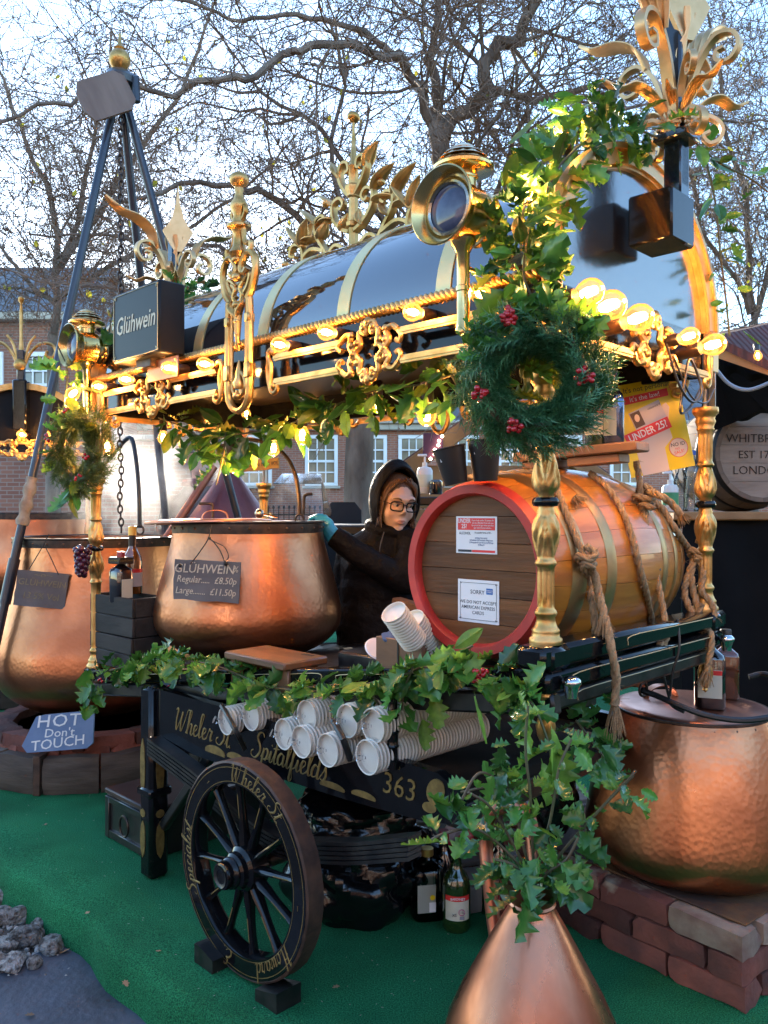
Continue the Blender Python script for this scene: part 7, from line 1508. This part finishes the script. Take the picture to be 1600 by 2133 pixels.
# pallets on the carpet behind the flagon
plt_ = thing('wooden_pallet', 'grey wooden pallet on the carpet behind the holly branches', 'pallet', (.52, 3.05, 0), R(20)); gp = M('pallet_wood', (.20, .16, .13), .85, 0, col2=(.14, .11, .09), vs=6, rnd=.2)
for i in range(6): obj('slat', cbox(.9, .09, .018, .003, (0, -.32+i*.125, .10)), gp, plt_)
for x in (-.4, 0, .4): obj('bearer', cbox(.08, .76, .08, .004, (x, 0, .05)), gp, plt_)
# ================================================================== steam
def steammat(dens, sc_, seed):
    m = bpy.data.materials.new('steam'); m.use_nodes = True; n = m.node_tree; n.nodes.clear(); L = n.links.new
    o = n.nodes.new('ShaderNodeOutputMaterial'); pv_ = n.nodes.new('ShaderNodeVolumePrincipled'); L(pv_.outputs[0], o.inputs['Volume']); pv_.inputs['Color'].default_value = (.97, .97, .98, 1); pv_.inputs['Anisotropy'].default_value = .45
    tc = n.nodes.new('ShaderNodeTexCoord'); no = n.nodes.new('ShaderNodeTexNoise'); no.inputs['Scale'].default_value = sc_; no.inputs['Detail'].default_value = 4; no.inputs['Distortion'].default_value = .6
    mp = n.nodes.new('ShaderNodeMapping'); mp.inputs['Location'].default_value = (seed, seed*2, 0); mp.inputs['Rotation'].default_value = (0, R(-25), 0); mp.inputs['Scale'].default_value = (1.2, 1.2, .7); L(tc.outputs['Object'], mp.inputs[0]); L(mp.outputs[0], no.inputs['Vector'])
    r = n.nodes.new('ShaderNodeMapRange'); r.inputs[1].default_value = .45; r.inputs[2].default_value = .70; L(no.outputs['Fac'], r.inputs[0])
    ln = n.nodes.new('ShaderNodeVectorMath'); ln.operation = 'LENGTH'; L(tc.outputs['Object'], ln.inputs[0])
    r2 = n.nodes.new('ShaderNodeMapRange'); r2.inputs[1].default_value = 1.0; r2.inputs[2].default_value = .0; L(ln.outputs['Value'], r2.inputs[0])
    mu = n.nodes.new('ShaderNodeMath'); mu.operation = 'MULTIPLY'; L(r.outputs[0], mu.inputs[0]); pw_ = n.nodes.new('ShaderNodeMath'); pw_.operation = 'POWER'; pw_.inputs[1].default_value = 2.2; L(r2.outputs[0], pw_.inputs[0]); L(pw_.outputs[0], mu.inputs[1]); m2 = n.nodes.new('ShaderNodeMath'); m2.operation = 'MULTIPLY'; L(mu.outputs[0], m2.inputs[0]); m2.inputs[1].default_value = dens; L(m2.outputs[0], pv_.inputs['Density'])
    return m
def steam(label, px, py, d, s, dens, sc_, seed):
    o = stuff(obj('steam', ball(1, seg=24, rings=16), steammat(dens, sc_, seed), None, W(px, py, d), None, s)); tag(o, label, 'steam')
steam('bright steam rising from the largest left cauldron', 275, 1000, 4.55, (.62, .5, .55), 5.5, 3.0, 1)
steam('drifting steam above the copper hood behind the middle cauldron', 395, 985, 4.9, (.62, .4, .42), 3.2, 3.2, 4)
steam('thin steam over the right side of the middle cauldron', 640, 1040, 3.75, (.22, .18, .22), 2.6, 3.0, 7)
# ================================================================== the woman serving
DW = 3.45
def wp(px, py, dd=0): return W(px, py, DW+dd)
pr_ = thing('person', 'person in black hooded puffer jacket and glasses reaching to the cauldron', 'person', (wp(800, 1066).x, DW, 0)); O = Vector((wp(800, 1066).x, DW, 0))
skinm = M('skin', (.62, .42, .33), .48, 0, col2=(.68, .44, .35), vs=18, vd=6, bump=.08, bs=120, bd=.001); skinm.node_tree.nodes['Principled BSDF'].inputs['Subsurface Weight'].default_value = .12; skinm.node_tree.nodes['Principled BSDF'].inputs['Subsurface Radius'].default_value = (.02, .008, .004)
HC = wp(824, 1047, .0)-O; HM = Matrix.Translation(HC) @ Euler((R(13), R(4), R(24))).to_matrix().to_4x4()
def el(c, s, seg=20, rings=14): return ball(1, c, seg, rings, s)
hb = MB()
hb.add(el((0, .012, .022), (.074, .092, .098)), HM).add(el((0, -.022, -.035), (.060, .066, .082)), HM).add(el((0, -.060, -.098), (.025, .022, .020)), HM)
for s in (-1, 1): hb.add(el((s*.036, -.048, -.034), (.028, .030, .032)), HM).add(el((s*.009, -.092, -.027), (.0075, .009, .0065)), HM).add(el((s*.075, .012, -.005), (.010, .018, .028)), HM)
hb.add(tube([(0, -.084, .022), (0, -.092, 0), (0, -.101, -.021)], [.007, .008, .0105], 12), HM).add(tube(spline([(-.052, -.062, .030), (-.025, -.080, .034), (0, -.084, .028), (.025, -.080, .034), (.052, -.062, .030)], 5), .012, 10), HM)
hb.add(tube(spline([(-.024, -.076, -.061), (-.010, -.087, -.056), (0, -.088, -.058), (.010, -.087, -.056), (.024, -.076, -.061)], 4), .0058, 8), HM).add(tube(spline([(-.021, -.076, -.064), (0, -.088, -.069), (.021, -.076, -.064)], 5), .0068, 8), HM)
hb.add(tube([HM @ Vector((0, .015, -.06)), HM @ Vector((0, .03, -.13)), wp(812, 1125, .05)-O, wp(805, 1180, .06)-O], [.048, .046, .06, .10], 14))
hb.add(tube([wp(803, 1170, .06)-O, wp(797, 1260, .06)-O, wp(795, 1345, .06)-O], [.10, .12, .13], 16))
zh = (wp(795, 1345).z)
for s in (-1, 1): hb.add(tube([Vector((s*.07-.01, .06, zh+.03)), Vector((s*.075, .07, zh*.5)), Vector((s*.08, .07, .06)), Vector((s*.08, .0, .03))], [.085, .06, .045, .035], 12))
hm_ = remesh(hb, .0052, 3, 'body', .5); hm_.materials.append(skinm); obj('body', hm_, None, pr_)
# facial features
whitee = M('eye_white', (.60, .57, .54), .2); irism = M('iris', (.05, .06, .07), .15); browm = M('brow_hair', (.14, .075, .04), .7); lipm = M('lips', (.44, .20, .16), .45)
def onh(name, mb, m, par=None): return obj(name, MB().add(mb, HM) if isinstance(mb, tuple) else mb, m, par or pr_)
for s in (-1, 1):
    e = onh('eye', el((s*.031, -.0735, .006), (.0125, .010, .0085), 14, 10), whitee); onh('iris', el((s*.031+.003, -.0815, .004), (.0055, .003, .0055), 10, 8), irism, e)
    onh('eyelid', tube(spline([(s*.018, -.078, .008), (s*.031, -.085, .0145), (s*.045, -.073, .008)], 5), .0030, 7), skinm); onh('eyebrow', tube(spline([(s*.014, -.089, .027), (s*.030, -.091, .035), (s*.050, -.074, .029)], 5), lambda t: .0042-.002*t, 7), browm)
onh('lips', MB().add(tube(spline([(-.022, -.0795, -.0655), (-.010, -.0905, -.0585), (0, -.0915, -.0590), (.010, -.0905, -.0585), (.022, -.0795, -.0655)], 4), lambda t: .0042*sin(PI*(.12+.76*t)), 8), HM).add(tube(spline([(-.019, -.0795, -.0680), (0, -.0918, -.0675), (.019, -.0795, -.0680)], 5), lambda t: .0050*sin(PI*(.12+.76*t)), 8), HM), lipm)
glm = M('black_spectacle_frame', (.006, .006, .007), .5, 0, spec=.2); gl_ = None
for s in (-1, 1):
    w_, h_ = .0265, .0185; rr = [(s*.034+w_*math.copysign(abs(cos(a))**.45, cos(a)), -.0985+.010*abs((s*.034+w_*cos(a))/.06)**2, .002+h_*math.copysign(abs(sin(a))**.5, sin(a))) for a in [2*PI*k/28 for k in range(28)]]
    f_ = onh('spectacle_rim', tube(rr, .0029, 7, closed=True), glm); v_ = [HM @ Vector(q) for q in rr]; obj('spectacle_lens', ([tuple(q) for q in v_], [tuple(range(28))]), THIN('spectacle_glass', (.97, .97, .98), .12, .02), f_, smooth=False)
    onh('spectacle_temple', tube(spline([(s*.061, -.090, .010), (s*.074, -.05, .010), (s*.078, .01, .006)], 4), .0021, 6), glm)
onh('spectacle_bridge', tube(spline([(-.009, -.1, .008), (0, -.104, .011), (.009, -.1, .008)], 4), .0021, 6), glm)
hairm = M('brown_hair', (.065, .036, .022), .5, 0, col2=(.16, .09, .055), vs=60, stretch=(4, 4, .6)); hr_ = MB(); rg = random.Random(4)
for i in range(90):
    s = 1 if i % 5 else -1; a = rg.uniform(0, 1)
    x0 = s*rg.uniform(.0, .03); c = [(x0, -.058+rg.gauss(0, .004), .108+rg.gauss(0, .004)), (s*(.052+.016*a), -.058+.02*a+rg.gauss(0, .004), .074+rg.gauss(0, .004)), (s*(.071+.008*a), -.048+.02*a, .01+rg.gauss(0, .008)), (s*(.073+.012*a), -.040+.02*a+rg.gauss(0, .005), -.045+rg.gauss(0, .01)), (s*(.070+.02*a+rg.gauss(0, .006)), -.045+rg.gauss(0, .01), -.09+rg.gauss(0, .02))]
    hr_.add(tube(spline(c, 4), lambda t: .0042*(1-.8*t), 5), HM)
hr_.add(el((0, .018, .045), (.079, .088, .082)), HM)
obj('hair', hr_, hairm, pr_)
jm = M('black_puffer_nylon', (.0045, .004, .0048), .55, 0, col2=(.007, .006, .007), vs=12, bump=.8, bs=14, bd=.03, spec=.15, rvar=.15)
# hood: thick open shell
def hoodv(off):
    v = []; n, m = 16, 36
    for i in range(n+1):
        t = i/n; th = R(4)+t*R(112)
        for k in range(m):
            a = 2*PI*k/m; x = sin(th)*cos(a); z = sin(th)*sin(a); y = cos(th); up = max(0, z); dn = max(0, -z)
            rx = .104+off+.012*dn; ry = .115+off; rz = .134+off+.035*up*(1-t*.2)*(1 if y > -.2 else .8)+.05*dn
            v.append((x*rx, .018+y*ry*(1.15 if y > 0 else .9)+.01*sin(a*5)*t*.4, .020+z*rz))
    return v, n, m
v1, n1, m1_ = hoodv(0); v2, _, _ = hoodv(-.012); q = len(v1); f = []
for i in range(n1):
    for k in range(m1_): k2 = (k+1) % m1_; a, b, c, d = i*m1_+k, i*m1_+k2, (i+1)*m1_+k2, (i+1)*m1_+k; f.append((a, d, c, b)); f.append((q+a, q+b, q+c, q+d))
for k in range(m1_): k2 = (k+1) % m1_; a, b = n1*m1_+k, n1*m1_+k2; f.append((a, q+a, q+b, b))
HM2 = HM @ T(0, 0, 0, ry=R(-3)); ho = obj('hood', MB().add((v1+v2, f), HM2), jm, pr_)
obj('hood_hem', MB().add(tube([v1[n1*m1_+k] for k in range(m1_)], .0075, 8, closed=True), HM2), jm, ho)
# jacket, quilted in rings
jb = MB()
def puff(pts, r, pitch=.055, amp=.10, seg=20, flat=1.0, k0=0):
    P = spline(pts, 14); acc = 0; rr = []; n = len(P)
    for i in range(n):
        if i: acc += (P[i]-P[i-1]).length
        b = r[0]+(r[1]-r[0])*(i/(n-1)) if len(r) == 2 else r[0]; rr.append(b*(1-amp+amp*abs(sin(PI*(acc+k0)/pitch))**.6*1.2))
    return tube(P, rr, sec=[(cos(2*PI*k/seg), sin(2*PI*k/seg)*flat) for k in range(seg)])
def tors(v0):
    prof = [(1350, .185, .15, 790), (1300, .182, .15, 792), (1250, .178, .148, 794), (1200, .175, .145, 796), (1160, .178, .14, 798), (1130, .168, .125, 800), (1112, .135, .105, 806), (1100, .10, .09, 810), (1085, .085, .08, 812)]
    mb = MB(); v = []; f_ = []; S = 32; Z = []
    P = spline([(px, 0, py) for py, a, b, px in prof], 8); A = spline([(a, 0, b) for py, a, b, px in prof], 8)
    for i, (p, a) in enumerate(zip(P, A)):
        c = wp(p.x, p.z, .06)-O; k = 1+.02*abs(sin(PI*c.z/.09))
        for j in range(S): t = 2*PI*j/S; v.append((c.x+a.x*cos(t)*k, c.y+a.z*sin(t)*k, c.z))
    n = len(P)
    for i in range(n-1):
        for j in range(S): j2 = (j+1) % S; f_.append((i*S+j, (i+1)*S+j, (i+1)*S+j2, i*S+j2))
    f_ += [tuple(range(S)), tuple(reversed(range((n-1)*S, n*S)))]
    return v, f_
jb.add(tors(0))
sh, el_, wr = wp(862, 1122, -.02)-O, wp(838, 1205, -.13)-O, wp(694, 1116, -.14)-O
jb.add(puff([sh, (sh+el_)/2+Vector((.02, -.02, .0)), el_], (.072, .072), .095, .05)); jb.add(puff([el_+Vector((.03, .02, .01)), el_, el_.lerp(wr, .5)+Vector((0, -.01, -.012)), wr], (.072, .046), .09, .06))
sh2, el2, wr2 = wp(738, 1128, .08)-O, wp(722, 1220, .11)-O, wp(728, 1320, .02)-O
jb.add(puff([sh2, el2, wr2], (.070, .058), .09, .05))
jb.add(tube([HM @ Vector((.085*cos(2*PI*k/24), .02+.08*sin(2*PI*k/24), -.115)) for k in range(24)], .026, 10, closed=True))
jk = remesh(jb, .0075, 3, 'jacket', .4); jk.materials.append(jm); jo = obj('jacket', jk, None, pr_)
obj('zip', tube(spline([wp(800, 1108, -.12)-O, wp(792, 1140, -.135)-O, wp(790, 1180, -.13)-O], 5), .0025, 6), M('dark_zip', (.05, .05, .055), .4, .5), jo)
# gloved hand on the cauldron rim
glv = M('blue_nitrile_glove', (.02, .30, .62), .35, 0, col2=(.06, .42, .72), vs=20); gb_ = MB()
h0 = wr; pal = wp(678, 1094, -.15)-O
gb_.add(tube([wr+Vector((.012, 0, -.008)), wr, pal], [.036, .034, .03], 12)).add(el(tuple(pal), (.036, .022, .034)))
for i, (dx, dz, l) in enumerate(((-.030, .022, .9), (-.012, .030, 1.0), (.006, .030, .95), (.022, .022, .8))):
    b = pal+Vector((dx*.7, -.004+.004*i, dz*.6)); gb_.add(tube([b, b+Vector((-.022*l, .006, .022)), b+Vector((-.045*l, .020, .014)), b+Vector((-.056*l, .028, -.006))], [.0105, .010, .0092, .008], 8))
gb_.add(tube([pal+Vector((-.012, -.018, -.012)), pal+Vector((-.036, -.024, -.004)), pal+Vector((-.054, -.020, .002))], [.012, .0105, .009], 8))
gv = remesh(gb_, .0035, 2, 'glove'); gv.materials.append(glv); obj('glove', gv, None, pr_)
# ================================================================== man with a wide hat beyond the steam
mx, md = W(415, 960, 5.3).x, 5.3
pm = thing('person', 'person in dark coat and wide black hat beyond the steam', 'person', (mx, md, 0)); hz = W(415, 955, 5.3).z
mb_ = MB().add(el((0, 0, hz), (.075, .09, .11))).add(el((.01, -.03, hz-.05), (.05, .06, .06))).add(tube([(0, -.07, hz+.01), (.01, -.115, hz-.025)], [.012, .016], 8)).add(tube([(0, .02, hz-.06), (0, .03, hz-.22)], .055, 12)).add(tube([(0, .03, hz-.2), (0, .03, hz-.5), (0, .03, hz-.75)], [.12, .15, .14], 14))
for s in (-1, 1): mb_.add(tube([(s*.08, .03, hz-.72), (s*.09, .03, .45), (s*.09, .03, .08), (s*.09, -.05, .03)], [.085, .06, .05, .04], 10)).add(tube([(s*.15, .03, hz-.25), (s*.22, .0, hz-.50), (s*.18, -.18, hz-.62)], [.06, .05, .035], 10))
pmm = remesh(mb_, .011, 3, 'body'); pmm.materials.append(skinm); obj('body', pmm, None, pm)
cb_ = MB().add(tube([(0, .03, hz-.17), (0, .03, hz-.30), (0, .03, hz-.6), (0, .03, .55)], [.10, .19, .19, .21], 16))
for s in (-1, 1): cb_.add(tube([(s*.15, .03, hz-.25), (s*.23, .0, hz-.50), (s*.19, -.15, hz-.60)], [.08, .07, .055], 10))
cmm = remesh(cb_, .014, 3, 'coat'); cmm.materials.append(M('dark_wool_coat', (.03, .018, .02), .9)); obj('coat', cmm, None, pm)
obj('scarf', tube([(.085*cos(2*PI*k/20), .02+.085*sin(2*PI*k/20), hz-.16) for k in range(20)], .03, 8, closed=True), M('maroon_scarf', (.16, .02, .03), .9), pm)
obj('hat', lathe([(0, .20), (.07, .195), (.085, .17), (.09, .07), (.092, .06), (.16, .045), (.165, .052), (.10, .075)], 30), M('black_felt', (.012, .011, .012), .9), pm, (-.01, 0, hz-.0), (R(8), R(-10), 0))
bpy.data.scenes.remove(TMP)
